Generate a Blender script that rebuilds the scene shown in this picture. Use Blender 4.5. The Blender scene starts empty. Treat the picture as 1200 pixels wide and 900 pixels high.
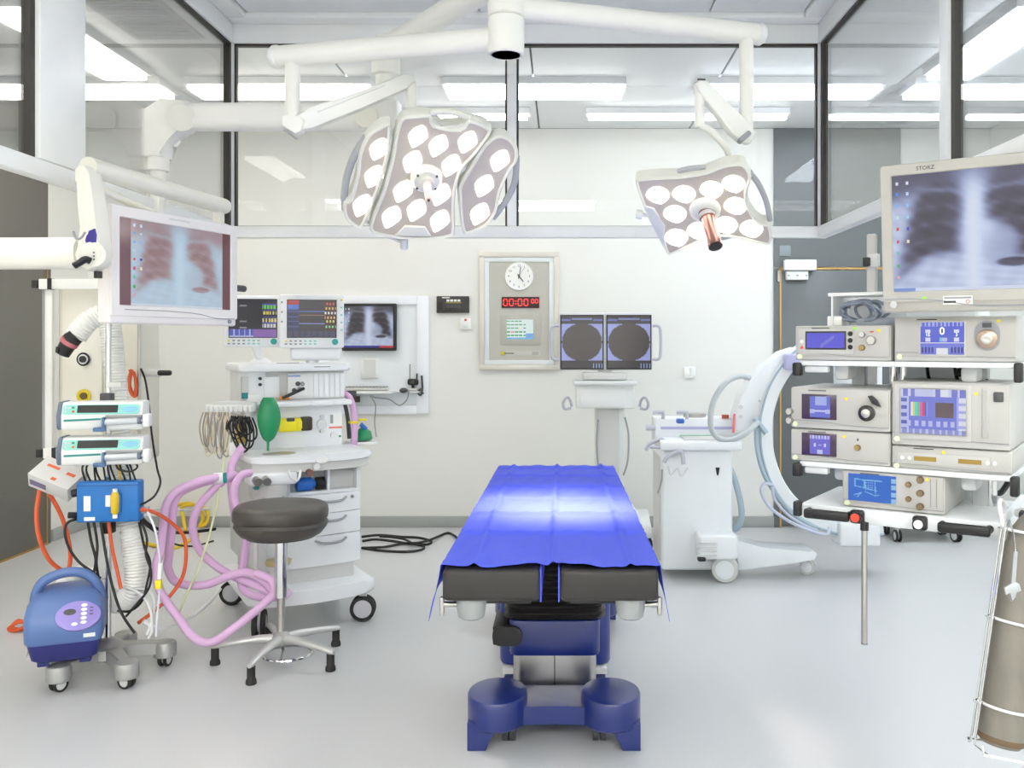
import bpy, bmesh, math, random
from mathutils import Vector, Matrix, Euler
random.seed(7)
PI = math.pi
sc = bpy.context.scene
COL = sc.collection

# ---------------------------------------------------------------- camera
F, VX, VY, CH = 1073.0, 660.0, 400.0, 1.5     # focal length in pixels, vanishing point, eye height
cam_d = bpy.data.cameras.new('camera')
cam_d.sensor_width = 36.0
cam_d.lens = F / 1200.0 * 36.0
cam_d.shift_x = -(VX - 600.0) / 1200.0
cam_d.shift_y = -(450.0 - VY) / 1200.0
cam_d.clip_start = 0.05
cam = bpy.data.objects.new('camera', cam_d)
cam.location = (0, 0, CH)
cam.rotation_euler = (PI / 2, 0, 0)
COL.objects.link(cam)
sc.camera = cam

# ---------------------------------------------------------------- world, exposure
w = bpy.data.worlds.new('world')
sc.world = w
w.use_nodes = True
w.node_tree.nodes['Background'].inputs[0].default_value = (0.9, 0.95, 1.0, 1)
w.node_tree.nodes['Background'].inputs[1].default_value = 0.3
sc.view_settings.view_transform = 'Standard'
sc.view_settings.look = 'None'
sc.view_settings.gamma = 1.0
sc.view_settings.use_curve_mapping = False
sc.view_settings.exposure = -0.24
sc.cycles.use_denoising = True
sc.cycles.max_bounces = 12
sc.cycles.diffuse_bounces = 6
sc.cycles.glossy_bounces = 5
sc.cycles.transparent_max_bounces = 16
sc.cycles.sample_clamp_indirect = 6.0
FIX_L, FIX_C, FIX_R = 11.0, 13.0, 16.0
FIX_BACK, FIX_AISLE, FILL_NEAR = 0.8, 1.9, 3.8         # light output of the ceiling fittings: left, middle, right; near rows are unseen, added as fill
SPOT_A, SPOT_B = 330.0, 300.0                 # output of the two surgical lights

# ---------------------------------------------------------------- helpers
def P(px, py, d):
    return Vector(((px - VX) / F * d, d, CH - (py - VY) / F * d))

def lin(r, g, b):
    def f(c):
        c /= 255.0
        return c / 12.92 if c <= 0.04045 else ((c + 0.055) / 1.055) ** 2.4
    return (f(r), f(g), f(b))

def V(*a):
    return Vector(a)

class MB:
    """collects shapes into one bmesh"""
    def __init__(s):
        s.bm = bmesh.new()

    def box(s, c, size, rot=None, bev=0.0, seg=2):
        M = Matrix.Translation(Vector(c))
        if rot is not None:
            M = M @ (rot.to_4x4() if isinstance(rot, Matrix) else Euler(rot).to_matrix().to_4x4())
        M = M @ Matrix.Diagonal((size[0], size[1], size[2], 1))
        r = bmesh.ops.create_cube(s.bm, size=1.0, matrix=M)
        if bev > 0:
            bev = min(bev, 0.49 * min(size))
            es = list({e for v in r['verts'] for e in v.link_edges})
            bmesh.ops.bevel(s.bm, geom=es, offset=bev, segments=seg, profile=0.5, affect='EDGES', clamp_overlap=True)
        return s

    def rings(s, rings, cap=True, close=False):
        vs = [[s.bm.verts.new(p) for p in r] for r in rings]
        n = len(vs[0])
        m = len(vs)
        for i in range(m if close else m - 1):
            a, b = vs[i], vs[(i + 1) % m]
            for j in range(n):
                k = (j + 1) % n
                s.bm.faces.new((a[j], a[k], b[k], b[j]))
        if cap and not close:
            s.bm.faces.new(list(reversed(vs[0])))
            s.bm.faces.new(vs[-1])
        return s

    def cyl(s, p0, p1, r0, r1=None, n=20):
        p0, p1 = Vector(p0), Vector(p1)
        r1 = r0 if r1 is None else r1
        d = (p1 - p0).normalized()
        u = d.orthogonal().normalized()
        v = d.cross(u)
        R = [[p + (u * math.cos(2 * PI * j / n) + v * math.sin(2 * PI * j / n)) * r for j in range(n)] for p, r in ((p0, r0), (p1, r1))]
        return s.rings(R)

    def rod(s, p0, p1, r, n=16, e=0.15):
        """cylinder with slightly rounded ends"""
        p0, p1 = Vector(p0), Vector(p1)
        d = (p1 - p0).normalized()
        q = min(r * e, (p1 - p0).length * 0.3)
        return s.tube([p0, p0 + d * q, p1 - d * q, p1], [r - q, r, r, r - q], n)

    def tube(s, pts, r, n=10, cap=True):
        pts = [Vector(p) for p in pts]
        m = len(pts)
        rs = r if isinstance(r, (list, tuple)) else [r] * m
        tang = []
        for i in range(m):
            a = pts[max(i - 1, 0)]
            b = pts[min(i + 1, m - 1)]
            t = (b - a)
            tang.append(t.normalized() if t.length > 1e-9 else Vector((0, 0, 1)))
        u = tang[0].orthogonal().normalized()
        R = []
        for i in range(m):
            t = tang[i]
            u = (u - t * u.dot(t))
            if u.length < 1e-6:
                u = t.orthogonal()
            u.normalize()
            v = t.cross(u)
            R.append([pts[i] + (u * math.cos(2 * PI * j / n) + v * math.sin(2 * PI * j / n)) * rs[i] for j in range(n)])
        return s.rings(R, cap)

    def spl(s, pts, r, n=8, sub=6, close=False):
        return s.tube(smooth(pts, sub, close), r, n)

    def ring(s, c, R, r, axis=(0, 0, 1), n=32, m=8, a0=0, a1=None):
        c = Vector(c)
        ax = Vector(axis).normalized()
        u = ax.orthogonal().normalized()
        v = ax.cross(u)
        full = a1 is None
        a1 = 2 * PI if full else a1
        rr = []
        for i in range(n if full else n + 1):
            a = a0 + (a1 - a0) * i / n
            d = u * math.cos(a) + v * math.sin(a)
            rr.append([c + d * (R + r * math.cos(2 * PI * j / m)) + ax * (r * math.sin(2 * PI * j / m)) for j in range(m)])
        return s.rings(rr, cap=not full, close=full)

    def lathe(s, prof, M=None, n=28):
        M = M or Matrix.Identity(4)
        return s.rings([[M @ Vector((r * math.cos(2 * PI * j / n), r * math.sin(2 * PI * j / n), z)) for j in range(n)] for r, z in prof])

    def prism(s, poly, z0, z1, M=None, bev=0.0, seg=2):
        """2-D outline (counter clockwise) pushed from z0 to z1 along local z"""
        M = M or Matrix.Identity(4)
        a = [s.bm.verts.new(M @ Vector((x, y, z0))) for x, y in poly]
        b = [s.bm.verts.new(M @ Vector((x, y, z1))) for x, y in poly]
        n = len(poly)
        fs = [s.bm.faces.new(list(reversed(a))), s.bm.faces.new(b)]
        for i in range(n):
            k = (i + 1) % n
            fs.append(s.bm.faces.new((a[i], a[k], b[k], b[i])))
        if bev > 0:
            es = list({e for f in fs[:2] for e in f.edges})
            bmesh.ops.bevel(s.bm, geom=es, offset=bev, segments=seg, profile=0.5, affect='EDGES', clamp_overlap=True)
        return s

    def sph(s, c, r, n=16, sc3=(1, 1, 1)):
        M = Matrix.Translation(Vector(c)) @ Matrix.Diagonal((sc3[0], sc3[1], sc3[2], 1))
        bmesh.ops.create_uvsphere(s.bm, u_segments=n, v_segments=max(6, n // 2), radius=r, matrix=M)
        return s

    def quad(s, a, b, c, d):
        s.bm.faces.new([s.bm.verts.new(Vector(p)) for p in (a, b, c, d)])
        return s

    def grid(s, fn, nu, nv):
        vs = [[s.bm.verts.new(fn(i / nu, j / nv)) for i in range(nu + 1)] for j in range(nv + 1)]
        for j in range(nv):
            for i in range(nu):
                s.bm.faces.new((vs[j][i], vs[j][i + 1], vs[j + 1][i + 1], vs[j + 1][i]))
        return s

    def mesh(s, name, shift=None, ang=40):
        if shift is not None:
            bmesh.ops.translate(s.bm, verts=s.bm.verts, vec=shift)
        bmesh.ops.recalc_face_normals(s.bm, faces=s.bm.faces)
        me = bpy.data.meshes.new(name)
        s.bm.to_mesh(me)
        s.bm.free()
        me.shade_smooth()
        me.set_sharp_from_angle(angle=math.radians(ang))
        return me

def smooth(pts, sub=6, close=False):
    """Catmull-Rom through the points"""
    p = [Vector(q) for q in pts]
    n = len(p)
    out = []
    for i in range(n if close else n - 1):
        if close:
            a, b, c, d = p[(i - 1) % n], p[i], p[(i + 1) % n], p[(i + 2) % n]
        else:
            a, b, c, d = p[max(i - 1, 0)], p[i], p[i + 1], p[min(i + 2, n - 1)]
        for k in range(sub):
            t = k / sub
            out.append(0.5 * ((2 * b) + (c - a) * t + (2 * a - 5 * b + 4 * c - d) * t * t + (3 * b - a - 3 * c + d) * t ** 3))
    if not close:
        out.append(p[-1])
    return out

def rrect(w, h, r, n=5, cx=0, cy=0):
    o = []
    for sx, sy, a in ((1, -1, -90), (1, 1, 0), (-1, 1, 90), (-1, -1, 180)):
        for k in range(n + 1):
            t = math.radians(a + 90 * k / n)
            o.append((cx + sx * (w / 2 - r) + r * math.cos(t), cy + sy * (h / 2 - r) + r * math.sin(t)))
    return o

def frame(o, x, z=None, y=None):
    """matrix with local x along x; local z near z (or local y near y)"""
    x = Vector(x).normalized()
    if z is not None:
        z = Vector(z)
        z = (z - x * z.dot(x)).normalized()
        y = z.cross(x)
    else:
        y = Vector(y)
        y = (y - x * y.dot(x)).normalized()
        z = x.cross(y)
    M = Matrix((x, y, z)).transposed().to_4x4()
    M.translation = Vector(o)
    return M

# ---------------------------------------------------------------- materials
MATS = {}
def mat(name, rgb, rough=0.45, metal=0.0, var=0.03, scale=9.0, bump=0.0, bscale=120.0, spec=0.5, coat=0.0, emit=0.0, stretch=None):
    if name in MATS:
        return MATS[name]
    m = bpy.data.materials.new(name)
    m.use_nodes = True
    nt = m.node_tree
    b = nt.nodes['Principled BSDF']
    c = lin(*rgb)
    b.inputs['Roughness'].default_value = rough
    b.inputs['Metallic'].default_value = metal
    b.inputs['Specular IOR Level'].default_value = spec
    b.inputs['Coat Weight'].default_value = coat
    b.inputs['Coat Roughness'].default_value = 0.08
    tc = nt.nodes.new('ShaderNodeTexCoord')
    mp = nt.nodes.new('ShaderNodeMapping')
    if stretch:
        mp.inputs['Scale'].default_value = stretch
    nt.links.new(tc.outputs['Object'], mp.inputs['Vector'])
    n = nt.nodes.new('ShaderNodeTexNoise')
    n.inputs['Scale'].default_value = scale
    n.inputs['Detail'].default_value = 3
    nt.links.new(mp.outputs[0], n.inputs['Vector'])
    mx = nt.nodes.new('ShaderNodeMix')
    mx.data_type = 'RGBA'
    mx.inputs['A'].default_value = tuple(x * (1 - var) for x in c) + (1,)
    mx.inputs['B'].default_value = tuple(min(1, x * (1 + var)) for x in c) + (1,)
    nt.links.new(n.outputs['Fac'], mx.inputs['Factor'])
    nt.links.new(mx.outputs['Result'], b.inputs['Base Color'])
    if emit > 0:
        nt.links.new(mx.outputs['Result'], b.inputs['Emission Color'])
        b.inputs['Emission Strength'].default_value = emit
    if bump > 0:
        n2 = nt.nodes.new('ShaderNodeTexNoise')
        n2.inputs['Scale'].default_value = bscale
        n2.inputs['Detail'].default_value = 4
        nt.links.new(mp.outputs[0], n2.inputs['Vector'])
        bp = nt.nodes.new('ShaderNodeBump')
        bp.inputs['Strength'].default_value = bump
        bp.inputs['Distance'].default_value = 0.01
        nt.links.new(n2.outputs['Fac'], bp.inputs['Height'])
        nt.links.new(bp.outputs[0], b.inputs['Normal'])
    MATS[name] = m
    return m

def glass_mat(name, tint, ior=1.5, rough=0.0, gloss=1.0):
    m = bpy.data.materials.new(name)
    m.use_nodes = True
    nt = m.node_tree
    nt.nodes.remove(nt.nodes['Principled BSDF'])
    out = nt.nodes['Material Output']
    tr = nt.nodes.new('ShaderNodeBsdfTransparent')
    tr.inputs[0].default_value = (*tint, 1)
    gl = nt.nodes.new('ShaderNodeBsdfGlossy')
    gl.inputs['Roughness'].default_value = rough
    fr = nt.nodes.new('ShaderNodeFresnel')
    fr.inputs[0].default_value = ior
    mu = nt.nodes.new('ShaderNodeMath')
    mu.operation = 'MULTIPLY'
    mu.inputs[1].default_value = gloss
    nt.links.new(fr.outputs[0], mu.inputs[0])
    mx = nt.nodes.new('ShaderNodeMixShader')
    nt.links.new(mu.outputs[0], mx.inputs[0])
    nt.links.new(tr.outputs[0], mx.inputs[1])
    nt.links.new(gl.outputs[0], mx.inputs[2])
    nt.links.new(mx.outputs[0], out.inputs[0])
    return m

def emit_mat(name, rgb, strength):
    m = bpy.data.materials.new(name)
    m.use_nodes = True
    nt = m.node_tree
    b = nt.nodes['Principled BSDF']
    b.inputs['Base Color'].default_value = (*lin(*rgb), 1)
    b.inputs['Emission Color'].default_value = (*lin(*rgb), 1)
    b.inputs['Emission Strength'].default_value = strength
    return m

def screen_mat(name='screen_image', strength=0.95):
    if name in MATS:
        return MATS[name]
    m = bpy.data.materials.new(name)
    m.use_nodes = True
    nt = m.node_tree
    b = nt.nodes['Principled BSDF']
    at = nt.nodes.new('ShaderNodeAttribute')
    at.attribute_name = 'picture'
    b.inputs['Base Color'].default_value = (0.01, 0.01, 0.012, 1)
    b.inputs['Roughness'].default_value = 0.15
    nt.links.new(at.outputs['Color'], b.inputs['Emission Color'])
    b.inputs['Emission Strength'].default_value = strength
    MATS[name] = m
    return m

WHITE = mat('white_enamel', (238, 238, 234), 0.35)
IVORY = mat('ivory_enamel', (238, 237, 231), 0.35)
PLAST = mat('white_plastic', (232, 233, 232), 0.42)
GREYP = mat('light_grey_plastic', (205, 205, 202), 0.45)
WARMG = mat('warm_grey_device', (206, 204, 196), 0.42)
LGREY = mat('pale_grey_paint', (214, 216, 216), 0.4)
MGREY = mat('mid_grey_plastic', (150, 152, 154), 0.5)
DGREY = mat('dark_grey_plastic', (70, 70, 72), 0.5)
BLACK = mat('black_plastic', (22, 21, 21), 0.45)
RUBBER = mat('black_rubber', (34, 32, 31), 0.7)
CHROME = mat('chrome', (225, 225, 225), 0.12, 1.0)
STEEL = mat('brushed_steel', (190, 188, 184), 0.32, 1.0, 0.06, 30, stretch=(1, 1, 12))
ALU = mat('anodised_aluminium', (196, 197, 198), 0.38, 0.85)
GOLDL = mat('brass_edge', (196, 160, 96), 0.35, 0.8)
YEL = mat('yellow_sticker', (232, 214, 40), 0.5)
RED = mat('red_plastic', (206, 52, 36), 0.4)
ORANGE = mat('orange_rubber', (205, 86, 42), 0.5)
YELC = mat('yellow_cable', (222, 186, 40), 0.5)
GREEN = mat('green_rubber', (24, 132, 84), 0.4)
TEAL = mat('teal_plastic', (140, 210, 200), 0.45)
TEALD = mat('dark_teal_plastic', (16, 130, 128), 0.45)
PAPER = mat('white_label', (240, 240, 236), 0.6)
INK = mat('dark_print', (52, 52, 56), 0.6)
BLUEB = mat('bright_blue_box', (20, 104, 176), 0.38)

# ---------------------------------------------------------------- objects
def props(o, label=None, cat=None, group=None, kind=None):
    if label: o['label'] = label
    if cat: o['category'] = cat
    if group: o['group'] = group
    if kind: o['kind'] = kind
    return o

class T:
    """a thing: an Empty that parents its parts"""
    def __init__(s, name, label, cat, loc=(0, 0, 0), rz=0.0, group=None, kind=None):
        s.o = bpy.data.objects.new(name, None)
        s.o.empty_display_size = 0.1
        COL.objects.link(s.o)
        s.o.location = loc
        s.o.rotation_euler = (0, 0, rz)
        s.M = Matrix.Translation(Vector(loc)) @ Matrix.Rotation(rz, 4, 'Z')
        s.I = s.M.inverted()
        props(s.o, label, cat, group, kind)

    def l(s, p):
        return s.I @ Vector(p)

    def p(s, px, py, d):
        return s.I @ P(px, py, d)

    def part(s, name, mb, m, parent=None, label=None, ang=40, kind=None):
        me = mb.mesh(name, ang=ang) if isinstance(mb, MB) else mb
        if m is not None:
            me.materials.append(m) if len(me.materials) == 0 else None
        o = bpy.data.objects.new(name, me)
        COL.objects.link(o)
        o.parent = parent or s.o
        props(o, label, kind=kind)
        return o

def bottom_centre(bm):
    xs = [v.co for v in bm.verts]
    a = [min(c[i] for c in xs) for i in range(3)]
    b = [max(c[i] for c in xs) for i in range(3)]
    return Vector(((a[0] + b[0]) / 2, (a[1] + b[1]) / 2, a[2]))

def single(name, mb, m, label, cat, group=None, kind=None, ang=40):
    c = bottom_centre(mb.bm)
    me = mb.mesh(name, shift=-c, ang=ang)
    me.materials.append(m)
    o = bpy.data.objects.new(name, me)
    o.location = c
    COL.objects.link(o)
    return props(o, label, cat, group, kind)

def struct(name, mb, m, ang=30):
    return single(name, mb, m, None, None, kind='structure', ang=ang)

def subpart(name, mb, m, parent, ang=40, kind=None):
    """mesh in world coordinates put under an un-rotated parent mesh"""
    me = mb.mesh(name, ang=ang, shift=-parent.location if parent.parent is None else None)
    me.materials.append(m)
    o = bpy.data.objects.new(name, me)
    COL.objects.link(o)
    o.parent = parent
    if kind: o['kind'] = kind
    return o

def share(o, parent, loc, name=None, rot=None):
    """a copy of a piece with the same mesh"""
    c = bpy.data.objects.new(name or o.name.split('.')[0], o.data)
    COL.objects.link(c)
    c.parent = parent
    c.location = loc
    if rot is not None: c.rotation_euler = rot
    return c

def copy_tree(o, parent=None, loc=None, rz=None, label=None):
    c = o.copy()
    COL.objects.link(c)
    c.parent = parent
    if loc is not None: c.location = loc
    if rz is not None: c.rotation_euler = (0, 0, rz)
    if label: c['label'] = label
    for ch in list(o.children):
        copy_tree(ch, c)
    return c

_font_cache = {}
def text_mesh(body, size, depth=0.0006):
    cu = bpy.data.curves.new('lettering', 'FONT')
    cu.body = body
    cu.size = size
    cu.extrude = depth
    cu.resolution_u = 2
    cu.align_x = 'CENTER'
    cu.align_y = 'CENTER'
    o = bpy.data.objects.new('lettering', cu)
    COL.objects.link(o)
    dg = bpy.context.evaluated_depsgraph_get()
    me = bpy.data.meshes.new_from_object(o.evaluated_get(dg))
    bpy.data.objects.remove(o)
    bpy.data.curves.remove(cu)
    return me

def text(body, size, M, parent, m, name='lettering', depth=0.0006):
    """flat lettering; local x to the right, local y up, facing local z"""
    me = text_mesh(body, size, depth)
    me.transform(M)
    me.materials.clear()
    me.materials.append(m)
    o = bpy.data.objects.new(name, me)
    COL.objects.link(o)
    o.parent = parent
    return o

def picture(name, w, h, nx, ny, fn, M, parent, strength=0.95):
    """a lit screen: a fine grid whose cells carry the colours of the display; fn(u, v) gives sRGB, v upwards"""
    bm = bmesh.new()
    vs = [[bm.verts.new(M @ Vector(((i / nx - 0.5) * w, (j / ny - 0.5) * h, 0))) for i in range(nx + 1)] for j in range(ny + 1)]
    cols = []
    for j in range(ny):
        for i in range(nx):
            bm.faces.new((vs[j][i], vs[j][i + 1], vs[j + 1][i + 1], vs[j + 1][i]))
            c = fn((i + 0.5) / nx, (j + 0.5) / ny)
            c = lin(*[max(0, min(255, q)) for q in c]) + (1.0,)
            cols += c * 4
    me = bpy.data.meshes.new(name)
    bm.to_mesh(me)
    bm.free()
    a = me.color_attributes.new('picture', 'FLOAT_COLOR', 'CORNER')
    a.data.foreach_set('color', cols)
    me.materials.append(screen_mat('screen_image_%d' % round(strength * 100), strength))
    o = bpy.data.objects.new(name, me)
    COL.objects.link(o)
    o.parent = parent
    return o

def caster(t, x, y, r, ang=0.0, w=0.022, hub=None, tyre=None, fork=None, gap=0.012, top=None):
    """twin-wheel caster; fork is the part, the two wheels its sub-parts"""
    hub, tyre, fork = hub or LGREY, tyre or RUBBER, fork or LGREY
    d = Vector((math.cos(ang), math.sin(ang), 0))
    c = Vector((x, y, r))
    top = top or 2 * r + 0.02
    m = MB()
    m.cyl(c + V(0, 0, r * 0.55), V(x, y, top), r * 0.3, n=14)
    m.cyl(c - d * (gap * 0.45), c + d * (gap * 0.45), r * 0.62, n=18)
    fk = t.part('caster', m, fork)
    for s in (-1, 1):
        a, b = c + d * (s * gap * 0.5), c + d * (s * (gap * 0.5 + w))
        q = MB()
        ax = (b - a).normalized()
        M = frame(a, ax.orthogonal(), z=ax)
        L = (b - a).length
        q.lathe([(r * 0.7, 0), (r * 0.94, 0), (r, L * 0.25), (r, L * 0.75), (r * 0.94, L), (r * 0.72, L), (r * 0.7, L * 0.8)], M)
        wh = t.part('wheel', q, tyre, fk)
        q = MB().lathe([(r * 0.71, 0.001), (r * 0.71, L * 0.85), (r * 0.55, L * 0.97), (r * 0.12, L * 1.0), (0.001, L * 1.0)], M)
        t.part('hub', q, hub, fk)
    return fk
# ================================================================ the room
XL, XR, YB, YF, ZC = -3.84, 3.45, 7.4, -2.4, 3.22
M_WALL = mat('wall_paint', (229, 229, 224), 0.5, var=0.012, scale=2, bump=0.02, bscale=60)
M_FLOOR = mat('vinyl_floor', (198, 199, 200), 0.30, var=0.06, scale=140, spec=0.45)
M_CEIL = mat('ceiling_metal', (240, 241, 241), 0.5, var=0.01)
M_BASE = mat('vinyl_skirting', (160, 163, 160), 0.45)
M_DARK = mat('dark_door_laminate', (98, 96, 90), 0.38, var=0.03, scale=4)
M_DARKB = mat('dark_door_laminate_back', (96, 100, 101), 0.35, var=0.03, scale=4)
M_FRAME = mat('white_frame_paint', (247, 248, 247), 0.35)
M_SEAL = mat('dark_glazing_seal', (46, 42, 38), 0.5)
M_GLASS = glass_mat('hood_glass', (0.98, 0.985, 0.985), 1.5, 0.0, 0.62)

t = 0.12
struct('floor', MB().box(((XL + XR) / 2, (YF + YB) / 2, -0.05), (XR - XL + 2 * t, YB - YF + 2 * t, 0.1)), M_FLOOR)
struct('wall_back', MB().box(((XL + XR) / 2, YB + t / 2, ZC / 2), (XR - XL, t, ZC)), M_WALL)
struct('wall_left', MB().box((XL - t / 2, (YF + YB) / 2, ZC / 2), (t, YB - YF, ZC)), M_WALL)
struct('wall_right', MB().box((XR + t / 2, (YF + YB) / 2, ZC / 2), (t, YB - YF, ZC)), M_WALL)
struct('wall_front', MB().box(((XL + XR) / 2, YF - t / 2, ZC / 2), (XR - XL, t, ZC)), M_WALL)
# ceiling and its metal panels with open joints
ceil = struct('ceiling', MB().box(((XL + XR) / 2, (YF + YB) / 2, ZC + 0.07), (XR - XL + 2 * t, YB - YF + 2 * t, 0.1)), mat('ceiling_void', (120, 122, 124), 0.7))
nx, ny = 6, 8
pw, pd = (XR - XL) / nx, (YB - YF) / ny
pm = MB().box((0, 0, 0), (pw - 0.012, pd - 0.012, 0.02), bev=0.003, seg=1)
pme = pm.mesh('ceiling_panel')
pme.materials.append(M_CEIL)
for i in range(nx):
    for j in range(ny):
        o = bpy.data.objects.new('ceiling_panel', pme)
        COL.objects.link(o)
        o.parent = ceil
        o.location = Vector((XL + (i + 0.5) * pw, YF + (j + 0.5) * pd, ZC + 0.01)) - ceil.location
# skirting
def skirt(name, c, s):
    struct(name, MB().box(c, s, bev=0.006), M_BASE)
skirt('baseboard_back', ((XL + 1.70) / 2, YB - 0.012, 0.045), (1.70 - XL, 0.024, 0.09))
skirt('baseboard_back_right', ((2.72 + XR) / 2, YB - 0.012, 0.045), (XR - 2.72, 0.024, 0.09))
skirt('baseboard_left', (XL + 0.012, (6.86 + YB) / 2, 0.045), (0.024, YB - 6.86, 0.09))
skirt('baseboard_left_near', (XL + 0.012, (YF + 4.7) / 2, 0.045), (0.024, 4.7 - YF, 0.09))
skirt('baseboard_right', (XR - 0.012, (YF + YB) / 2, 0.045), (0.024, YB - YF, 0.09))
skirt('baseboard_front', ((XL + XR) / 2, YF + 0.012, 0.045), (XR - XL, 0.024, 0.09))

# dark sliding door on the left wall
d = T('door_1', None, None, (XL, 5.76, 0), kind='structure')
d.part('wall_panel', MB().box((0.010, 0, 2.63), (0.02, 2.06, 1.15)), M_DARK)
d.part('door_leaf', MB().box((0.015, 0, 1.025), (0.03, 2.00, 2.03), bev=0.004), M_DARK)
d.part('door_frame', MB().box((0.012, 1.03, 1.02), (0.024, 0.06, 2.04)).box((0.012, -1.03, 1.02), (0.024, 0.06, 2.04)), M_DARK)
e = MB().box((0.032, 0.995, 1.02), (0.006, 0.012, 2.04)).box((0.032, -0.995, 1.02), (0.006, 0.012, 2.04))
e.box((0.032, 0, 0.008), (0.012, 2.0, 0.012)).box((0.032, 0, 2.045), (0.006, 2.0, 0.01))
d.part('brass_edge', e, GOLDL)
d.part('sliding_rail', MB().box((0.045, 0, 2.10), (0.05, 2.02, 0.07), bev=0.006), ALU)

# dark door in the back wall, right
x0, x1 = 1.70, 2.72
d = T('door_2', None, None, ((x0 + x1) / 2, YB, 0), kind='structure')
hw = (x1 - x0) / 2
d.part('wall_panel', MB().box((0, -0.011, (2.10 + ZC) / 2), (2 * hw, 0.022, ZC - 2.10 - 0.004)), M_DARKB)
d.part('door_frame', MB().box((-hw + 0.022, -0.011, 1.045), (0.044, 0.022, 2.09)).box((hw - 0.022, -0.011, 1.045), (0.044, 0.022, 2.09)), M_DARKB)
d.part('door_leaf', MB().box((0, -0.014, 1.042), (2 * hw - 0.11, 0.028, 2.06), bev=0.003), M_DARKB)
e = MB()
for s in (-1, 1):
    e.box((s * (hw - 0.05), -0.018, 1.045), (0.012, 0.022, 2.09))
e.box((0, -0.018, 2.086), (2 * hw - 0.09, 0.022, 0.012))
d.part('brass_edge', e, GOLDL)
h = d.part('door_handle', MB().tube([(hw - 0.13, -0.028, 1.05), (hw - 0.13, -0.075, 1.05), (hw - 0.25, -0.075, 1.05)], 0.009), STEEL)
d.part('hinge', MB().cyl((-hw + 0.035, -0.03, 1.98), (-hw + 0.035, -0.03, 2.07), 0.012), STEEL)
d.part('hinge', MB().cyl((-hw + 0.035, -0.03, 0.25), (-hw + 0.035, -0.03, 0.34), 0.012), STEEL)

dc = T('door_closer', 'white box door closer above the dark door in the back wall', 'door closer', P(933, 320, YB - 0.03))
dc.part('closer_body', MB().box((0.02, -0.035, 0.06), (0.255, 0.07, 0.085), bev=0.008), WHITE)
dc.part('cover_plate', MB().box((0.0, -0.022, -0.022), (0.175, 0.044, 0.07), bev=0.005), PLAST)
for sx in (-0.07, 0, 0.07):
    dc.part('screw', MB().cyl((sx, -0.044, -0.022), (sx, -0.049, -0.022), 0.007, n=10), MGREY)

single('warning_plate', MB().box(P(920, 294, YB - 0.026), (0.09, 0.006, 0.085), bev=0.002), mat('plate_grey', (128, 140, 142), 0.4),
       'small pale grey plate stuck above the white door closer', 'sign')

# ---------------------------------------------------------------- laminar airflow hood with glass skirt
HX0, HX1, HY0, HY1, HZ0, HZ1 = -1.757, 1.365, -0.5, 4.83, 2.045, 3.2
hood = T('airflow_hood', 'white framed glass skirt hanging from the ceiling around the operating area', 'airflow hood', ((HX0 + HX1) / 2, (HY0 + HY1) / 2, HZ0))
def hp(name, m, material):
    """hood part given in world coordinates"""
    bmesh.ops.transform(m.bm, matrix=hood.I, verts=m.bm.verts)
    return hood.part(name, m, material, ang=30)
RT = 0.055       # frame thickness
hp('bottom_rail', MB().box(((HX0 + HX1) / 2, HY1, HZ0 + 0.03), (HX1 - HX0 + RT, RT, 0.06), bev=0.006), M_FRAME)
hp('bottom_rail', MB().box((HX0, (HY0 + HY1) / 2, HZ0 + 0.03), (RT, HY1 - HY0 - RT, 0.06), bev=0.006), M_FRAME)
hp('bottom_rail', MB().box((HX1, (HY0 + HY1) / 2, HZ0 + 0.03), (RT, HY1 - HY0 - RT, 0.06), bev=0.006), M_FRAME)
hp('bottom_rail', MB().box(((HX0 + HX1) / 2, HY0, HZ0 + 0.03), (HX1 - HX0 + RT, RT, 0.06), bev=0.006), M_FRAME)
for nme, c, s in (('top_rail', ((HX0 + HX1) / 2, HY1, 3.14), (HX1 - HX0 + RT, RT, 0.15)), ('top_rail', (HX0, (HY0 + HY1) / 2, 3.14), (RT, HY1 - HY0 - RT, 0.15)),
                  ('top_rail', (HX1, (HY0 + HY1) / 2, 3.14), (RT, HY1 - HY0 - RT, 0.15)), ('top_rail', ((HX0 + HX1) / 2, HY0, 3.14), (HX1 - HX0 + RT, RT, 0.15))):
    hp(nme, MB().box(c, s, bev=0.006), M_FRAME)
# cornice strip inside the top rails
cw = 0.10
for c, s in ((((HX0 + HX1) / 2, HY1 - RT / 2 - cw / 2, 3.185), (HX1 - HX0 - RT, cw, 0.05)), ((HX0 + RT / 2 + cw / 2, (HY0 + HY1) / 2, 3.185), (cw, HY1 - HY0 - 2 * cw - RT, 0.05)),
             ((HX1 - RT / 2 - cw / 2, (HY0 + HY1) / 2, 3.185), (cw, HY1 - HY0 - 2 * cw - RT, 0.05)), (((HX0 + HX1) / 2, HY0 + RT / 2 + cw / 2, 3.185), (HX1 - HX0 - RT, cw, 0.05))):
    hp('cornice', MB().box(c, s, bev=0.012), M_FRAME)
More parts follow.
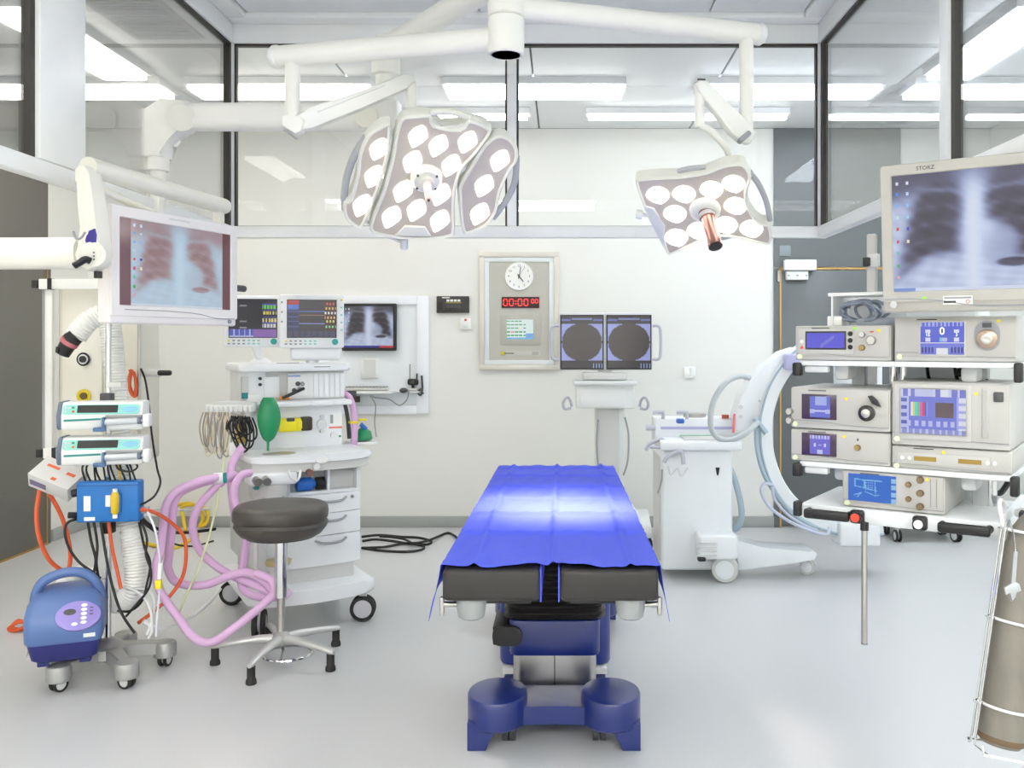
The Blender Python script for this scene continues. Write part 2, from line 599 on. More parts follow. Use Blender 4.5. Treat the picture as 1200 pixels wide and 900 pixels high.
# laminar panels of the hood ceiling
M_LAM = mat('laminar_panel', (232, 233, 234), 0.6, var=0.01)
ix0, ix1, iy0, iy1 = HX0 + RT / 2 + cw, HX1 - RT / 2 - cw, HY0 + RT / 2 + cw, HY1 - RT / 2 - cw
xs = [ix0, -0.43, 0.75, ix1]
ys = [iy0, 0.95, 2.25, 3.3, iy1]
for i in range(3):
    for j in range(4):
        hp('ceiling_panel', MB().box(((xs[i] + xs[i + 1]) / 2, (ys[j] + ys[j + 1]) / 2, 3.198), (xs[i + 1] - xs[i] - 0.01, ys[j + 1] - ys[j] - 0.01, 0.02), bev=0.003, seg=1), M_LAM)
def pane(a, b, plane, k):
    """glass between a and b along the side; plane 'x' (at x=k) or 'y' (at y=k)"""
    z0, z1 = HZ0 + 0.06, 3.065
    mid, L = (a + b) / 2, b - a
    if plane == 'y':
        hp('glass_pane', MB().box((mid, k, (z0 + z1) / 2), (L, 0.008, z1 - z0)), M_GLASS)
        e = MB().box((a + 0.005, k, (z0 + z1) / 2), (0.010, 0.03, z1 - z0)).box((b - 0.005, k, (z0 + z1) / 2), (0.010, 0.03, z1 - z0))
        e.box((mid, k, z1 - 0.006), (L, 0.03, 0.012)).box((mid, k, z0 + 0.002), (L, 0.012, 0.004))
    else:
        hp('glass_pane', MB().box((k, mid, (z0 + z1) / 2), (0.008, L, z1 - z0)), M_GLASS)
        e = MB().box((k, a + 0.008, (z0 + z1) / 2), (0.03, 0.016, z1 - z0)).box((k, b - 0.014, (z0 + z1) / 2), (0.03, 0.028, z1 - z0))
        e.box((k, mid, z1 - 0.006), (0.03, L, 0.012)).box((k, mid, z0 + 0.002), (0.012, L, 0.004))
    hp('glazing_seal', e, M_SEAL)
zm, zh = (HZ0 + 0.06 + 3.065) / 2, 3.065 - HZ0 - 0.06
for cx, cy, sx, sy in ((HX0, HY1, RT, RT), (HX1, HY1, RT, RT), (-0.27, HY1, 0.05, RT), (HX0, 3.165, RT + 0.01, 0.29), (HX1, 3.225, RT, 0.075), (HX0, 1.6, RT, 0.08), (HX1, 1.6, RT, 0.08), (HX0, HY0, RT, RT), (HX1, HY0, RT, RT)):
    hp('post', MB().box((cx, cy, zm), (sx, sy, zh), bev=0.005), M_FRAME)
h2 = RT / 2
pane(HX0 + h2, -0.27 - 0.025, 'y', HY1)
pane(-0.27 + 0.025, HX1 - h2, 'y', HY1)
pane(3.31, HY1 - h2, 'x', HX0)
pane(1.64, 3.02, 'x', HX0)
pane(HY0 + h2, 1.56, 'x', HX0)
pane(3.263, HY1 - h2, 'x', HX1)
pane(1.64, 3.187, 'x', HX1)
pane(HY0 + h2, 1.56, 'x', HX1)

# ---------------------------------------------------------------- ceiling light fittings
M_FIXF = mat('fitting_frame', (235, 236, 236), 0.4)
def fitting(cx, cy, lx, ly, strength, rgb, label):
    f = T('ceiling_light', label, 'ceiling light', (cx, cy, ZC - 0.045), group='fluorescent ceiling fittings')
    e = MB()
    b = 0.018
    e.box((-lx / 2 + b / 2, 0, 0.0225), (b, ly, 0.045)).box((lx / 2 - b / 2, 0, 0.0225), (b, ly, 0.045))
    e.box((0, -ly / 2 + b / 2, 0.0225), (lx - 2 * b, b, 0.045)).box((0, ly / 2 - b / 2, 0.0225), (lx - 2 * b, b, 0.045))
    f.part('frame', e, M_FIXF)
    key = 'diffuser_%d_%d_%d_%d' % (round(strength * 10), *rgb)
    if key not in MATS:
        MATS[key] = emit_mat(key, rgb, strength)
    f.part('diffuser', MB().box((0, 0, -0.004), (lx - 2 * b, ly - 2 * b, 0.06), bev=0.008), MATS[key])
WRM, NEU, CLD = (255, 250, 241), (253, 252, 251), (236, 245, 255)
for cx, lx, s, c, lab in ((-3.2, 1.15, FIX_L, WRM, 'long white ceiling light in the far left corner behind the glass'),
                          (-1.86, 1.2, FIX_L, WRM, 'long white ceiling light behind the left half of the back glass'),
                          (-0.19, 1.2, FIX_C, NEU, 'long white ceiling light behind the middle of the back glass'),
                          (1.49, 1.2, FIX_R, CLD, 'long white ceiling light behind the right end of the back glass'),
                          (2.84, 1.1, FIX_R, CLD, 'long white ceiling light in the far right corner behind the glass')):
    fitting(cx, 6.1, lx, 0.30, s * FIX_BACK, c, lab)
for cx, lx, s, c, lab in ((-0.72, 0.95, FIX_C, NEU, 'slim far ceiling light near the back wall, left of centre'),
                          (0.92, 1.5, FIX_C, NEU, 'slim far ceiling light near the back wall, right of centre'),
                          (2.45, 0.9, FIX_R, CLD, 'slim far ceiling light above the dark back door')):
    fitting(cx, 6.78, lx, 0.10, s * FIX_BACK, c, lab)
for cx, s, c, side in ((-2.75, FIX_L, WRM, 'left'), (2.42, FIX_R, CLD, 'right')):
    fitting(cx, 5.18, 0.30, 1.2, s * FIX_AISLE, c, 'ceiling light running towards the camera, far end of the %s aisle' % side)
    fitting(cx, 3.0, 0.30, 1.2, s * FIX_AISLE, c, 'ceiling light running towards the camera, middle of the %s aisle' % side)
    fitting(cx, 0.8, 0.30, 1.2, s * FIX_AISLE, c, 'ceiling light running towards the camera, near end of the %s aisle' % side)
for cy, row in ((-1.15, 'first'), (-1.75, 'second')):  # unseen rows behind the camera, added and boosted to fill the room with light
    for cx, side in ((-2.2, 'left'), (-0.2, 'middle'), (1.8, 'right')):
        fitting(cx, cy, 1.2, 0.30, FIX_C * FILL_NEAR, NEU, 'added unseen fill light over the near end of the room, %s row, %s' % (row, side))

# ceiling air grilles seen through the side glass
M_GRILL = mat('grille_slats', (196, 198, 198), 0.5)
M_GRILLB = mat('grille_shadow', (92, 94, 96), 0.7)
def grille(cx, cy, lx, ly, n, label):
    g = T('air_grille', label, 'air grille', (cx, cy, ZC - 0.014), group='ceiling air grilles')
    g.part('backing', MB().box((0, 0, 0.011), (lx, ly, 0.006)), M_GRILLB)
    g.part('rim', MB().box((-lx / 2, 0, 0.007), (0.03, ly + 0.03, 0.014)).box((lx / 2, 0, 0.007), (0.03, ly + 0.03, 0.014)).box((0, -ly / 2, 0.007), (lx - 0.03, 0.03, 0.014)).box((0, ly / 2, 0.007), (lx - 0.03, 0.03, 0.014)), M_GRILL)
    s0 = None
    for k in range(n):
        y = -ly / 2 + 0.015 + (k + 0.5) * (ly - 0.03) / n
        if s0 is None:
            s0 = g.part('slat', MB().box((0, 0, 0), (lx - 0.03, (ly - 0.03) / n * 0.62, 0.006)), M_GRILL)
            s0.location = (0, y, 0.003)
        else:
            share(s0, g.o, (0, y, 0.003))
grille(-2.22, 4.85, 0.36, 0.62, 16, 'perforated air grille in the ceiling behind the left glass')
grille(2.42, 6.35, 0.40, 0.42, 12, 'perforated air grille in the ceiling behind the right glass, near light')
grille(2.35, 6.98, 0.62, 0.4, 10, 'perforated air grille in the ceiling above the dark back door')
# ================================================================ operating table
M_NAVY = mat('navy_enamel', (22, 38, 106), 0.28, coat=0.3)
M_NAVY2 = mat('navy_panel', (28, 46, 120), 0.3, coat=0.2)
M_PAD = mat('black_foam_pad', (40, 37, 35), 0.55, bump=0.05, bscale=300)
M_BELL = mat('bellows_rubber', (28, 26, 26), 0.5)
TX = -0.034
tb = T('operating_table', 'navy blue operating table with split black leg pads under a drape', 'operating table', (TX, 3.85, 0))
# local y 0 = column centre; table front edge at local y = -1.40, back end at +0.62
FY, BY = 2.45 - 3.85, 4.47 - 3.85
def leaf(x0, x1, y0, y1, z0, z1):
    return MB().box(((x0 + x1) / 2, (y0 + y1) / 2, (z0 + z1) / 2), (x1 - x0, y1 - y0, z1 - z0), bev=0.014, seg=3)
for s in (-1, 1):
    x0, x1 = (-0.29, -0.029) if s < 0 else (0.025, 0.29)
    lp = tb.part('leg_pad', leaf(x0, x1, FY, FY + 0.78, 0.802, 0.888), M_PAD)
    tb.part('leg_plate', MB().box(((x0 + x1) / 2, FY + 0.40, 0.79), (x1 - x0 - 0.05, 0.68, 0.02), bev=0.004), BLACK, lp)
    # round clamp under the front corner and end of the side rail
    tb.part('clamp', MB().lathe([(0.028, 0.742), (0.036, 0.748), (0.042, 0.785), (0.042, 0.80)], Matrix.Translation((s * 0.218, FY + 0.06, 0))), mat('clamp_grey', (150, 153, 153), 0.45))
    q = MB().cyl((s * 0.255, FY + 0.05, 0.782), (s * 0.30, FY + 0.05, 0.782), 0.008, n=12)
    q.box((s * 0.297, FY + 0.05, 0.778), (0.012, 0.02, 0.05), bev=0.004)
    tb.part('rail_knob', q, STEEL)
    rl = tb.part('side_rail', MB().box((s * 0.302, FY + 1.15, 0.785), (0.010, 1.5, 0.028), bev=0.003), STEEL)
    for yy in (-0.5, 0.0, 0.45):
        tb.part('rail_bracket', MB().box((s * 0.285, yy, 0.785), (0.03, 0.03, 0.018)), STEEL, rl)
tb.part('seat_pad', leaf(-0.29, 0.29, FY + 0.80, FY + 1.38, 0.802, 0.888), M_PAD)
tb.part('back_pad', leaf(-0.27, 0.27, FY + 1.40, BY, 0.802, 0.888), M_PAD)
tb.part('tabletop_plate', MB().box((0, (FY + 0.8 + BY) / 2, 0.785), (0.5, BY - FY - 0.8, 0.028), bev=0.005), STEEL)
tb.part('tabletop_carrier', MB().box((0, 0.05, 0.745), (0.36, 0.62, 0.055), bev=0.01), BLACK)
# column: bellows, housing, steel sleeve
m = MB()
R = []
k = 0
z = 0.385
while z < 0.72:
    for zz, g in ((z, -0.012), (z + 0.012, 0.006), (z + 0.024, -0.012)):
        R.append([V(x, y, zz) for x, y in rrect(0.40 + 2 * g, 0.42 + 2 * g, 0.06 + g, 4)])
    z += 0.026
m.rings(R)
tb.part('bellows', m, M_BELL)
hs = tb.part('column_housing', MB().prism(rrect(0.36, 0.44, 0.035, 4), 0.250, 0.392, bev=0.01), M_NAVY)
tb.part('column_sleeve', MB().prism(rrect(0.335, 0.40, 0.05, 5), 0.10, 0.252), STEEL)
tb.part('sleeve_seam', MB().box((0, -0.2, 0.18), (0.004, 0.006, 0.16)), DGREY)
q = MB().prism(rrect(0.46, 0.34, 0.05, 4, 0, 0.10), 0.16, 0.43, bev=0.015)
tb.part('rear_housing', q, M_NAVY2)
M2 = frame((-0.188, -0.225, 0.335), (1, 0, 0), y=(0, 0, 1))
tb.part('control_pad', MB().box((-0.215, -0.11, 0.335), (0.06, 0.24, 0.075), bev=0.006, seg=2).prism(rrect(0.115, 0.075, 0.03, 5), -0.02, 0.014, M2), BLACK)
for s in (-1, 1):
    tb.part('warning_label', MB().box((s * 0.19, -0.06, 0.145), (0.05, 0.05, 0.026)), PAPER)
# base: slab, bridges and four round pods with feet and castors
q = MB().prism(rrect(0.42, 1.02, 0.06, 4, 0, 0.28), 0.075, 0.125, bev=0.01)
tb.part('base_slab', q, M_NAVY)
for yy, s in ((-0.40, 1), (0.98, -1)):
    pts_t, pts_b = [], []
    n = 14
    poly = []
    for i in range(n + 1):                       # curved bridge between the pods
        a = i / n
        x = -0.26 + 0.52 * a
        poly.append((x, yy - s * 0.10 + s * 0.05 * math.sin(PI * a)))
    poly = poly + [(0.26, yy + s * 0.17), (-0.26, yy + s * 0.17)]
    if s < 0:
        poly = list(reversed(poly))
    tb.part('bridge', MB().prism(poly, 0.078, 0.145, bev=0.012), M_NAVY)
    for sx in (-1, 1):
        pod = MB()
        px, py = sx * 0.213, yy
        R = []
        for rr, zz in ((0.106, 0.078), (0.112, 0.084), (0.112, 0.12), (0.112, 0.176), (0.108, 0.184), (0.098, 0.187), (0.02, 0.1875)):
            R.append([V(px + rr * math.cos(2 * PI * j / 32), py + rr * 1.25 * math.sin(2 * PI * j / 32), zz) for j in range(32)])
        pod.rings(R)
        po = tb.part('pod', pod, M_NAVY)
        M3 = frame((px, py - s * 0.125, 0), (1, 0, 0), y=(0, 0, 1))
        ft = [(-0.102 * sx, 0.0), (-0.102 * sx + 0.0, 0.0)]
        poly = [(sx * 0.105, 0.0), (sx * 0.105, 0.10), (-sx * 0.03, 0.10), (sx * 0.02, 0.05), (sx * 0.038, 0.0)]
        if sx < 0:
            poly = list(reversed(poly))
        tb.part('foot', MB().prism(poly, -0.14, 0.0, frame((px, py - s * 0.10 + (0.14 if s > 0 else 0) - (0.14 if s > 0 else 0), 0), (1, 0, 0), y=(0, 0, 1)), bev=0.004), M_NAVY, po)
        for kx in (0.03, 0.058):
            q = MB().cyl((px - sx * kx - 0.010, py, 0.042), (px - sx * kx + 0.010, py, 0.042), 0.042, n=20)
            tb.part('castor', q, DGREY, po)

# ---------------------------------------------------------------- surgical drape with fold creases
M_DRAPE = mat('blue_drape_fabric', (70, 86, 212), 0.75, var=0.07, scale=26, bump=0.18, bscale=500)
cl = [-0.62, -0.205, 0.005, 0.215, 0.62]
cr = [0.40, 0.72, 1.02, 1.32, 1.62, 1.86]
def crease(v, L, wdt, h):
    return sum(h * math.exp(-((v - c) / wdt) ** 2) for c in L)
DX, DF, DB = TX, 2.475, 4.455
def drape(u, v):
    y = DF + (DB - DF) * v
    L = y - 2.475
    hangl = 0.118 - 0.035 * v + 0.012 * math.sin(9 * v) - (0.03 if v > 0.93 else 0)
    hangl += 0.035 * math.exp(-v / 0.06)
    hangr = 0.045 * math.exp(-v / 0.05) + 0.100 - 0.055 * v + 0.010 * math.sin(11 * v + 1)
    half = 0.297 - 0.018 * v
    tot = 2 * half + hangl + hangr
    s = u * tot
    flare = 0.03 + 0.015 * math.sin(14 * v) + 0.05 * v * (1 if s < hangl else 0.3)
    if s < hangl:
        k = (hangl - s)
        x = -half - flare * (k / 0.12) ** 1.2 * 0.8
        z = 0.892 - k * 0.98
    elif s > hangl + 2 * half:
        k = s - hangl - 2 * half
        x = half + flare * (k / 0.12) ** 1.2 * 0.6
        z = 0.892 - k * 0.98
    else:
        x = s - hangl - half
        z = 0.8925
        edge = min(1, (half - abs(x)) / 0.03)
        wob = 0.0022 * math.sin(31 * x + 7 * L) * math.sin(9 * L + 3 * x) + 0.0012 * math.sin(83 * x - 21 * L)
        z += max(0, 0.0025 + wob) + edge * (crease(x, (0.005,), 0.009, 0.010) + crease(x, (-0.205, 0.215), 0.010, 0.009) + crease(L, cr, 0.013, 0.011) - crease(L, [c + 0.035 for c in cr], 0.016, 0.004))
        if v < 0.05:                                 # front hem lifts in two shallow waves
            q = 1 - v / 0.05
            z += q * 0.007 * max(0, math.sin(abs(x) * 19 + 0.4))
        if abs(x + 0.002) < 0.035 and v < 0.36:      # sags into the gap between the leg pads
            z -= 0.010 * (1 - abs(x + 0.002) / 0.035) * (1 - v / 0.36)
    yo = 0.0
    if v < 0.2:
        yo = -0.018 * math.sin(abs(x) * 10) * (1 - v / 0.2) + (0.02 * (1 - v / 0.2) * max(0, 1 - abs(x) / 0.05))
    return V(DX + x, y + yo, z)
m = MB().grid(drape, 170, 320)
dr = T('surgical_drape', 'creased blue surgical drape spread over the operating table', 'drape', (DX, 3.46, 0.888))
bmesh.ops.transform(m.bm, matrix=dr.I, verts=m.bm.verts)
do = dr.part('drape_sheet', m, M_DRAPE, ang=180)
sol = do.modifiers.new('thickness', 'SOLIDIFY')
sol.thickness = 0.0012
sol.offset = 1
for s, x in ((-1, -0.0265), (1, 0.0225)):           # two tails tucked down between the leg pads
    q = MB().box((x, 2.462 + 0.2 - 3.46, -0.045), (0.004, 0.40, 0.088))
    dr.part('tucked_flap', q, M_DRAPE)
# ================================================================ surgical lights, booms, left monitor
def onplane(px, py, M):
    """where the sight line through a pixel of the photograph meets the plane of M (local x, y)"""
    I = M.inverted()
    o = I @ V(0, 0, CH)
    q = I @ V((px - VX) / F, 1.0, CH - (py - VY) / F)
    d = q - o
    k = -o.z / d.z
    p = o + d * k
    return (p.x, p.y)

def area2(p):
    return sum(p[i][0] * p[(i + 1) % len(p)][1] - p[(i + 1) % len(p)][0] * p[i][1] for i in range(len(p)))

def ccw(p):
    return p if area2(p) > 0 else list(reversed(p))

def inset(poly, d):
    n = len(poly)
    out = []
    for i in range(n):
        a, b, c = Vector(poly[i - 1]), Vector(poly[i]), Vector(poly[(i + 1) % n])
        e1, e2 = (b - a).normalized(), (c - b).normalized()
        n1, n2 = Vector((-e1.y, e1.x)), Vector((-e2.y, e2.x))
        k = (n1 + n2)
        k = k / max(0.35, k.length_squared / 2)
        out.append(tuple(b + k * d))
    return out

def sm2(poly, sub=3):
    return [(p.x, p.y) for p in smooth([(x, y, 0) for x, y in poly], sub, True)]

M_LHEAD = mat('lamp_head_shell', (222, 222, 212), 0.4)
M_LFACE = mat('lamp_face_grey', (184, 176, 164), 0.45)
M_LGRIP = mat('lamp_grip_grey', (170, 172, 172), 0.5)
M_LED = emit_mat('led_lens', (255, 250, 244), 9.0)
M_PINK = mat('pale_pink_handle', (236, 204, 200), 0.35)
M_COPPER = mat('rosy_metal_handle', (150, 110, 100), 0.25, 0.7)

def light_module(t, M, outline, leds, lens, hw=0.05, rim=0.014):
    """one module of a lamp head: shell, raised rim, grey face, LED lenses; outline and lens centres in pixels"""
    ol = ccw([onplane(x, y, M) for x, y in outline])
    ol = ccw(sm2(ol, 3))
    shell = t.part('head_module', MB().prism(ol, -hw, 0.0, t.I @ M, bev=0.012), M_LHEAD)
    inn = inset(ol, rim)
    inn2 = inset(ol, rim * 0.45)
    m = MB()
    Z = t.I @ M
    n = len(ol)
    R = [[Z @ V(x, y, z) for x, y in pl] for pl, z in ((inset(ol, 0.001), -0.01), (inset(ol, 0.001), 0.004), (inn2, 0.010), (inn, 0.006), (inn, -0.004))]
    m.rings(R, cap=False)
    t.part('rim', m, M_LHEAD, shell)
    t.part('light_face', MB().prism(inset(ol, rim * 0.8), -0.006, 0.0015, Z), M_LFACE, shell)
    for cx, cy in leds:
        pl = ccw(sm2([onplane(cx + ox, cy + oy, M) for ox, oy in lens], 3))
        t.part('led_lens', MB().prism(pl, 0.0, 0.005, Z, bev=0.002, seg=1), M_LED, shell)
    return shell

def cr(scale, ox, oy, pts):
    return [(ox + x / scale, oy + y / scale) for x, y in pts]

HUBX, HUBY = -0.2, 3.2
hub = T('ceiling_mount', 'white round ceiling column carrying the surgical light arms', 'lamp mount', (HUBX, HUBY, 2.5))
hub.part('column', MB().lathe([(0.050, 0.004), (0.055, 0.012), (0.055, 0.20), (0.058, 0.205), (0.058, 0.215), (0.055, 0.22), (0.055, 0.62)]), IVORY)
hub.part('end_cap', MB().lathe([(0.02, 0.0), (0.051, 0.0), (0.053, 0.006)]), GREYP)
hub.part('ceiling_flange', MB().lathe([(0.15, 0.60), (0.16, 0.61), (0.16, 0.685), (0.05, 0.685)]), IVORY)

def spot(t, loc, target, energy, size, blend, rgb):
    l = bpy.data.lights.new('lamp_beam', 'SPOT')
    l.energy = energy
    l.spot_size = math.radians(size)
    l.spot_blend = blend
    l.shadow_soft_size = 0.12
    l.color = lin(*rgb)
    o = bpy.data.objects.new('lamp_beam', l)
    COL.objects.link(o)
    o.parent = t.o
    o.location = t.l(loc)
    dirv = (Vector(target) - Vector(loc)).normalized()
    o.rotation_euler = dirv.to_track_quat('-Z', 'Y').to_euler()

# ---- large light with three modules
L1 = T('surgical_light', 'large three-module surgical light on a long white ceiling arm, left of centre', 'surgical light', (HUBX, HUBY, 2.56), group='surgical lights')
def W(t, m):
    bmesh.ops.transform(m.bm, matrix=t.I, verts=m.bm.verts)
    return m
e1 = V(-1.075, 3.46, 2.575)
c1 = V(HUBX, HUBY, 2.56)
dirn = (e1 - c1).normalized()
L1.part('arm_collar', W(L1, MB().lathe([(0.0585, 2.50), (0.064, 2.505), (0.064, 2.625), (0.0585, 2.63)], Matrix.Translation((HUBX, HUBY, 0)))), IVORY)
L1.part('arm_tube', W(L1, MB().cyl(c1 + dirn * 0.05, e1, 0.041, n=24)), IVORY)
L1.part('arm_end_cap', W(L1, MB().lathe([(0.041, 0), (0.044, 0.004), (0.044, 0.018), (0.036, 0.03), (0.005, 0.034)], frame(e1 - dirn * 0.002, dirn.orthogonal(), z=dirn))), PLAST)
v1 = e1 - dirn * 0.06
L1.part('drop_tube', W(L1, MB().cyl(v1 + V(0, 0, -0.02), V(v1.x, v1.y, 2.31), 0.028, n=20)), IVORY)
s0, s1 = V(v1.x, v1.y, 2.315), P(478, 97, 3.58)
ad = (s1 - s0).normalized()
jt = MB().prism([(-0.032, 0.03), (-0.032, -0.01), (0.015, -0.04), (0.04, -0.03), (0.05, 0.01), (0.03, 0.03)], -0.028, 0.028, frame(s0, (1, 0, 0), y=(0, 0, 1)), bev=0.008)
L1.part('elbow', W(L1, jt), IVORY)
L1.part('elbow_trim', W(L1, MB().box(s0 + V(-0.006, -0.004, -0.038), (0.05, 0.04, 0.008), rot=(0, math.radians(35), 0), bev=0.003)), MGREY)
Ms = frame(s0, ad, y=(0, 0, 1))
Ls = (s1 - s0).length
prof = [(0.0, -0.034), (0.06, -0.040), (Ls * 0.55, -0.034), (Ls - 0.02, -0.022), (Ls + 0.025, -0.012), (Ls + 0.03, 0.022), (Ls - 0.01, 0.034), (Ls * 0.62, 0.026), (0.08, 0.03), (0.0, 0.026)]
L1.part('spring_arm', W(L1, MB().prism(prof, -0.03, 0.03, Ms, bev=0.012, seg=3)), WHITE)
L1.part('arm_cover_line', W(L1, MB().prism([(0.1, 0.004), (Ls * 0.8, 0.012), (Ls * 0.8, 0.016), (0.1, 0.008)], -0.0315, 0.0315, Ms)), LGREY)
ph = P(482, 95, 3.58)
pe = P(482, 133, 3.58)
L1.part('swivel_post', W(L1, MB().cyl(ph, pe + V(0, 0, -0.02), 0.02, n=18)), IVORY)
o1 = P(503, 208, 3.55)
nrm1 = V(0.16, -0.66, -0.73).normalized()
MH1 = frame(o1, V(1, 0.242, 0), z=nrm1)
back = o1 - nrm1 * 0.10
L1.part('yoke', W(L1, MB().spl([pe + V(0, 0.0, 0.0), pe + V(-0.03, 0.06, -0.04), (pe + back) / 2 + V(-0.05, 0.09, 0.02), back], 0.022, 10)), IVORY)
L1.part('rear_hub', W(L1, MB().lathe([(0.07, -0.11), (0.085, -0.10), (0.095, -0.045)], MH1)), M_LHEAD)
lens1 = [(x / 5.6, y / 5.6) for x, y in ((-8, -58), (40, -66), (60, -4), (44, 24), (-26, 72), (-44, 62), (-62, 4), (-50, -24))]
modL = cr(5, 390, 120, [(335, 118), (270, 140), (200, 190), (150, 300), (138, 420), (98, 560), (62, 580), (66, 660), (108, 712), (160, 735), (192, 700), (240, 590), (290, 450), (328, 310), (342, 190)])
modC = cr(5, 390, 120, [(400, 88), (480, 72), (575, 70), (600, 128), (740, 150), (800, 98), (910, 140), (926, 180), (850, 290), (765, 385), (724, 500), (715, 620), (715, 755), (680, 787), (560, 802), (400, 797), (270, 775), (215, 740), (240, 640), (290, 520), (340, 330), (365, 180)])
modR = cr(5, 390, 120, [(960, 190), (1030, 203), (1080, 260), (1082, 340), (1040, 400), (985, 520), (960, 640), (900, 722), (790, 770), (758, 750), (742, 650), (736, 540), (740, 480), (800, 380), (880, 250)])
light_module(L1, MH1, modL, cr(5, 390, 120, [(272, 270), (243, 430), (175, 600)]), lens1)
light_module(L1, MH1, modC, cr(5, 390, 120, [(500, 195), (620, 250), (790, 228), (468, 343), (695, 365), (412, 517), (634, 537), (345, 668), (492, 628), (628, 690)]), lens1)
light_module(L1, MH1, modR, cr(5, 390, 120, [(980, 338), (888, 485), (862, 650)]), lens1)
def hd(t, M, pts, r, z=-0.015, m=None, name='grip'):
    t.part(name, W(t, MB().spl([M @ V(*onplane(x, y, M), z) for x, y in pts], r, 10)), m or M_LGRIP)
hd(L1, MH1, cr(5, 390, 120, [(195, 215), (130, 320), (85, 440), (68, 560), (70, 640)]), 0.014)
hd(L1, MH1, cr(5, 390, 120, [(575, 75), (640, 66), (720, 72), (800, 105)]), 0.013, m=M_LHEAD)
hd(L1, MH1, cr(5, 390, 120, [(1080, 330), (1068, 480), (1010, 600), (940, 690)]), 0.013)
L1.part('lower_grip', W(L1, MB().prism(ccw([onplane(x, y, MH1) for x, y in cr(5, 390, 120, [(365, 770), (420, 715), (540, 722), (575, 775)])]), 0.0, 0.014, MH1, bev=0.004)), M_LHEAD)
hc = onplane(390 + 548 / 5, 120 + 437 / 5, MH1)
MC = MH1 @ Matrix.Translation((hc[0], hc[1], 0))
ch = L1.part('centre_hub', W(L1, MB().lathe([(0.062, 0.0), (0.060, 0.02), (0.048, 0.034), (0.030, 0.036), (0.028, 0.048), (0.002, 0.05)], MC)), M_LHEAD)
for a in (40, 140, 220, 320):
    L1.part('hub_screw', W(L1, MB().cyl(MC @ V(0.047 * math.cos(math.radians(a)), 0.047 * math.sin(math.radians(a)), 0.028), MC @ V(0.047 * math.cos(math.radians(a)), 0.047 * math.sin(math.radians(a)), 0.037), 0.005, n=8)), DGREY, ch)
hnd = L1.part('centre_handle', W(L1, MB().lathe([(0.017, 0.04), (0.015, 0.08), (0.013, 0.135), (0.010, 0.142), (0.002, 0.143)], MC)), M_PINK)
L1.part('handle_tip', W(L1, MB().cyl(MC @ V(0, 0, 0.142), MC @ V(0, 0, 0.146), 0.006, n=10)), DGREY, hnd)
q = MB().spl([MH1 @ V(*onplane(430, 265, MH1), -0.03), MH1 @ V(*onplane(455, 282, MH1), -0.03), MH1 @ V(*onplane(473, 290, MH1), -0.03)], 0.008, 8)
L1.part('side_lever', W(L1, q), LGREY)
L1.part('lever_knob', W(L1, MB().cyl(MH1 @ V(*onplane(474, 284, MH1), -0.03), MH1 @ V(*onplane(474, 296, MH1), -0.03), 0.017, n=14)), LGREY)
spot(L1, o1 + nrm1 * 0.16, (-0.05, 3.42, 0.89), SPOT_A, 36, 1.0, (255, 238, 236))

# ---- small light with one module
L2 = T('surgical_light', 'small single-module surgical light with rosy metal handle, right of centre', 'surgical light', (HUBX, HUBY, 2.67), group='surgical lights')
e2 = V(0.74, 3.5, 2.675)
c2 = V(HUBX, HUBY, 2.67)
dirn = (e2 - c2).normalized()
L2.part('arm_collar', W(L2, MB().lathe([(0.0585, 2.632), (0.064, 2.637), (0.064, 2.735), (0.0585, 2.74)], Matrix.Translation((HUBX, HUBY, 0)))), IVORY)
L2.part('arm_tube', W(L2, MB().cyl(c2 + dirn * 0.05, e2, 0.039, n=24)), IVORY)
L2.part('arm_end_cap', W(L2, MB().lathe([(0.039, 0), (0.042, 0.004), (0.042, 0.018), (0.034, 0.03), (0.005, 0.034)], frame(e2 - dirn * 0.002, dirn.orthogonal(), z=dirn))), PLAST)
v2 = e2 - dirn * 0.045
L2.part('drop_tube', W(L2, MB().cyl(v2 + V(0, 0, -0.02), V(v2.x, v2.y, 2.27), 0.027, n=20)), IVORY)
s0, s1 = V(v2.x, v2.y, 2.285), P(822, 103, 3.45)
ad = (s1 - s0).normalized()
Ms = frame(s0, ad, y=V(0.5, 0, 0.9))
Ls = (s1 - s0).length
prof = [(-0.03, -0.02), (0.0, -0.04), (0.05, -0.042), (Ls, -0.026), (Ls + 0.03, -0.01), (Ls + 0.03, 0.016), (Ls, 0.028), (0.06, 0.03), (-0.02, 0.026)]
L2.part('spring_arm', W(L2, MB().prism(prof, -0.028, 0.028, Ms, bev=0.011, seg=3)), WHITE)
L2.part('elbow_trim', W(L2, MB().box(P(872, 161, 3.46), (0.055, 0.05, 0.02), rot=(0, math.radians(-40), 0), bev=0.008)), MGREY)
L2.part('arm_badge', W(L2, MB().box(P(822, 97, 3.42) + V(0, 0, 0.012), (0.03, 0.006, 0.006))), DGREY)
L2.part('swivel_post', W(L2, MB().cyl(P(820, 99, 3.45), P(820, 149, 3.45), 0.019, n=18)), IVORY)
o2 = P(826, 242, 3.5)
nrm2 = V(-0.12, -0.60, -0.79).normalized()
MH2 = frame(o2, V(1, -0.2, 0), z=nrm2)
bk2 = MH2 @ V(*onplane(856, 200, MH2), -0.05)
L2.part('yoke', W(L2, MB().spl([P(820, 147, 3.45), P(834, 154, 3.46), P(850, 172, 3.49), P(856, 186, 3.53), bk2], 0.013, 10)), IVORY)
S2 = 1200 / 190
lens2 = [(x / S2 * 0.92, y / S2 * 0.92) for x, y in ((-92, 8), (-72, -40), (-10, -66), (66, -44), (92, 8), (60, 52), (18, 72), (-56, 44))]
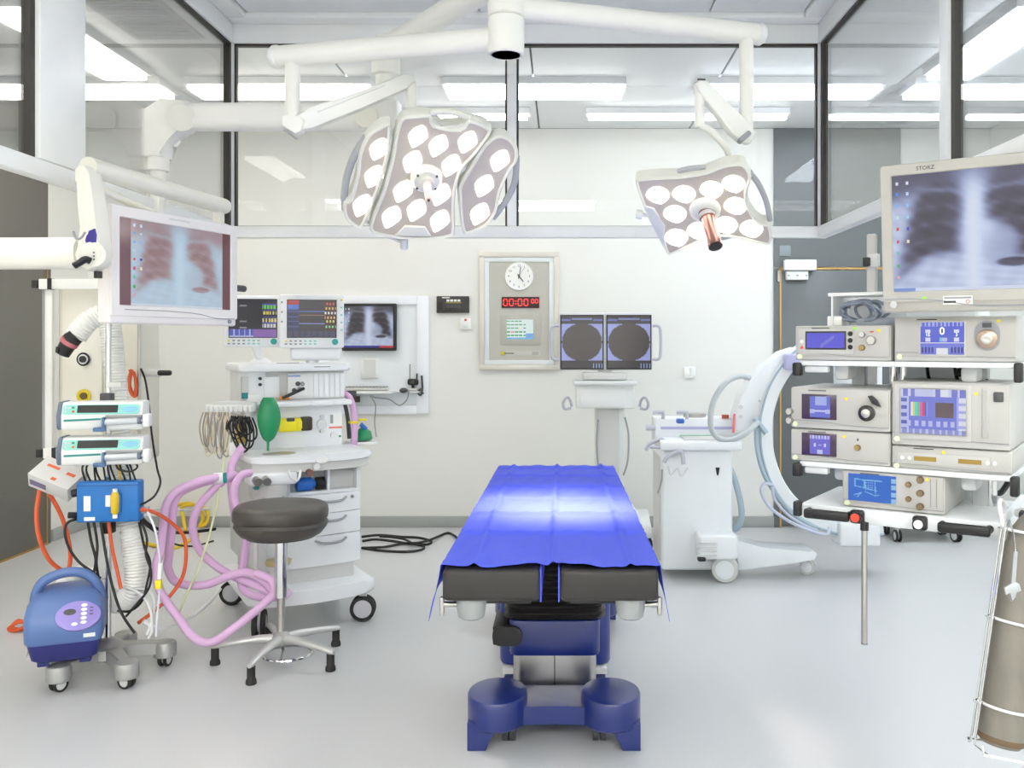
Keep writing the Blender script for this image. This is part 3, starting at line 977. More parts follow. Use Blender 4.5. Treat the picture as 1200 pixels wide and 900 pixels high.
mod = cr(S2, 730, 170, [(92, 268), (130, 246), (300, 232), (430, 226), (610, 196), (740, 148), (860, 132), (915, 158), (950, 240), (915, 350), (935, 460), (1010, 570), (1086, 590), (1104, 690), (1075, 732), (960, 712), (830, 682), (700, 676), (560, 716), (440, 772), (355, 808), (325, 795), (240, 640), (180, 520), (130, 390)])
leds = cr(S2, 730, 170, [(258, 365), (452, 358), (655, 325), (818, 282), (385, 505), (833, 445), (762, 587), (950, 615), (395, 680), (560, 630)])
light_module(L2, MH2, mod, leds, lens2, 0.045, 0.011)
hd(L2, MH2, cr(S2, 730, 170, [(935, 225), (1000, 310), (1060, 440), (1090, 580)]), 0.011, -0.02)
hd(L2, MH2, cr(S2, 730, 170, [(405, 226), (480, 204), (560, 196), (612, 196)]), 0.010, -0.022)
hd(L2, MH2, cr(S2, 730, 170, [(600, 712), (680, 722), (760, 712), (820, 690)]), 0.010, -0.022)
L2.part('side_grip', W(L2, MB().prism(ccw([onplane(x, y, MH2) for x, y in cr(S2, 730, 170, [(165, 440), (235, 460), (275, 540), (315, 590), (300, 660), (330, 760), (235, 620)])]), 0.0, 0.012, MH2, bev=0.004)), LGREY)
q = MB().cyl(MH2 @ V(*onplane(752, 257, MH2), -0.025), MH2 @ V(*onplane(766, 258, MH2), -0.025), 0.008, n=10)
q.cyl(MH2 @ V(*onplane(745, 256, MH2), -0.025), MH2 @ V(*onplane(752, 257, MH2), -0.025), 0.018, n=14)
L2.part('side_knob', W(L2, q), WHITE)
hc = onplane(730 + 608 / S2, 170 + 470 / S2, MH2)
MC = MH2 @ Matrix.Translation((hc[0], hc[1], 0))
L2.part('centre_hub', W(L2, MB().lathe([(0.060, 0.0), (0.058, 0.016), (0.045, 0.026), (0.002, 0.028)], MC)), M_LHEAD)
hx = MC @ Matrix.Rotation(math.radians(14), 4, V(0.4, 1, 0))
hnd = L2.part('centre_handle', W(L2, MB().lathe([(0.030, 0.02), (0.030, 0.05), (0.026, 0.054), (0.026, 0.16), (0.027, 0.165), (0.027, 0.19)], hx)), M_COPPER)
L2.part('handle_rim', W(L2, MB().lathe([(0.0305, 0.03), (0.032, 0.032), (0.032, 0.046), (0.0305, 0.048)], hx)), MGREY, hnd)
L2.part('handle_lens', W(L2, MB().lathe([(0.024, 0.189), (0.024, 0.192), (0.001, 0.1925)], hx)), BLACK, hnd)
spot(L2, o2 + nrm2 * 0.21 + V(0.08, 0, 0), (0.0, 3.25, 0.89), SPOT_B, 32, 1.0, (255, 238, 238))

# ---- supply boom with column of gas outlets, left
M_BOOM = mat('boom_ivory', (232, 230, 218), 0.4)
sb = T('supply_boom', 'ivory ceiling supply boom with outlet column behind the infusion stand', 'supply boom', (HUBX, HUBY, 2.75))
kx = V(-0.756, 3.9, 2.75)
sb.part('upper_arm', W(sb, MB().cyl(V(HUBX, HUBY, 2.80) + V(-0.04, 0.05, -0.03), kx + V(-0.03, 0.04, 0), 0.046, n=24)), IVORY)
sb.part('arm_collar', W(sb, MB().lathe([(0.0585, 2.742), (0.066, 2.748), (0.066, 2.832), (0.0585, 2.838)], Matrix.Translation((HUBX, HUBY, 0)))), IVORY)
sb.part('pivot_column', W(sb, MB().cyl(kx + V(0, 0, 0.05), V(kx.x, kx.y, 2.44), 0.043, n=24)), IVORY)
sb.part('pivot_ring', W(sb, MB().lathe([(0.044, 2.63), (0.06, 2.635), (0.06, 2.70), (0.044, 2.705)], Matrix.Translation((kx.x, kx.y, 0)))), IVORY)
bz = 2.455
sb.part('boom_knuckle', W(sb, MB().prism([(kx.x + 0.06, bz + 0.06), (kx.x - 0.10, bz + 0.06), (kx.x - 0.10, bz - 0.06), (kx.x - 0.02, bz - 0.085), (kx.x + 0.06, bz - 0.06)], -0.06, 0.06, frame((0, kx.y, 0), (1, 0, 0), y=(0, 0, 1)), bev=0.015)), IVORY)
bx0 = -1.635
sb.part('boom_tube', W(sb, MB().box(((bx0 + kx.x - 0.05) / 2, 3.9, bz), (kx.x - 0.05 - bx0, 0.10, 0.115), bev=0.035, seg=4)), IVORY)
sb.part('knuckle_disc', W(sb, MB().cyl((kx.x - 0.07, 3.838, bz - 0.01), (kx.x - 0.07, 3.83, bz - 0.01), 0.05, n=24)), M_BOOM)
pl = [P(x, y, 3.9) for x, y in ((172, 132), (193, 118), (224, 121), (224, 153), (204, 160), (197, 168), (197, 186), (172, 186))]
sb.part('end_elbow', W(sb, MB().prism(ccw([(p.x, p.z) for p in pl]), -0.055, 0.055, frame((0, 3.9, 0), (1, 0, 0), y=(0, 0, 1)), bev=0.014)), IVORY)
sb.part('elbow_disc', W(sb, MB().cyl(P(212, 138, 3.842), P(212, 138, 3.832), 0.055, n=24)), M_BOOM)
px = P(185, 190, 3.9)
sb.part('post_collar', W(sb, MB().cyl((px.x, 3.9, 2.285), (px.x, 3.9, 2.225), 0.046, n=24)), IVORY)
sb.part('post', W(sb, MB().cyl((px.x, 3.9, 2.24), (px.x, 3.9, 1.86), 0.031, n=20)), IVORY)
cx0, cx1, cy0, cy1 = -2.53, -2.12, 4.58, 4.82
q = MB().box(((px.x - 2.26) / 2, 4.24, 1.845), (0.16, 0.92, 0.09), rot=(0, 0, math.atan2(px.x + 2.26, 0.76)), bev=0.02)
sb.part('carrier_arm', W(sb, q), M_BOOM)
M_COLF = mat('outlet_column_paint', (222, 219, 205), 0.45)
sb.part('outlet_column', W(sb, MB().box(((cx0 + cx1) / 2, (cy0 + cy1) / 2, 1.345), (cx1 - cx0, cy1 - cy0, 0.91), bev=0.02, seg=3)), M_COLF)
fp = sb.part('outlet_panel', W(sb, MB().box((-2.40, cy0 - 0.006, 1.345), (0.20, 0.014, 0.86), bev=0.005)), mat('outlet_panel_paint', (230, 228, 216), 0.45))
def disc(px_, py_, d, r, m, name, parent=None, th=0.014):
    c = P(px_, py_, d)
    return sb.part(name, W(sb, MB().lathe([(r, 0), (r, th * 0.7), (r * 0.85, th), (r * 0.3, th)], frame(c, (1, 0, 0), z=(0, -1, 0)))), m, parent)
for (a, b, ma, mb_) in ((97, 421, PAPER, BLACK), (98, 464, mat('outlet_yellow', (214, 190, 40), 0.4), mat('outlet_brown', (84, 70, 20), 0.4))):
    ds = disc(a, b, 4.566, 0.032, ma, 'gas_outlet')
    c = P(a, b, 4.55)
    sb.part('outlet_ring', W(sb, MB().ring(c + V(0, 0.004, 0), 0.029, 0.005, (0, 1, 0), 24, 6)), BLACK if ma is PAPER else ma, ds)
    sb.part('outlet_socket', W(sb, MB().cyl(c + V(0, 0.006, 0), c + V(0, -0.006, 0), 0.017, n=16)), mb_, ds)
# rails with black end stops left of the column
def rail(pyy, xa, xb, d):
    a, b = P(xa, pyy, d), P(xb, pyy, d)
    r = sb.part('rail', W(sb, MB().box((a + b) / 2, ((b - a).length, 0.03, 0.05), bev=0.004)), WHITE)
    sb.part('rail_stop', W(sb, MB().box(a - V(0.02, 0, 0), (0.03, 0.034, 0.04), bev=0.004)), BLACK, r)
    sb.part('rail_band', W(sb, MB().box(a + V(0.055, -0.002, 0), (0.02, 0.034, 0.054))), BLACK, r)
rail(333, 47, 120, 4.5)
rail(531, 52, 100, 4.5)
a, b = P(56, 333, 4.53), P(58, 533, 4.53)
sb.part('upright', W(sb, MB().box((a + b) / 2, (0.05, 0.03, a.z - b.z), bev=0.006)), WHITE)
sb.part('upright_strip', W(sb, MB().box((a + b) / 2 + V(-0.015, -0.017, 0), (0.008, 0.006, a.z - b.z))), MGREY)
sb.part('side_pole', W(sb, MB().cyl(P(163, 330, 4.5), P(163, 516, 4.5), 0.0085, n=12)), STEEL)
sb.part('handle_stub', W(sb, MB().cyl(P(166, 437, 4.55), P(188, 437, 4.5), 0.020, n=18)), PLAST)
sb.part('handle_lever', W(sb, MB().box(P(193, 437, 4.49), (0.068, 0.03, 0.026), bev=0.011, seg=3)), BLACK)
# ---------------------------------------------------------------- chest X-ray picture for the screens
def gs(d):
    return 1 / (1 + math.exp(-max(-40, min(40, d))))
def chest(u, v):
    """brightness 0..1 of a chest X-ray; u to the right, v up"""
    def lung(cx, rx, lean):
        yy = (v - 0.60) / 0.40
        xx = (u - cx - lean * (v - 0.6)) / (rx * (0.82 + 0.25 * (0.8 - v)))
        return gs((1 - xx * xx - max(0, yy) ** 2 * 1.1) * 3.6)
    dl = 0.33 - 1.9 * (u - 0.33) ** 2 - 0.25 * max(0, 0.22 - u)
    drr = 0.29 - 1.6 * (u - 0.72) ** 2
    dia = gs((v - (dl if u < 0.5 else drr)) * 42)
    L = max(lung(0.275, 0.185, 0.10), lung(0.735, 0.175, -0.12)) * dia
    rib = (0.5 + 0.5 * math.sin(46 * (v + 1.5 * (abs(u - 0.5) - 0.2) ** 2))) ** 2 + 0.5 * (0.5 + 0.5 * math.sin(40 * (v - 1.1 * (abs(u - 0.5) - 0.10))))
    val = 0.80 - 0.66 * L + 0.11 * L * rib + 0.03 * math.sin(37 * u + 11 * v) * math.sin(29 * v - 13 * u) + 0.02 * math.sin(91 * u * v + 50 * v)
    heart = gs((1 - ((u - 0.60) / 0.17) ** 2 - ((v - 0.40) / 0.17) ** 2) * 5)
    val = val + (0.74 - val) * heart * (0.9 if val < 0.74 else 0)
    sp = math.exp(-((u - 0.5) / 0.055) ** 2)
    val = val + (0.93 - val) * sp * (0.9 - 0.35 * gs((v - 0.8) * 18))
    hil = math.exp(-((abs(u - 0.5) - 0.10) / 0.05) ** 2 - ((v - 0.55) / 0.12) ** 2)
    val += 0.12 * hil
    gb = gs((1 - ((u - 0.74) / 0.10) ** 2 - ((v - 0.235) / 0.035) ** 2) * 6)
    val -= 0.45 * gb
    cl = math.exp(-((v - (0.80 + 0.22 * abs(u - 0.5))) / 0.026) ** 2) * 0.20 * gs((abs(u - 0.5) - 0.12) * 40) * gs((0.40 - abs(u - 0.5)) * 30)
    val += cl
    top = gs((v - 0.93 + 0.3 * abs(u - 0.5)) * 25)
    val = val * (1 - top) + top * (0.32 + 0.25 * math.exp(-((u - 0.5) / 0.12) ** 2))
    return max(0, min(1, val))
def ramp(val, stops):
    for (a, ca), (b, cb) in zip(stops, stops[1:]):
        if val <= b:
            k = (val - a) / (b - a)
            return tuple(ca[i] + (cb[i] - ca[i]) * k for i in range(3))
    return stops[-1][1]
COOL = [(0, (34, 30, 44)), (0.3, (70, 66, 92)), (0.6, (140, 150, 190)), (0.85, (208, 220, 248)), (1, (238, 244, 255))]
PINK = [(0, (136, 106, 108)), (0.3, (172, 144, 150)), (0.6, (184, 196, 212)), (0.85, (196, 222, 242)), (1, (222, 238, 250))]
GREYR = [(0, (40, 36, 40)), (0.3, (66, 62, 70)), (0.6, (140, 150, 178)), (0.85, (200, 212, 236)), (1, (232, 238, 250))]

ICON = [(0.035, 0.93, (225, 232, 255)), (0.10, 0.93, (225, 232, 255)), (0.035, 0.84, (80, 150, 240)), (0.10, 0.84, (210, 225, 255)), (0.035, 0.74, (120, 180, 250)), (0.10, 0.74, (150, 200, 250)),
        (0.035, 0.64, (200, 235, 240)), (0.10, 0.64, (160, 215, 240)), (0.035, 0.54, (225, 50, 60)), (0.10, 0.54, (50, 60, 190)), (0.035, 0.43, (210, 60, 110)), (0.10, 0.43, (245, 240, 200)),
        (0.035, 0.33, (110, 200, 180)), (0.035, 0.22, (60, 180, 110)), (0.035, 0.12, (235, 170, 190))]
def icons(u, v, c, sx=0.014, sy=0.022):
    for iu, iv, ic in ICON:
        if abs(u - iu) < sx and abs(v - iv) < sy:
            return ic
    return c

def flat_monitor(t, w, h, bz, bb, th, body, scr_fn, nx, ny, strength=0.9):
    """panel facing local -y, bottom at local z 0; bz bezel, bb bottom bezel"""
    q = MB().box((0, th / 2, h / 2), (w, th, h), bev=0.010, seg=3)
    b = t.part('housing', q, body)
    sw, sh = w - 2 * bz, h - bz - bb
    zc = bb + sh / 2
    q = MB()
    e = 0.006
    q.box((-sw / 2 - bz / 2 + 0.004, -0.004, zc), (bz - 0.012, 0.010, sh + 0.004), bev=0.003)
    q.box((sw / 2 + bz / 2 - 0.004, -0.004, zc), (bz - 0.012, 0.010, sh + 0.004), bev=0.003)
    t.part('bezel', MB().rings([[V(x, y, z + zc) for x, z in pl] for pl, y in ((rrect(w - 0.006, sh + 2 * bz - 0.006, 0.008, 3), 0.002), (rrect(w - 0.008, sh + 2 * bz - 0.008, 0.008, 3), -0.007), (rrect(sw + 0.006, sh + 0.006, 0.002, 3), -0.007), (rrect(sw, sh, 0.002, 3), -0.002))], cap=False), body)
    t.part('screen_glass', MB().box((0, -0.0005, zc), (sw + 0.004, 0.003, sh + 0.004)), BLACK)
    picture('screen_image', sw, sh, nx, ny, scr_fn, frame((0, -0.0026, zc), (1, 0, 0), z=(0, -1, 0)), t.o, strength)
    return b

# ---------------------------------------------------------------- left monitor and its arm
A0, A1 = V(-1.562, 3.15, 0), V(-1.349, 3.78, 0)
ra = math.atan2(A1.y - A0.y, A1.x - A0.x)
lm = T('wide_monitor', 'white wide monitor with a pinkish chest X-ray hanging at the left', 'monitor', ((A0.x + A1.x) / 2, (A0.y + A1.y) / 2, 1.562), ra)
def scr_left(u, v):
    if u < 0.09 or u > 0.92:
        c = (122, 84, 92) if u < 0.09 else (112, 66, 72)
        return c
    uu = (u - 0.09) / 0.83
    c = ramp(chest(uu, v), PINK)
    if v < 0.02:
        return (226, 234, 246)
    return icons(uu, v, c, 0.012, 0.016)
M_MONW = mat('monitor_white', (230, 226, 224), 0.4)
W_, H_ = (A1 - A0).length, 0.414
flat_monitor(lm, W_, H_, 0.042, 0.066, 0.055, M_MONW, scr_left, 110, 80, 0.85)
lm.part('rear_case', MB().box((0, 0.08, 0.22), (0.44, 0.06, 0.28), bev=0.02), GREYP)
lm.part('chin_groove', MB().spl([(-0.27, -0.0062, 0.050), (-0.05, -0.0062, 0.050), (0.10, -0.0062, 0.044), (0.20, -0.0062, 0.030), (0.31, -0.0062, 0.030)], 0.002, 6), MGREY)
lm.part('power_button', MB().cyl((0.285, -0.008, 0.018), (0.285, 0.0, 0.018), 0.008, n=14), MGREY)
q = MB().box((0.0, -0.0065, H_ - 0.02), (0.11, 0.002, 0.006))
lm.part('badge', q, GREYP)
q = MB().cyl((0.345, 0.10, 0.16), (0.345, 0.03, 0.16), 0.02, n=14)
lm.part('side_knob_stem', q, WHITE)
lm.part('side_knob', MB().cyl((0.345, 0.03, 0.16), (0.42, 0.03, 0.16), 0.014, n=14), DGREY)

ma = T('monitor_arm', 'ivory tubular arm reaching in from the left to carry the white monitor', 'monitor arm', (-2.85, 3.05, 1.79))
jx = P(108, 297, 3.05)
ma.part('ceiling_tube', W(ma, MB().cyl((-2.85, 3.05, 1.74), (-2.85, 3.05, 3.20), 0.06, n=24).cyl((-2.85, 3.05, 3.12), (-2.85, 3.05, 3.205), 0.13, n=28)), M_BOOM)
ma.part('main_tube', W(ma, MB().cyl((-2.87, 3.05, 1.79), (jx.x - 0.035, 3.05, 1.793), 0.053, n=28)), M_BOOM)
ma.part('tube_rim', W(ma, MB().cyl((jx.x - 0.075, 3.05, 1.793), (jx.x - 0.03, 3.05, 1.793), 0.046, n=28)), GREYP)
lug = [P(x, y, 3.0) for x, y in ((92, 200), (97, 195), (104, 195), (110, 203), (115, 240), (120, 283), (124, 298), (118, 312), (107, 318), (97, 312), (92, 300), (97, 284), (103, 268), (100, 240), (92, 215))]
ma.part('upright_link', W(ma, MB().prism(ccw([(p.x, p.z) for p in lug]), -0.06, 0.03, frame((0, 3.0, 0), (1, 0, 0), y=(0, 0, 1)), bev=0.01)), M_BOOM)
ma.part('joint_disc', W(ma, MB().cyl(P(108, 298, 2.965), P(108, 298, 2.985), 0.04, n=28)), M_BOOM)
for k in (-4, 0, 4):
    ma.part('joint_hole', W(ma, MB().cyl(P(110, 300 + k, 2.962), P(110, 300 + k, 2.97), 0.003, n=8)), DGREY)
ma.part('brake_lever', W(ma, MB().spl([P(106, 306, 2.95), P(100, 304, 2.94), P(93, 308, 2.93), P(86, 312, 2.92)], [0.011] * 18 + [0.008], 8, 6)), BLACK)
ma.part('lower_knob', W(ma, MB().cyl(P(115, 318, 3.02), P(115, 326, 3.02), 0.013, n=14)), BLACK)
ma.part('cable_clip', W(ma, MB().prism(ccw([(p.x, p.z) for p in [P(x, y, 2.95) for x, y in ((101, 270), (108, 267), (110, 275), (109, 283), (99, 287), (97, 281), (101, 277))]]), -0.02, 0.02, frame((0, 2.98, 0), (1, 0, 0), y=(0, 0, 1)), bev=0.005)), mat('deep_blue_clip', (42, 30, 130), 0.4))
ma.part('clip_cable', W(ma, MB().spl([P(100, 272, 2.97), P(95, 279, 2.97), P(89, 279, 2.97), P(86, 271, 2.97)], 0.004, 6)), MGREY)
t0, t1 = P(103, 205, 3.03), P(262, 240, 3.92)
t0.z = t1.z = 2.078
ma.part('cross_tube', W(ma, MB().cyl(t0, t1, 0.033, n=24)), M_BOOM)
ma.part('tube_cap', W(ma, MB().sph(t1, 0.033, 18)), M_BOOM)
hb = lm.M @ V(0.30, 0.10, 0.22)
ma.part('drop_link', W(ma, MB().box((t1 + V(-0.01, -0.03, -0.12)), (0.035, 0.06, 0.24), bev=0.01)), M_BOOM)
ma.part('hanger_bar', W(ma, MB().tube([t1 + V(-0.01, -0.03, -0.22), lm.M @ V(0.30, 0.16, 0.23), lm.M @ V(0.0, 0.13, 0.23)], 0.018, 10)), M_BOOM)
t2, t3 = P(110, 218, 3.10), lm.M @ V(0.12, 0.12, 0.40)
ma.part('stay_bar', W(ma, MB().tube([t2, t3, lm.M @ V(0.12, 0.11, 0.30)], 0.015, 10)), M_BOOM)
# ================================================================ infusion stand with pumps, warmer, hoses
M_CASTA = mat('cast_aluminium', (176, 176, 174), 0.42, 0.6, 0.05, 20)
SX, SY = -2.052, 4.131
st = T('infusion_stand', 'aluminium five-legged infusion stand on castors carrying two syringe pumps', 'infusion stand', (SX, SY, 0))
st.part('pole', MB().cyl((0, 0, 0.10), (0, 0, 1.84), 0.0125, n=16), CHROME)
st.part('hub', MB().lathe([(0.075, 0.075), (0.085, 0.085), (0.08, 0.125), (0.045, 0.15), (0.02, 0.165)]), M_CASTA)
for k in range(5):
    a = math.radians(-118 + 72 * k)
    d = V(math.cos(a), math.sin(a), 0)
    s_ = V(-d.y, d.x, 0)
    lg = MB()
    R = []
    for f, hw, z0, z1 in ((0.03, 0.038, 0.075, 0.135), (0.12, 0.030, 0.072, 0.130), (0.19, 0.028, 0.066, 0.122), (0.235, 0.028, 0.062, 0.115)):
        c = d * f
        R.append([c + s_ * hw + V(0, 0, z0), c + s_ * hw + V(0, 0, z1 - 0.006), c + s_ * (hw - 0.006) + V(0, 0, z1), c - s_ * (hw - 0.006) + V(0, 0, z1), c - s_ * hw + V(0, 0, z1 - 0.006), c - s_ * hw + V(0, 0, z0)])
    lg.rings(R)
    ln = st.part('leg', lg, M_CASTA)
    c = d * 0.235
    st.part('leg_cap', MB().lathe([(0.046, 0.046), (0.050, 0.05), (0.050, 0.10), (0.046, 0.112), (0.03, 0.119), (0.002, 0.121)], Matrix.Translation(c)), M_CASTA, ln)
    caster(st, c.x, c.y, 0.033, a + PI / 2 + 0.5 * k, w=0.015, hub=LGREY, top=0.06)
st.part('clamp', MB().box((0, -0.01, 1.245), (0.05, 0.045, 0.045), bev=0.006), DGREY)
st.part('name_plate', MB().box((0.035, -0.015, 1.305), (0.06, 0.004, 0.022)), GREYP)
st.part('clamp', MB().box((0, 0, 0.66), (0.05, 0.05, 0.05), bev=0.006), BLACK)
st.part('hook', MB().spl([(0, 0, 1.83), (-0.03, 0, 1.86), (-0.06, 0, 1.85), (-0.065, 0, 1.82)], 0.005, 8).spl([(0, 0, 1.83), (0.03, 0, 1.86), (0.06, 0, 1.85), (0.065, 0, 1.82)], 0.005, 8), CHROME)

def pump(zb, dx, label):
    t = T('syringe_pump', label, 'syringe pump', (SX + 0.035 + dx, SY - 0.095, zb), math.radians(9), group='syringe pumps on the infusion stand')
    prof = [(-0.055, 0.004), (-0.06, 0.012), (-0.062, 0.062), (-0.042, 0.112), (-0.034, 0.120), (0.05, 0.122), (0.055, 0.115), (0.055, 0.006), (0.05, 0.0), (-0.05, 0.0)]
    Mx = frame((-0.165, 0, 0), (0, 1, 0), y=(0, 0, 1))
    t.part('case', MB().prism(ccw(prof), 0, 0.335, Mx, bev=0.008), PLAST)
    t.part('end_cap', MB().prism(ccw([(y * 1.04, z * 1.0 + 0.002) for y, z in prof]), -0.016, 0.004, Mx, bev=0.006), mat('slate_end_cap', (96, 108, 128), 0.5))
    # sloping key panel
    Mk = frame((0.0, -0.0535, 0.0885), (1, 0, 0), y=(0, 0.37, 0.93))
    t.part('key_panel', MB().prism(rrect(0.315, 0.043, 0.012, 4), -0.002, 0.0015, Mk), TEAL)
    t.part('display', MB().prism(rrect(0.165, 0.034, 0.003, 2, -0.015, 0.002), 0.0, 0.003, Mk), BLACK)
    for i, (x, y, m) in enumerate(((-0.145, 0.008, GREYP), (-0.13, 0.008, GREYP), (-0.145, -0.008, GREYP), (-0.115, 0.009, GREEN), (-0.113, -0.009, ORANGE))):
        t.part('key', MB().prism(rrect(0.011, 0.009, 0.003, 2, x, y), 0.0, 0.003, Mk), m)
    t.part('scroll_key', MB().prism([(0.118 + 0.032 * math.cos(a * PI / 12), 0.014 * math.sin(a * PI / 12)) for a in range(24)], 0.0, 0.003, Mk), mat('pale_blue_key', (130, 190, 214), 0.4))
    t.part('syringe_slot', MB().box((-0.075, -0.0625, 0.045), (0.15, 0.003, 0.008), rot=(0, math.radians(-2), 0)), TEALD)
    t.part('syringe', MB().cyl((0.02, -0.072, 0.034), (0.155, -0.072, 0.040), 0.014, n=16).cyl((0.155, -0.072, 0.04), (0.19, -0.072, 0.041), 0.006, n=10), mat('syringe_barrel', (196, 200, 204), 0.2))
    t.part('syringe_plunger', MB().cyl((0.155, -0.072, 0.04), (0.168, -0.072, 0.0405), 0.016, n=16), mat('slate_end_cap', (96, 108, 128), 0.5))
    t.part('barrel_clamp', MB().box((0.016, -0.074, 0.026), (0.012, 0.03, 0.062), bev=0.003).box((0.0, -0.078, 0.004), (0.05, 0.022, 0.018), bev=0.004), mat('slate_clamp', (74, 104, 144), 0.5))
    t.part('drive_head', MB().box((0.19, -0.058, 0.04), (0.028, 0.05, 0.056), bev=0.006), PLAST)
    t.part('barrel_cover', MB().box((0.095, -0.064, 0.058), (0.15, 0.012, 0.012), bev=0.003), MGREY)
    return t
pump(1.115, 0.0, 'upper white and teal syringe pump clamped on the infusion stand')
pump(0.962, 0.0, 'lower white and teal syringe pump, just above the black cable bundle')

# ---- blue socket box with its black leads
bxp = P(127, 588, 4.03)
bb = T('socket_box', 'bright blue socket box with white labels on the infusion stand pole', 'socket box', (bxp.x, bxp.y, bxp.z - 0.09), math.radians(8))
bb.part('case', MB().box((0, 0.03, 0.09), (0.262, 0.075, 0.180), bev=0.010, seg=3), BLUEB)
bb.part('lid_line', MB().box((0, -0.0075, 0.163), (0.255, 0.003, 0.003)), mat('blue_seam', (10, 70, 130), 0.5))
bb.part('label', MB().box((-0.085, -0.009, 0.085), (0.028, 0.002, 0.066)), PAPER)
bb.part('label', MB().box((-0.075, -0.009, 0.018), (0.045, 0.002, 0.016)), PAPER)
bb.part('label', MB().box((0.002, -0.009, 0.095), (0.022, 0.002, 0.05)), PAPER)
bb.part('tube_bracket', MB().prism(rrect(0.045, 0.10, 0.018, 4), 0, 0.012, frame((0.036, -0.007, 0.085), (1, 0, 0), z=(0, -1, 0)), bev=0.003), BLUEB)
bb.part('yellow_ampoule', MB().lathe([(0.006, -0.054), (0.016, -0.04), (0.018, 0.03), (0.013, 0.045), (0.008, 0.052)], Matrix.Translation((0.036, -0.026, 0.088))), mat('yellow_fluid', (212, 178, 40), 0.3))
bb.part('ampoule_cap', MB().cyl((0.036, -0.026, 0.135), (0.036, -0.026, 0.15), 0.010, n=12).cyl((0.036, -0.026, 0.022), (0.036, -0.026, 0.038), 0.010, n=12), PAPER)
for i in range(11):                                    # leads looping between the pumps and the box
    x = -0.105 + i * 0.021
    top = V(x * 0.8 + 0.005 * (i % 3), 0.05 + 0.012 * (i % 2), 0.285 + 0.012 * (i % 4))
    m = MB().spl([(x, 0.03, 0.176), (x + random.uniform(-0.015, 0.01), 0.01, 0.235), (top.x - 0.01, top.y - 0.05, top.z - 0.02), top, (top.x + 0.03, top.y + 0.02, top.z + 0.012)], 0.0045, 6, 5)
    bb.part('lead', m, RUBBER if i != 7 else YELC)
bb.part('lead', MB().spl([(0.07, -0.01, 0.30), (0.11, -0.03, 0.275), (0.13, -0.03, 0.245), (0.10, -0.03, 0.225), (0.05, -0.02, 0.235), (0.03, 0, 0.26)], 0.0045, 6), RUBBER)
bb.part('cable_plug', MB().cyl((-0.135, 0.02, 0.03), (-0.165, 0.0, 0.035), 0.014, n=12).cyl((-0.135, 0.03, 0.13), (-0.16, 0.03, 0.125), 0.018, n=12), BLACK)
bb.part('socket_plug', MB().cyl((0.131, 0.03, 0.045), (0.16, 0.03, 0.045), 0.016, n=14), MGREY)

# ---- grey printed carton behind the pole
cc = P(68, 561, 4.16)
ct = T('carton', 'grey and white printed carton tilted behind the infusion stand pole', 'carton', (cc.x, cc.y, cc.z))
Mc = frame((0, 0, 0), V(0.93, -0.06, -0.36), z=V(0.20, -0.55, 0.8))
ct.part('box_body', MB().prism(rrect(0.20, 0.13, 0.003, 2), -0.04, 0.04, Mc, bev=0.003), GREYP)
ct.part('front_print', MB().box(Mc @ V(-0.05, -0.0655, -0.005), (0.08, 0.002, 0.03), rot=Mc.to_3x3()), mat('purple_print', (110, 100, 130), 0.6))
ct.part('orange_print', MB().box(Mc @ V(-0.035, 0.02, 0.0405), (0.06, 0.014, 0.002), rot=Mc.to_3x3()), ORANGE)
ct.part('orange_print', MB().box(Mc @ V(0.055, 0.015, 0.0405), (0.04, 0.016, 0.002), rot=Mc.to_3x3()), ORANGE)
ct.part('orange_print', MB().box(Mc @ V(0.01, -0.04, 0.0405), (0.022, 0.016, 0.002), rot=Mc.to_3x3()), ORANGE)
ct.part('holder_bracket', MB().box(Mc @ V(0.115, 0, -0.02), (0.04, 0.03, 0.03), rot=Mc.to_3x3(), bev=0.004), BLACK)

# ---- patient warmer
M_SLATE = mat('slate_blue_plastic', (84, 110, 162), 0.4)
M_WNAVY = mat('deep_navy_plastic', (32, 36, 108), 0.4)
wm = T('warming_unit', 'slate blue air warming unit with carrying handle on the stand base', 'warming unit', (-2.16, 3.985, 0.142), math.radians(22))
def sec(w, dpt, z, y0=0.0, r=0.035):
    return [V(x, y + y0, z) for x, y in rrect(w, dpt, r, 4)]
wm.part('lower_shell', MB().rings([sec(0.22, 0.20, 0.0), sec(0.25, 0.23, 0.012), sec(0.282, 0.262, 0.085)]), M_WNAVY)
wm.part('upper_shell', MB().rings([sec(0.285, 0.266, 0.082), sec(0.297, 0.28, 0.095), sec(0.300, 0.275, 0.19, 0.003), sec(0.285, 0.235, 0.235, 0.018), sec(0.235, 0.165, 0.272, 0.045), sec(0.15, 0.09, 0.288, 0.06)]), M_SLATE)
for sx in (-0.08, 0.08):
    wm.part('foot', MB().box((sx, -0.07, -0.008), (0.045, 0.04, 0.024), bev=0.005), M_WNAVY)
    wm.part('foot', MB().box((sx, 0.07, -0.008), (0.045, 0.04, 0.024), bev=0.005), M_WNAVY)
wm.part('handle', MB().spl([(-0.125, 0.02, 0.20), (-0.118, 0.01, 0.27), (-0.085, 0.0, 0.325), (-0.01, 0.0, 0.352), (0.06, 0.0, 0.345), (0.112, 0.005, 0.30), (0.135, 0.02, 0.225)], 0.021, 12), M_SLATE)
Mo = frame((0.055, -0.128, 0.192), (1, 0, 0), y=(0, 0.50, 0.86))
pn = wm.part('control_panel', MB().prism([(0.085 * math.cos(a * PI / 16) * (1.05 if math.cos(a * PI / 16) > 0 else 1), 0.062 * math.sin(a * PI / 16)) for a in range(32)], -0.012, 0.006, Mo, bev=0.003), mat('lilac_panel', (140, 126, 196), 0.35))
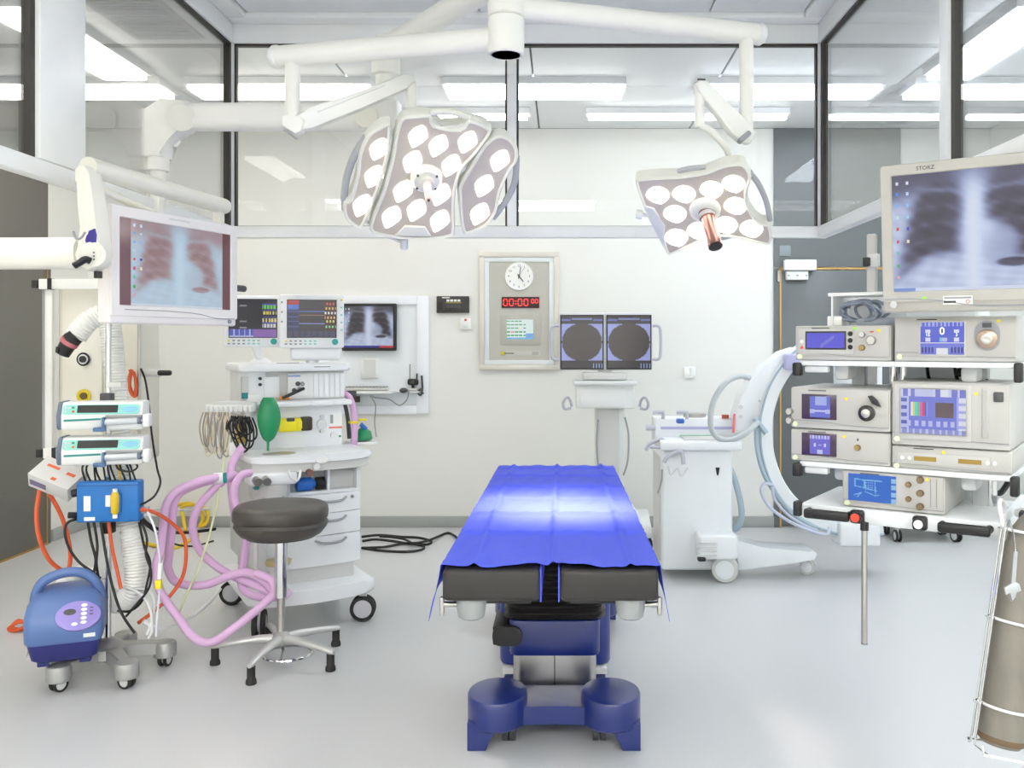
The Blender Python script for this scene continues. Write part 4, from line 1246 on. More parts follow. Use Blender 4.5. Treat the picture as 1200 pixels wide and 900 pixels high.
wm.part('display', MB().prism([(-0.03 + 0.024 * math.cos(a * PI / 12), 0.018 + 0.013 * math.sin(a * PI / 12)) for a in range(24)], 0.004, 0.0085, Mo), DGREY, pn)
for i in range(6):
    x, y = (0.024, 0.042 - 0.018 * i) if i < 5 else (-0.01, -0.035)
    wm.part('panel_key', MB().prism([(x + 0.012 * math.cos(a * PI / 8), y + 0.007 * math.sin(a * PI / 8)) for a in range(16)], 0.004, 0.009, Mo), PAPER, pn)
for i in range(3):
    wm.part('indicator', MB().prism(rrect(0.014, 0.004, 0.001, 1, 0.052, 0.03 - 0.014 * i), 0.004, 0.008, Mo), DGREY, pn)
wm.part('logo_sticker', MB().box((-0.1505, -0.06, 0.115), (0.003, 0.05, 0.034)), mat('sky_sticker', (70, 160, 220), 0.4))
wm.part('rating_label', MB().box((-0.141, -0.05, 0.045), (0.003, 0.055, 0.055), rot=(0, math.radians(12), 0)), PAPER)
wm.part('badge', MB().box((0.10, -0.139, 0.110), (0.045, 0.003, 0.016)), PAPER)
wm.part('hose_port', MB().cyl((0.02, 0.13, 0.15), (0.02, 0.17, 0.15), 0.05, n=20), M_SLATE)

# ---- white corrugated warming hose
def corrugated(pts, r, name, label, cat, m, amp=0.0035, pitch=0.013, n=14, group=None):
    path = smooth(pts, 24)
    L, acc = 0.0, [0.0]
    for a, b in zip(path, path[1:]):
        L += (b - a).length
        acc.append(L)
    N = int(L / pitch) * 4
    out, rs, j = [], [], 0
    for i in range(N + 1):
        s = L * i / N
        while j < len(acc) - 2 and acc[j + 1] < s:
            j += 1
        k = (s - acc[j]) / max(1e-9, acc[j + 1] - acc[j])
        out.append(path[j].lerp(path[j + 1], k))
        rs.append(r + amp * math.cos(i * PI / 2))
    return single(name, MB().tube(out, rs, n), m, label, cat, group)
M_HOSE = mat('white_hose', (236, 236, 232), 0.5)
whp = [(90, 393, 4.22), (97, 384, 4.22), (106, 375, 4.23), (117, 370, 4.25), (127, 376, 4.26), (131, 395, 4.26), (134, 430, 4.25), (137, 465, 4.24), (140, 505, 4.24), (146, 560, 4.22), (152, 612, 4.18),
       (157, 650, 4.16), (158, 680, 4.15), (152, 698, 4.16), (138, 706, 4.2), (122, 696, 4.25), (105, 678, 4.25), (88, 676, 4.2), (76, 690, 4.13), (76, 705, 4.11)]
corrugated([P(*q) for q in whp], 0.046, 'warming_hose', 'white corrugated air hose looping over the syringe pumps and down to the floor', 'hose', M_HOSE)
hn = T('hose_nozzle', 'black hose nozzle with a red band at the upper end of the white hose', 'nozzle', tuple(P(78, 408, 4.2)))
def nz(a, b, r0, r1=None):
    return MB().cyl(hn.p(*a, 4.2), hn.p(*b, 4.2), r0, r1)
hn.part('collar', nz((90, 393), (83, 399), 0.036, 0.04), BLACK)
hn.part('band', nz((83, 399), (80, 403), 0.041), mat('pinkish_band', (196, 110, 120), 0.4))
hn.part('mouth', nz((80, 403), (73, 415), 0.036, 0.032), BLACK)
hn.part('catch', MB().box(hn.p(68, 410, 4.17), (0.012, 0.02, 0.03), bev=0.003), BLACK)

# ---- loose cables and hoses around the stand
def cable(name, pts, r, m, label, cat='cable', group='loose cables by the infusion stand', n=8, sub=7):
    return single(name, MB().spl([P(*q) for q in pts], r, n, sub), m, label, cat, group)
cable('orange_cable', [(56, 556, 4.2), (48, 570, 4.15), (43, 600, 4.12), (46, 630, 4.12), (57, 655, 4.15), (72, 668, 4.2), (80, 668, 4.2), (82, 645, 4.2), (74, 610, 4.2), (60, 582, 4.19), (50, 566, 4.2)], 0.0095, ORANGE, 'orange cable hanging in a loop below the tilted carton')
cable('orange_cable', [(127, 608, 4.08), (131, 640, 4.07), (138, 672, 4.06), (142, 690, 4.05)], 0.008, ORANGE, 'short straight orange strap hanging below the blue socket box')
cable('orange_cable', [(164, 597, 4.05), (180, 600, 4.1), (200, 612, 4.2), (215, 628, 4.25), (218, 652, 4.25), (213, 678, 4.25), (196, 702, 4.2), (178, 718, 4.15), (162, 730, 4.15)], 0.0085, ORANGE, 'orange cable arching right from the socket box behind the pink hoses')
cable('orange_cable', [(34, 728, 4.72), (20, 730, 4.72), (10, 737, 4.735), (18, 739, 4.72), (30, 733, 4.72), (22, 727, 4.73), (14, 735, 4.73), (28, 738, 4.735), (36, 736, 4.735)], 0.009, ORANGE, 'orange cable coiled on the floor left of the warming unit')
cable('orange_coil', [(155, 433, 4.5), (151, 445, 4.49), (156, 463, 4.48), (160, 448, 4.48), (154, 436, 4.48), (152, 456, 4.47), (159, 464, 4.47), (158, 440, 4.47), (152, 434, 4.48)], 0.008, ORANGE, 'small orange cable coil hung on the outlet column')
cable('black_cable', [(165, 432, 4.48), (170, 445, 4.47), (174, 470, 4.45), (178, 510, 4.4), (184, 548, 4.35), (188, 565, 4.3), (182, 580, 4.2), (172, 588, 4.1), (163, 592, 4.05)], 0.005, RUBBER, 'thin black cable hanging from the outlet column to the socket box')
cable('black_cable', [(92, 608, 4.03), (80, 612, 4.03), (76, 622, 4.03), (80, 640, 4.02), (92, 658, 4.02), (108, 670, 4.03), (118, 678, 4.04)], 0.006, RUBBER, 'black cable curving from the left of the blue socket box')
cable('black_cable', [(103, 612, 4.06), (107, 635, 4.06), (112, 655, 4.05), (110, 672, 4.05), (109, 684, 4.05)], 0.006, RUBBER, 'left of two black cables dropping side by side under the socket box')
cable('black_cable', [(110, 612, 4.07), (114, 638, 4.07), (113, 660, 4.07), (116, 680, 4.08)], 0.006, RUBBER, 'right of two black cables dropping side by side under the socket box')
cable('black_cable', [(118, 612, 4.0), (124, 650, 4.0), (130, 680, 4.0), (138, 708, 4.0), (146, 725, 4.0), (158, 742, 4.0)], 0.006, RUBBER, 'black cable running diagonally down in front of the stand pole')
cable('black_cable', [(163, 605, 4.1), (172, 630, 4.1), (171, 650, 4.08), (177, 670, 4.06), (174, 690, 4.05), (160, 708, 4.05), (148, 722, 4.1)], 0.0055, RUBBER, 'outer of the twisted black cables right of the white hose')
cable('black_cable', [(163, 612, 4.08), (169, 640, 4.1), (176, 660, 4.1), (172, 685, 4.1), (166, 705, 4.08), (152, 716, 4.08), (138, 716, 4.1)], 0.0055, RUBBER, 'inner of the twisted black cables right of the white hose')
cable('black_cable', [(165, 606, 4.12), (180, 618, 4.3), (205, 624, 4.6), (230, 623, 4.8), (252, 620, 5.0)], 0.008, RUBBER, 'thick black cable running right from the socket box to the anaesthesia machine')
cable('black_cable', [(164, 609, 4.12), (180, 622, 4.3), (200, 636, 4.7), (225, 640, 5.0), (250, 634, 5.2)], 0.005, RUBBER, 'thin black cable sagging behind the pink hoses')
cable('yellow_cable', [(150, 631, 6.9), (164, 635, 6.78), (185, 640, 6.65), (205, 642, 6.6), (222, 633, 6.85), (232, 627, 7.02)], 0.014, YELC, 'yellow cable lying on the floor behind the pink hoses')
cable('yellow_cable', [(206, 592, 7.36), (222, 590, 7.36), (234, 596, 7.35), (238, 608, 7.3), (234, 617, 7.28), (242, 612, 7.28), (243, 600, 7.3), (232, 592, 7.32), (214, 594, 7.33), (215, 608, 7.28), (217, 622, 7.15)], 0.014, YELC, 'yellow cable coil leaning on the back wall behind the pink hoses')
cable('white_tube', [(165, 598, 4.2), (190, 597, 4.6), (225, 598, 5.1), (245, 596, 5.3)], 0.006, PLAST, 'thin white tube running level from the socket box to the right')
cable('grey_tube', [(145, 688, 4.1), (158, 692, 4.08), (170, 702, 4.05), (177, 718, 4.03), (178, 738, 4.0), (174, 748, 4.0)], 0.006, LGREY, 'outer grey tube arching over the stand base')
cable('grey_tube', [(152, 692, 4.12), (164, 690, 4.1), (176, 694, 4.1), (181, 708, 4.08), (178, 728, 4.03), (172, 744, 4.0)], 0.006, LGREY, 'inner grey tube arching over the stand base')
dl = T('drip_line', 'clear drip line hanging with a yellow clip beside the white hose', 'drip line', tuple(P(183, 748, 4.0)))
dl.part('tube', MB().spl([dl.p(173, 600, 4.02), dl.p(182, 622, 4.0), (dl.p(187, 655, 4.0)), dl.p(187, 690, 4.0), dl.p(184, 725, 4.0), dl.p(183, 746, 4.0)], 0.005, 8), mat('clear_tube', (214, 214, 224), 0.2))
dl.part('drip_chamber', MB().cyl(dl.p(188, 660, 4.0), dl.p(187, 678, 4.0), 0.010, n=12), PLAST)
dl.part('clip', MB().box(dl.p(186, 685, 3.99), (0.026, 0.02, 0.038), bev=0.003), YEL)
cable('white_tube', [(168, 728, 4.1), (185, 736, 4.15), (205, 730, 4.3), (225, 722, 4.5), (245, 706, 4.7), (258, 690, 4.8)], 0.010, PLAST, 'white hose lying low towards the anaesthesia machine castor')
cable('pale_green_tube', [(263, 535, 4.5), (258, 570, 4.48), (252, 600, 4.45), (243, 635, 4.4), (230, 672, 4.35), (216, 702, 4.3), (208, 724, 4.28)], 0.0055, mat('pale_green_tubing', (214, 220, 176), 0.35), 'pale green tube slanting down across the pink hoses')
# ================================================================ anaesthesia machine
M_AN = mat('anaesthesia_white', (236, 238, 240), 0.38)
M_ANG = mat('anaesthesia_grey', (204, 204, 202), 0.42)
M_ANS = mat('anaesthesia_shadow_gap', (120, 122, 124), 0.5)
am = T('anaesthesia_machine', 'tall white anaesthesia machine on castors with drawers and hanging sensor cables', 'anaesthesia machine', (-1.49, 5.10, 0), math.radians(30))
A = am.part
# platform with bowed front
pl = []
for i in range(11):
    k = i / 10
    pl.append((-0.30 + 0.60 * k, -0.40 - 0.05 * math.sin(PI * k)))
pl += [(0.335, -0.36), (0.335, 0.33), (0.30, 0.36), (-0.30, 0.36), (-0.335, 0.33), (-0.335, -0.36)]
A('platform', MB().prism(ccw(pl), 0.155, 0.225, bev=0.022, seg=3), M_AN)
for x, y, a in ((-0.27, -0.36, -0.3), (0.27, -0.36, 1.15), (-0.28, 0.31, 1.0), (0.27, 0.31, 0.4)):
    caster(am, x, y, 0.068, a, w=0.026, top=0.17, gap=0.016, hub=mat('castor_hub_grey', (196, 196, 202), 0.4))
A('plinth', MB().box((0.0, 0.03, 0.265), (0.50, 0.60, 0.10), bev=0.01), M_ANG)
# body: back and left block, cubby shell
A('body', MB().box((0, 0.09, 0.55), (0.57, 0.55, 0.50), bev=0.018, seg=3), M_ANG)
def dfront(z0, z1, x0=-0.265, x1=0.285):
    n = 10
    pts = []
    for i in range(n + 1):
        k = i / n
        pts.append((x0 + (x1 - x0) * k, -0.262 - 0.035 * math.sin(PI * k) ** 0.8))
    pts += [(x1, -0.17), (x0, -0.17)]
    return MB().prism(ccw(pts), z0, z1, bev=0.006)
for z0, z1 in ((0.305, 0.462), (0.466, 0.580), (0.584, 0.682)):
    dw = A('drawer', dfront(z0, z1), M_AN)
    zz = z1 - 0.022
    A('handle', MB().spl([(0.03, -0.292, zz), (0.06, -0.312, zz - 0.012), (0.115, -0.315, zz - 0.016), (0.17, -0.306, zz - 0.012), (0.20, -0.283, zz)], 0.007, 8), MGREY, dw)
    if z1 > 0.67:
        A('lock', MB().cyl((0.235, -0.285, zz - 0.002), (0.235, -0.268, zz - 0.002), 0.009, n=12), STEEL, dw)
# open cubby under the worktop
cub = MB().box((0.09, -0.04, 0.690), (0.40, 0.42, 0.014)).box((0.09, -0.04, 0.815), (0.40, 0.42, 0.012))
cub.box((-0.10, -0.04, 0.752), (0.02, 0.42, 0.13)).box((0.28, -0.04, 0.752), (0.02, 0.42, 0.13)).box((0.115, -0.04, 0.752), (0.014, 0.42, 0.13)).box((0.09, 0.16, 0.752), (0.38, 0.02, 0.13))
A('cubby', cub, M_AN)
A('left_block', MB().box((-0.195, 0.06, 0.745), (0.17, 0.50, 0.14), bev=0.012), M_ANG)
# worktop with bowed front and raised right lip
wt = []
for i in range(13):
    k = i / 12
    wt.append((-0.30 + 0.62 * k, -0.31 - 0.06 * math.sin(PI * k)))
wt += [(0.345, -0.27), (0.345, 0.10), (-0.31, 0.10), (-0.315, -0.28)]
A('worktop', MB().prism(ccw(wt), 0.868, 0.905, bev=0.014, seg=3), M_AN)
A('worktop_rim', MB().prism(ccw([(x * 0.97, y * 0.95) for x, y in wt]), 0.82, 0.868, bev=0.006), M_ANG)
A('emblem', MB().prism([(0.032 * math.cos(a * PI / 14), 0.018 * math.sin(a * PI / 14)) for a in range(28)], 0, 0.006, frame((0.045, -0.370, 0.878), (1, 0, 0), z=(0, -1, 0.15))), PLAST)
A('cup_ring', MB().lathe([(0.085, 0.905), (0.088, 0.909), (0.07, 0.910), (0.06, 0.906)], Matrix.Translation((-0.14, -0.22, 0)) @ Matrix.Diagonal((1, 0.7, 1, 1))), STEEL)
# absorber and valves at the left front
ab = A('absorber', MB().lathe([(0.045, 0.655), (0.075, 0.665), (0.09, 0.70), (0.095, 0.74), (0.095, 0.765)], Matrix.Translation((-0.20, -0.28, 0))), M_ANG)
A('absorber_head', MB().box((-0.20, -0.30, 0.795), (0.24, 0.16, 0.062), bev=0.015, seg=3), M_AN)
A('absorber_clip', MB().tube([(-0.25, -0.36, 0.70), (-0.25, -0.40, 0.672), (-0.15, -0.40, 0.672), (-0.15, -0.36, 0.70)], 0.005, 8), STEEL, ab)
for x in (-0.29, -0.245):
    A('hose_port', MB().cyl((x, -0.36, 0.80), (x, -0.425, 0.792), 0.021, n=16), STEEL)
A('valve_lever', MB().spl([(-0.13, -0.385, 0.835), (-0.12, -0.40, 0.80), (-0.095, -0.40, 0.785), (-0.08, -0.40, 0.80), (-0.07, -0.385, 0.835)], 0.007, 8), PLAST)
A('valve_knob', MB().cyl((-0.02, -0.36, 0.818), (-0.02, -0.395, 0.816), 0.018, n=14), mat('brown_knob', (112, 82, 70), 0.4))
A('valve_dial', MB().cyl((0.02, -0.352, 0.845), (0.02, -0.368, 0.845), 0.018, n=16), PLAST)
A('tube_connector', MB().cyl((-0.285, -0.375, 0.76), (-0.285, -0.33, 0.755), 0.012, n=10), TEALD)
A('lower_bowl', MB().lathe([(0.02, 0.34), (0.06, 0.345), (0.07, 0.37)], Matrix.Translation((-0.17, -0.33, 0)) @ Matrix.Diagonal((1, 0.8, 1, 1))), mat('olive_bowl', (196, 182, 130), 0.4))
A('lower_valve', MB().box((-0.25, -0.31, 0.40), (0.04, 0.04, 0.20), bev=0.006), LGREY)
# rear tower
A('tower', MB().box((0.0, 0.20, 1.02), (0.55, 0.32, 0.26), bev=0.012), M_AN)
A('tower_left_side', MB().box((-0.262, 0.20, 1.06), (0.04, 0.33, 0.50), bev=0.01), M_ANG)
A('shelf_lip', MB().box((0.02, 0.15, 1.155), (0.57, 0.42, 0.03), bev=0.01), M_AN)
A('upper_module', MB().box((0.06, 0.21, 1.25), (0.46, 0.30, 0.17), bev=0.008), M_ANG)
A('corner_column', MB().prism(rrect(0.16, 0.32, 0.06, 6), 1.10, 1.345, Matrix.Translation((-0.215, 0.20, 0))), M_AN)
A('top_cap', MB().prism(rrect(0.62, 0.42, 0.04, 4), 1.333, 1.378, Matrix.Translation((0.0, 0.18, 0)), bev=0.012), M_AN)
A('name_print', MB().box((0.14, -0.0312, 1.357), (0.09, 0.001, 0.005)), MGREY)
A('top_slot', MB().box((-0.03, 0.05, 1.379), (0.12, 0.03, 0.003)), DGREY)
A('module_door', MB().box((-0.12, 0.052, 1.245), (0.085, 0.012, 0.115), bev=0.004), M_AN)
for zz in (1.295, 1.262):
    A('black_port', MB().cyl((-0.185, 0.028, zz), (-0.185, 0.04, zz), 0.009, n=12), BLACK)
mp = A('slot_panel', MB().box((0.13, 0.054, 1.25), (0.32, 0.012, 0.145), bev=0.003), PLAST)
for i in range(6):
    A('plug_in_module', MB().box((0.125 + 0.03 * i, 0.046, 1.25), (0.027, 0.010, 0.135), bev=0.003), M_AN)
A('sensor_module', MB().box((0.02, 0.044, 1.255), (0.11, 0.014, 0.125), bev=0.004), PLAST)
for x, z, m in ((0.0, 1.225, DGREY), (0.02, 1.262, DGREY), (0.045, 1.26, MGREY), (0.03, 1.232, MGREY)):
    A('socket', MB().cyl((x, 0.04, z), (x, 0.028, z), 0.013, n=14), m)
A('blue_print', MB().box((0.0, 0.0365, 1.305), (0.07, 0.001, 0.006)), mat('blue_print', (70, 120, 200), 0.5))
A('probe', MB().tube([(-0.08, -0.045, 1.19), (0.05, 0.02, 1.235)], 0.009, 8), BLACK)
A('probe_tip', MB().box((-0.055, 0.03, 1.185), (0.05, 0.04, 0.018), bev=0.006), mat('orange_tip', (236, 150, 50), 0.4))
A('shelf_bracket', MB().box((0.07, -0.055, 1.155), (0.025, 0.008, 0.022), bev=0.003).box((0.20, -0.055, 1.155), (0.025, 0.008, 0.022), bev=0.003), LGREY)
# vaporiser and gauges on the tower front
vp = A('vaporiser', MB().box((-0.03, 0.018, 1.035), (0.125, 0.055, 0.075), bev=0.012, seg=3), mat('signal_yellow', (240, 226, 30), 0.4))
A('vaporiser_dial', MB().box((0.062, 0.018, 1.038), (0.065, 0.05, 0.078), bev=0.012, seg=3), mat('dark_olive', (50, 46, 30), 0.4), vp)
A('vaporiser_notch', MB().box((-0.03, -0.006, 1.065), (0.045, 0.012, 0.02), bev=0.004), DGREY, vp)
A('vaporiser_ridge', MB().box((0.018, -0.008, 1.035), (0.03, 0.012, 0.045), bev=0.004), mat('signal_yellow', (240, 226, 30), 0.4), vp)
A('gauge', MB().lathe([(0.028, 0), (0.028, 0.014), (0.022, 0.016), (0.002, 0.012)], frame((0.155, 0.04, 1.03), (1, 0, 0), z=(0, -1, 0))), LGREY)
A('gauge_cap', MB().cyl((0.155, 0.04, 1.072), (0.155, 0.02, 1.072), 0.012, n=12).cyl((0.155, 0.04, 0.99), (0.155, 0.02, 0.99), 0.012, n=12), LGREY)
A('instruction_label', MB().box((0.235, 0.038, 1.045), (0.075, 0.003, 0.085)), PAPER)
A('label_red_band', MB().box((0.235, 0.0365, 1.007), (0.075, 0.002, 0.009)), mat('salmon_band', (226, 110, 84), 0.5))
A('label_grey_bar', MB().box((0.212, 0.0365, 1.055), (0.016, 0.002, 0.05)), MGREY)
A('flush_button', MB().cyl((0.22, 0.04, 0.965), (0.22, 0.02, 0.965), 0.016, n=14), PLAST)
A('power_lamp', MB().cyl((0.26, 0.04, 0.955), (0.26, 0.032, 0.955), 0.006, n=10), GREEN)
# breathing bag on its arm
bag = A('bag_arm', MB().cyl((-0.285, -0.16, 1.02), (-0.285, -0.16, 1.165), 0.022, n=16).box((-0.26, -0.15, 1.19), (0.07, 0.05, 0.06), bev=0.01), PLAST)
A('bag_arm_cap', MB().cyl((-0.305, -0.17, 1.20), (-0.305, -0.17, 1.23), 0.016, n=12), TEALD, bag)
q = MB()
R = []
bc = am.p(314, 496, 4.78)
for k in range(13):
    t_ = k / 12
    zz = 0.135 - 0.235 * t_
    rr = 0.056 * math.sin(PI * min(1, 0.1 + 0.86 * t_)) ** 0.75 + 0.004
    if k == 12: rr = 0.007
    R.append([bc + V(rr * math.cos(2 * PI * j / 20) * (1.0 + 0.1 * math.cos(2 * PI * j / 20)), rr * 0.75 * math.sin(2 * PI * j / 20), zz) for j in range(20)])
R.append([bc + V(0.006 * math.cos(2 * PI * j / 20), 0.006 * math.sin(2 * PI * j / 20), -0.145) for j in range(20)])
A('breathing_bag', q.rings(R), GREEN)
# sensor cables hanging from a hook rail
rc = am.p(270, 478, 4.80)
for_x = am.I.to_3x3() @ V(1, 0, 0)
Mr = frame(rc, for_x, y=(0, 0, 1))
hk = A('hook_rail', MB().box(rc, (0.26, 0.03, 0.035), rot=Mr.to_3x3() @ Matrix.Rotation(PI / 2, 3, 'X').inverted(), bev=0.004), PLAST)
A('rail_tray', MB().box(Mr @ V(0.02, 0.024, -0.06), (0.22, 0.12, 0.012), rot=Mr.to_3x3() @ Matrix.Rotation(PI / 2, 3, 'X').inverted()), LGREY)
for i in range(10):
    A('hook', MB().box(Mr @ V(-0.115 + 0.0255 * i, -0.005, 0.02), (0.016, 0.012, 0.03), rot=Mr.to_3x3() @ Matrix.Rotation(PI / 2, 3, 'X').inverted(), bev=0.003), PLAST, hk)
cab_m = [mat('tan_cable', (176, 160, 140), 0.5), mat('pale_cable', (214, 210, 200), 0.5), mat('grey_cable', (150, 148, 144), 0.5), mat('cream_cable', (226, 214, 180), 0.5)]
rnd = random.Random(3)
for i in range(16):
    x = -0.125 + 0.0085 * i
    dp = rnd.uniform(0.17, 0.255)
    w_ = rnd.uniform(0.012, 0.03)
    z_ = 0.022 + rnd.uniform(0, 0.02)
    pts = [Mr @ V(x - w_ * 0.3, -0.02, z_), Mr @ V(x - w_, -0.5 * dp, z_ + 0.008), Mr @ V(x - w_ * 0.6 + rnd.uniform(-0.01, 0.01), -dp * 0.95, z_), Mr @ V(x + w_ * 0.4, -dp, z_), Mr @ V(x + w_, -0.55 * dp, z_ + 0.005), Mr @ V(x + w_ * 0.3, -0.02, z_)]
    A('sensor_cable', MB().spl(pts, 0.0035, 6, 5), cab_m[i % 4])
for i in range(7):
    x = 0.02 + 0.012 * i
    dp = rnd.uniform(0.13, 0.22)
    z_ = 0.03 + 0.006 * (i % 3)
    pts = [Mr @ V(x, -0.04, z_), Mr @ V(x - 0.03, -0.09, z_ + 0.01), Mr @ V(x + 0.01, -dp, z_), Mr @ V(x + 0.05, -dp * 0.93, z_), Mr @ V(x + 0.055, -0.11, z_), Mr @ V(x + 0.03, -0.05, z_ - 0.01)]
    A('sensor_cable', MB().spl(pts, 0.005, 6, 5), RUBBER)
for i in range(5):
    A('electrode_clip', MB().box(Mr @ V(0.03 + 0.02 * i, -0.055 - 0.012 * (i % 2), 0.045), (0.018, 0.02, 0.026), bev=0.004), BLACK)
A('gold_packet', MB().box(Mr @ V(0.06, -0.13, 0.02), (0.05, 0.012, 0.11), bev=0.003), mat('gold_foil', (196, 168, 84), 0.35))
A('white_packet', MB().box(Mr @ V(0.04, -0.21, 0.03), (0.07, 0.014, 0.07), bev=0.004), PAPER)
# things at the right of the tower
A('side_hose', MB().spl([(0.30, 0.16, 1.20), (0.335, 0.10, 1.17), (0.35, 0.06, 1.08), (0.35, 0.05, 0.96), (0.35, 0.06, 0.90)], 0.019, 10), mat('pink_hose', (216, 176, 214), 0.45))
A('side_hose_dark', MB().spl([(0.29, 0.22, 1.17), (0.32, 0.16, 1.14), (0.33, 0.12, 1.05), (0.335, 0.10, 0.93)], 0.012, 8), DGREY)
for dx_ in (0.0, 0.05):
    A('clear_tube', MB().spl([(0.30 + dx_, 0.26, 1.19), (0.34 + dx_, 0.22, 1.12), (0.37 + dx_, 0.20, 1.0), (0.40 + dx_, 0.19, 0.93)], 0.006, 8), PLAST)
A('ring_clamp', MB().box((0.345, 0.055, 1.03), (0.05, 0.05, 0.014), bev=0.004).box((0.44, 0.19, 1.03), (0.05, 0.03, 0.014), bev=0.004), YEL)
A('face_mask', MB().lathe([(0.05, 0.0), (0.055, 0.01), (0.045, 0.05), (0.02, 0.07)], Matrix.Translation((0.43, 0.14, 0.915))), GREEN)
A('mask_port', MB().cyl((0.44, 0.12, 0.98), (0.41, 0.12, 1.01), 0.014, n=12), mat('blue_cap', (40, 110, 190), 0.4))
A('side_shelf', MB().box((0.42, 0.15, 0.90), (0.16, 0.16, 0.016), bev=0.004), PLAST)
A('side_bracket', MB().box((0.34, 0.25, 1.185), (0.16, 0.04, 0.035), bev=0.006), DGREY)

single('blue_bottle', MB().cyl(am.M @ V(-0.05, -0.22, 0.735), am.M @ V(0.03, -0.22, 0.735), 0.036, n=18).cyl(am.M @ V(0.03, -0.22, 0.735), am.M @ V(0.05, -0.22, 0.735), 0.02, n=14), mat('blue_bottle', (30, 100, 190), 0.35),
       'blue bottle lying in the open compartment of the anaesthesia machine', 'bottle')
single('round_fitting', MB().cyl(am.M @ V(0.056, -0.21, 0.733), am.M @ V(0.10, -0.21, 0.733), 0.034, n=18), BLACK, 'black round fitting beside the blue bottle in the open compartment', 'fitting')

# ---- two patient monitors on top
def scr_vital1(u, v):
    if v < 0.20:
        return ((90, 100, 200) if (u * 9) % 1 < 0.8 and v > 0.04 else (190, 196, 236)) if u < 0.5 else (150, 110, 190)
    c = (62, 60, 66)
    for k, (yy, cc) in enumerate(((0.80, (120, 220, 120)), (0.64, (230, 220, 120)), (0.45, (230, 220, 150)), (0.30, (225, 225, 225)))):
        if u > 0.70 and abs(v - yy) < 0.045:
            return cc if (int(u * 46) + k) % 3 else c
        if u > 0.70 and abs(v - yy - 0.075) < 0.012:
            return (90, 90, 180)
    for yy in (0.83, 0.42, 0.25):
        if 0.22 < u < 0.36 and abs(v - yy) < 0.015:
            return (150, 150, 160)
    return c
def scr_vital2(u, v):
    c = (56, 50, 56)
    if v < 0.16:
        return (70, 66, 100) if (u * 8) % 1 < 0.85 else (40, 36, 50)
    if u < 0.24:
        if v > 0.88: return (190, 60, 70)
        if v > 0.76: return (90, 130, 220)
        return (52, 54, 96) if (v * 7) % 1 < 0.85 else (100, 110, 170)
    if u > 0.76:
        for k, yy in enumerate((0.9, 0.78, 0.66, 0.54, 0.42, 0.28)):
            if abs(v - yy) < 0.03 and (int(u * 60) + k) % 4 < 2:
                return ((230, 90, 80), (240, 200, 90), (240, 240, 240), (240, 180, 120), (230, 230, 120), (140, 230, 150))[k]
        return (70, 40, 40)
    for yy, cc in ((0.70, (110, 130, 230)), (0.36, (150, 160, 240)), (0.60, (160, 120, 90))):
        if abs(v - yy) < 0.010:
            return cc
    return c
M_MON2 = mat('patient_monitor_white', (238, 240, 242), 0.4)
def pmon(name, x0, x1, y0, y1, d, rz, label, fn, sx0, sx1, sy0, sy1):
    a, b = P(x0, y1, d), P(x1, y0, d)
    w_, h_ = (b.x - a.x) / math.cos(rz) * 1.0, b.z - a.z
    t = T(name, label, 'monitor', ((a.x + b.x) / 2, d, a.z), rz, group='monitors on the anaesthesia machine')
    t.part('housing', MB().box((0, 0.035, h_ / 2), (w_, 0.07, h_), bev=0.012, seg=3), M_MON2)
    t.part('rear_case', MB().box((0, 0.09, h_ / 2), (w_ * 0.7, 0.06, h_ * 0.7), bev=0.02), M_MON2)
    kx = w_ / (x1 - x0)
    kz = h_ / (y1 - y0)
    sw, sh = (sx1 - sx0) * kx, (sy1 - sy0) * kz
    cx, cz = ((sx0 + sx1) / 2 - (x0 + x1) / 2) * kx, (y1 - (sy0 + sy1) / 2) * kz
    t.part('screen_glass', MB().box((cx, -0.001, cz), (sw + 0.008, 0.004, sh + 0.008)), BLACK)
    picture('screen_image', sw, sh, 60, 48, fn, frame((cx, -0.0034, cz), (1, 0, 0), z=(0, -1, 0)), t.o, 0.8)
    zb = (y1 - sy1) * kz / 2
    t.part('dial', MB().cyl((w_ * 0.36, 0.0, zb + 0.004), (w_ * 0.36, -0.014, zb + 0.004), 0.017, n=20), mat('teal_dial', (20, 150, 140), 0.4))
    for i in range(7):
        for j in range(2):
            m = YEL if i == 0 and j == 1 else (TEAL if i > 3 else MGREY)
            t.part('key', MB().box((-w_ * 0.40 + 0.026 * i, -0.001, zb - 0.008 + 0.017 * j), (0.014, 0.006, 0.008), bev=0.002), m)
    return t, w_, h_
t1, w1, h1 = pmon('patient_monitor', 264, 328, 346, 407, 5.06, math.radians(14), 'left patient monitor with plain dark screen and blue bar, above the anaesthesia machine', scr_vital1, 271, 322, 351, 395)
t1.part('mount_arm', MB().tube([(0.0, 0.06, 0.03), (0.02, 0.12, -0.03), (0.03, 0.16, -0.095)], 0.022, 12), M_MON2)
t1.part('arm_base', MB().lathe([(0.06, -0.10), (0.07, -0.09), (0.03, -0.06)], Matrix.Translation((0.03, 0.16, 0))), M_MON2)
t2, w2, h2 = pmon('patient_monitor', 330, 401, 345, 408, 5.10, math.radians(14), 'right patient monitor with coloured traces, above the anaesthesia machine', scr_vital2, 339, 392, 352, 395)
for i in range(5):
    t2.part('side_key', MB().box((w2 * 0.46, -0.001, h2 * (0.9 - 0.14 * i)), (0.012, 0.006, 0.01), bev=0.002), YEL if i == 0 else TEAL)
    if i < 3: t2.part('side_key', MB().box((-w2 * 0.46, -0.001, h2 * (0.85 - 0.18 * i)), (0.010, 0.006, 0.010), bev=0.002), MGREY)
t2.part('mount_case', MB().box((0.02, 0.08, -0.03), (0.28, 0.10, 0.075), bev=0.02, seg=3), M_MON2)
t2.part('mount_post', MB().cyl((0.0, 0.10, -0.095), (0.0, 0.10, -0.05), 0.035, n=18), M_MON2)

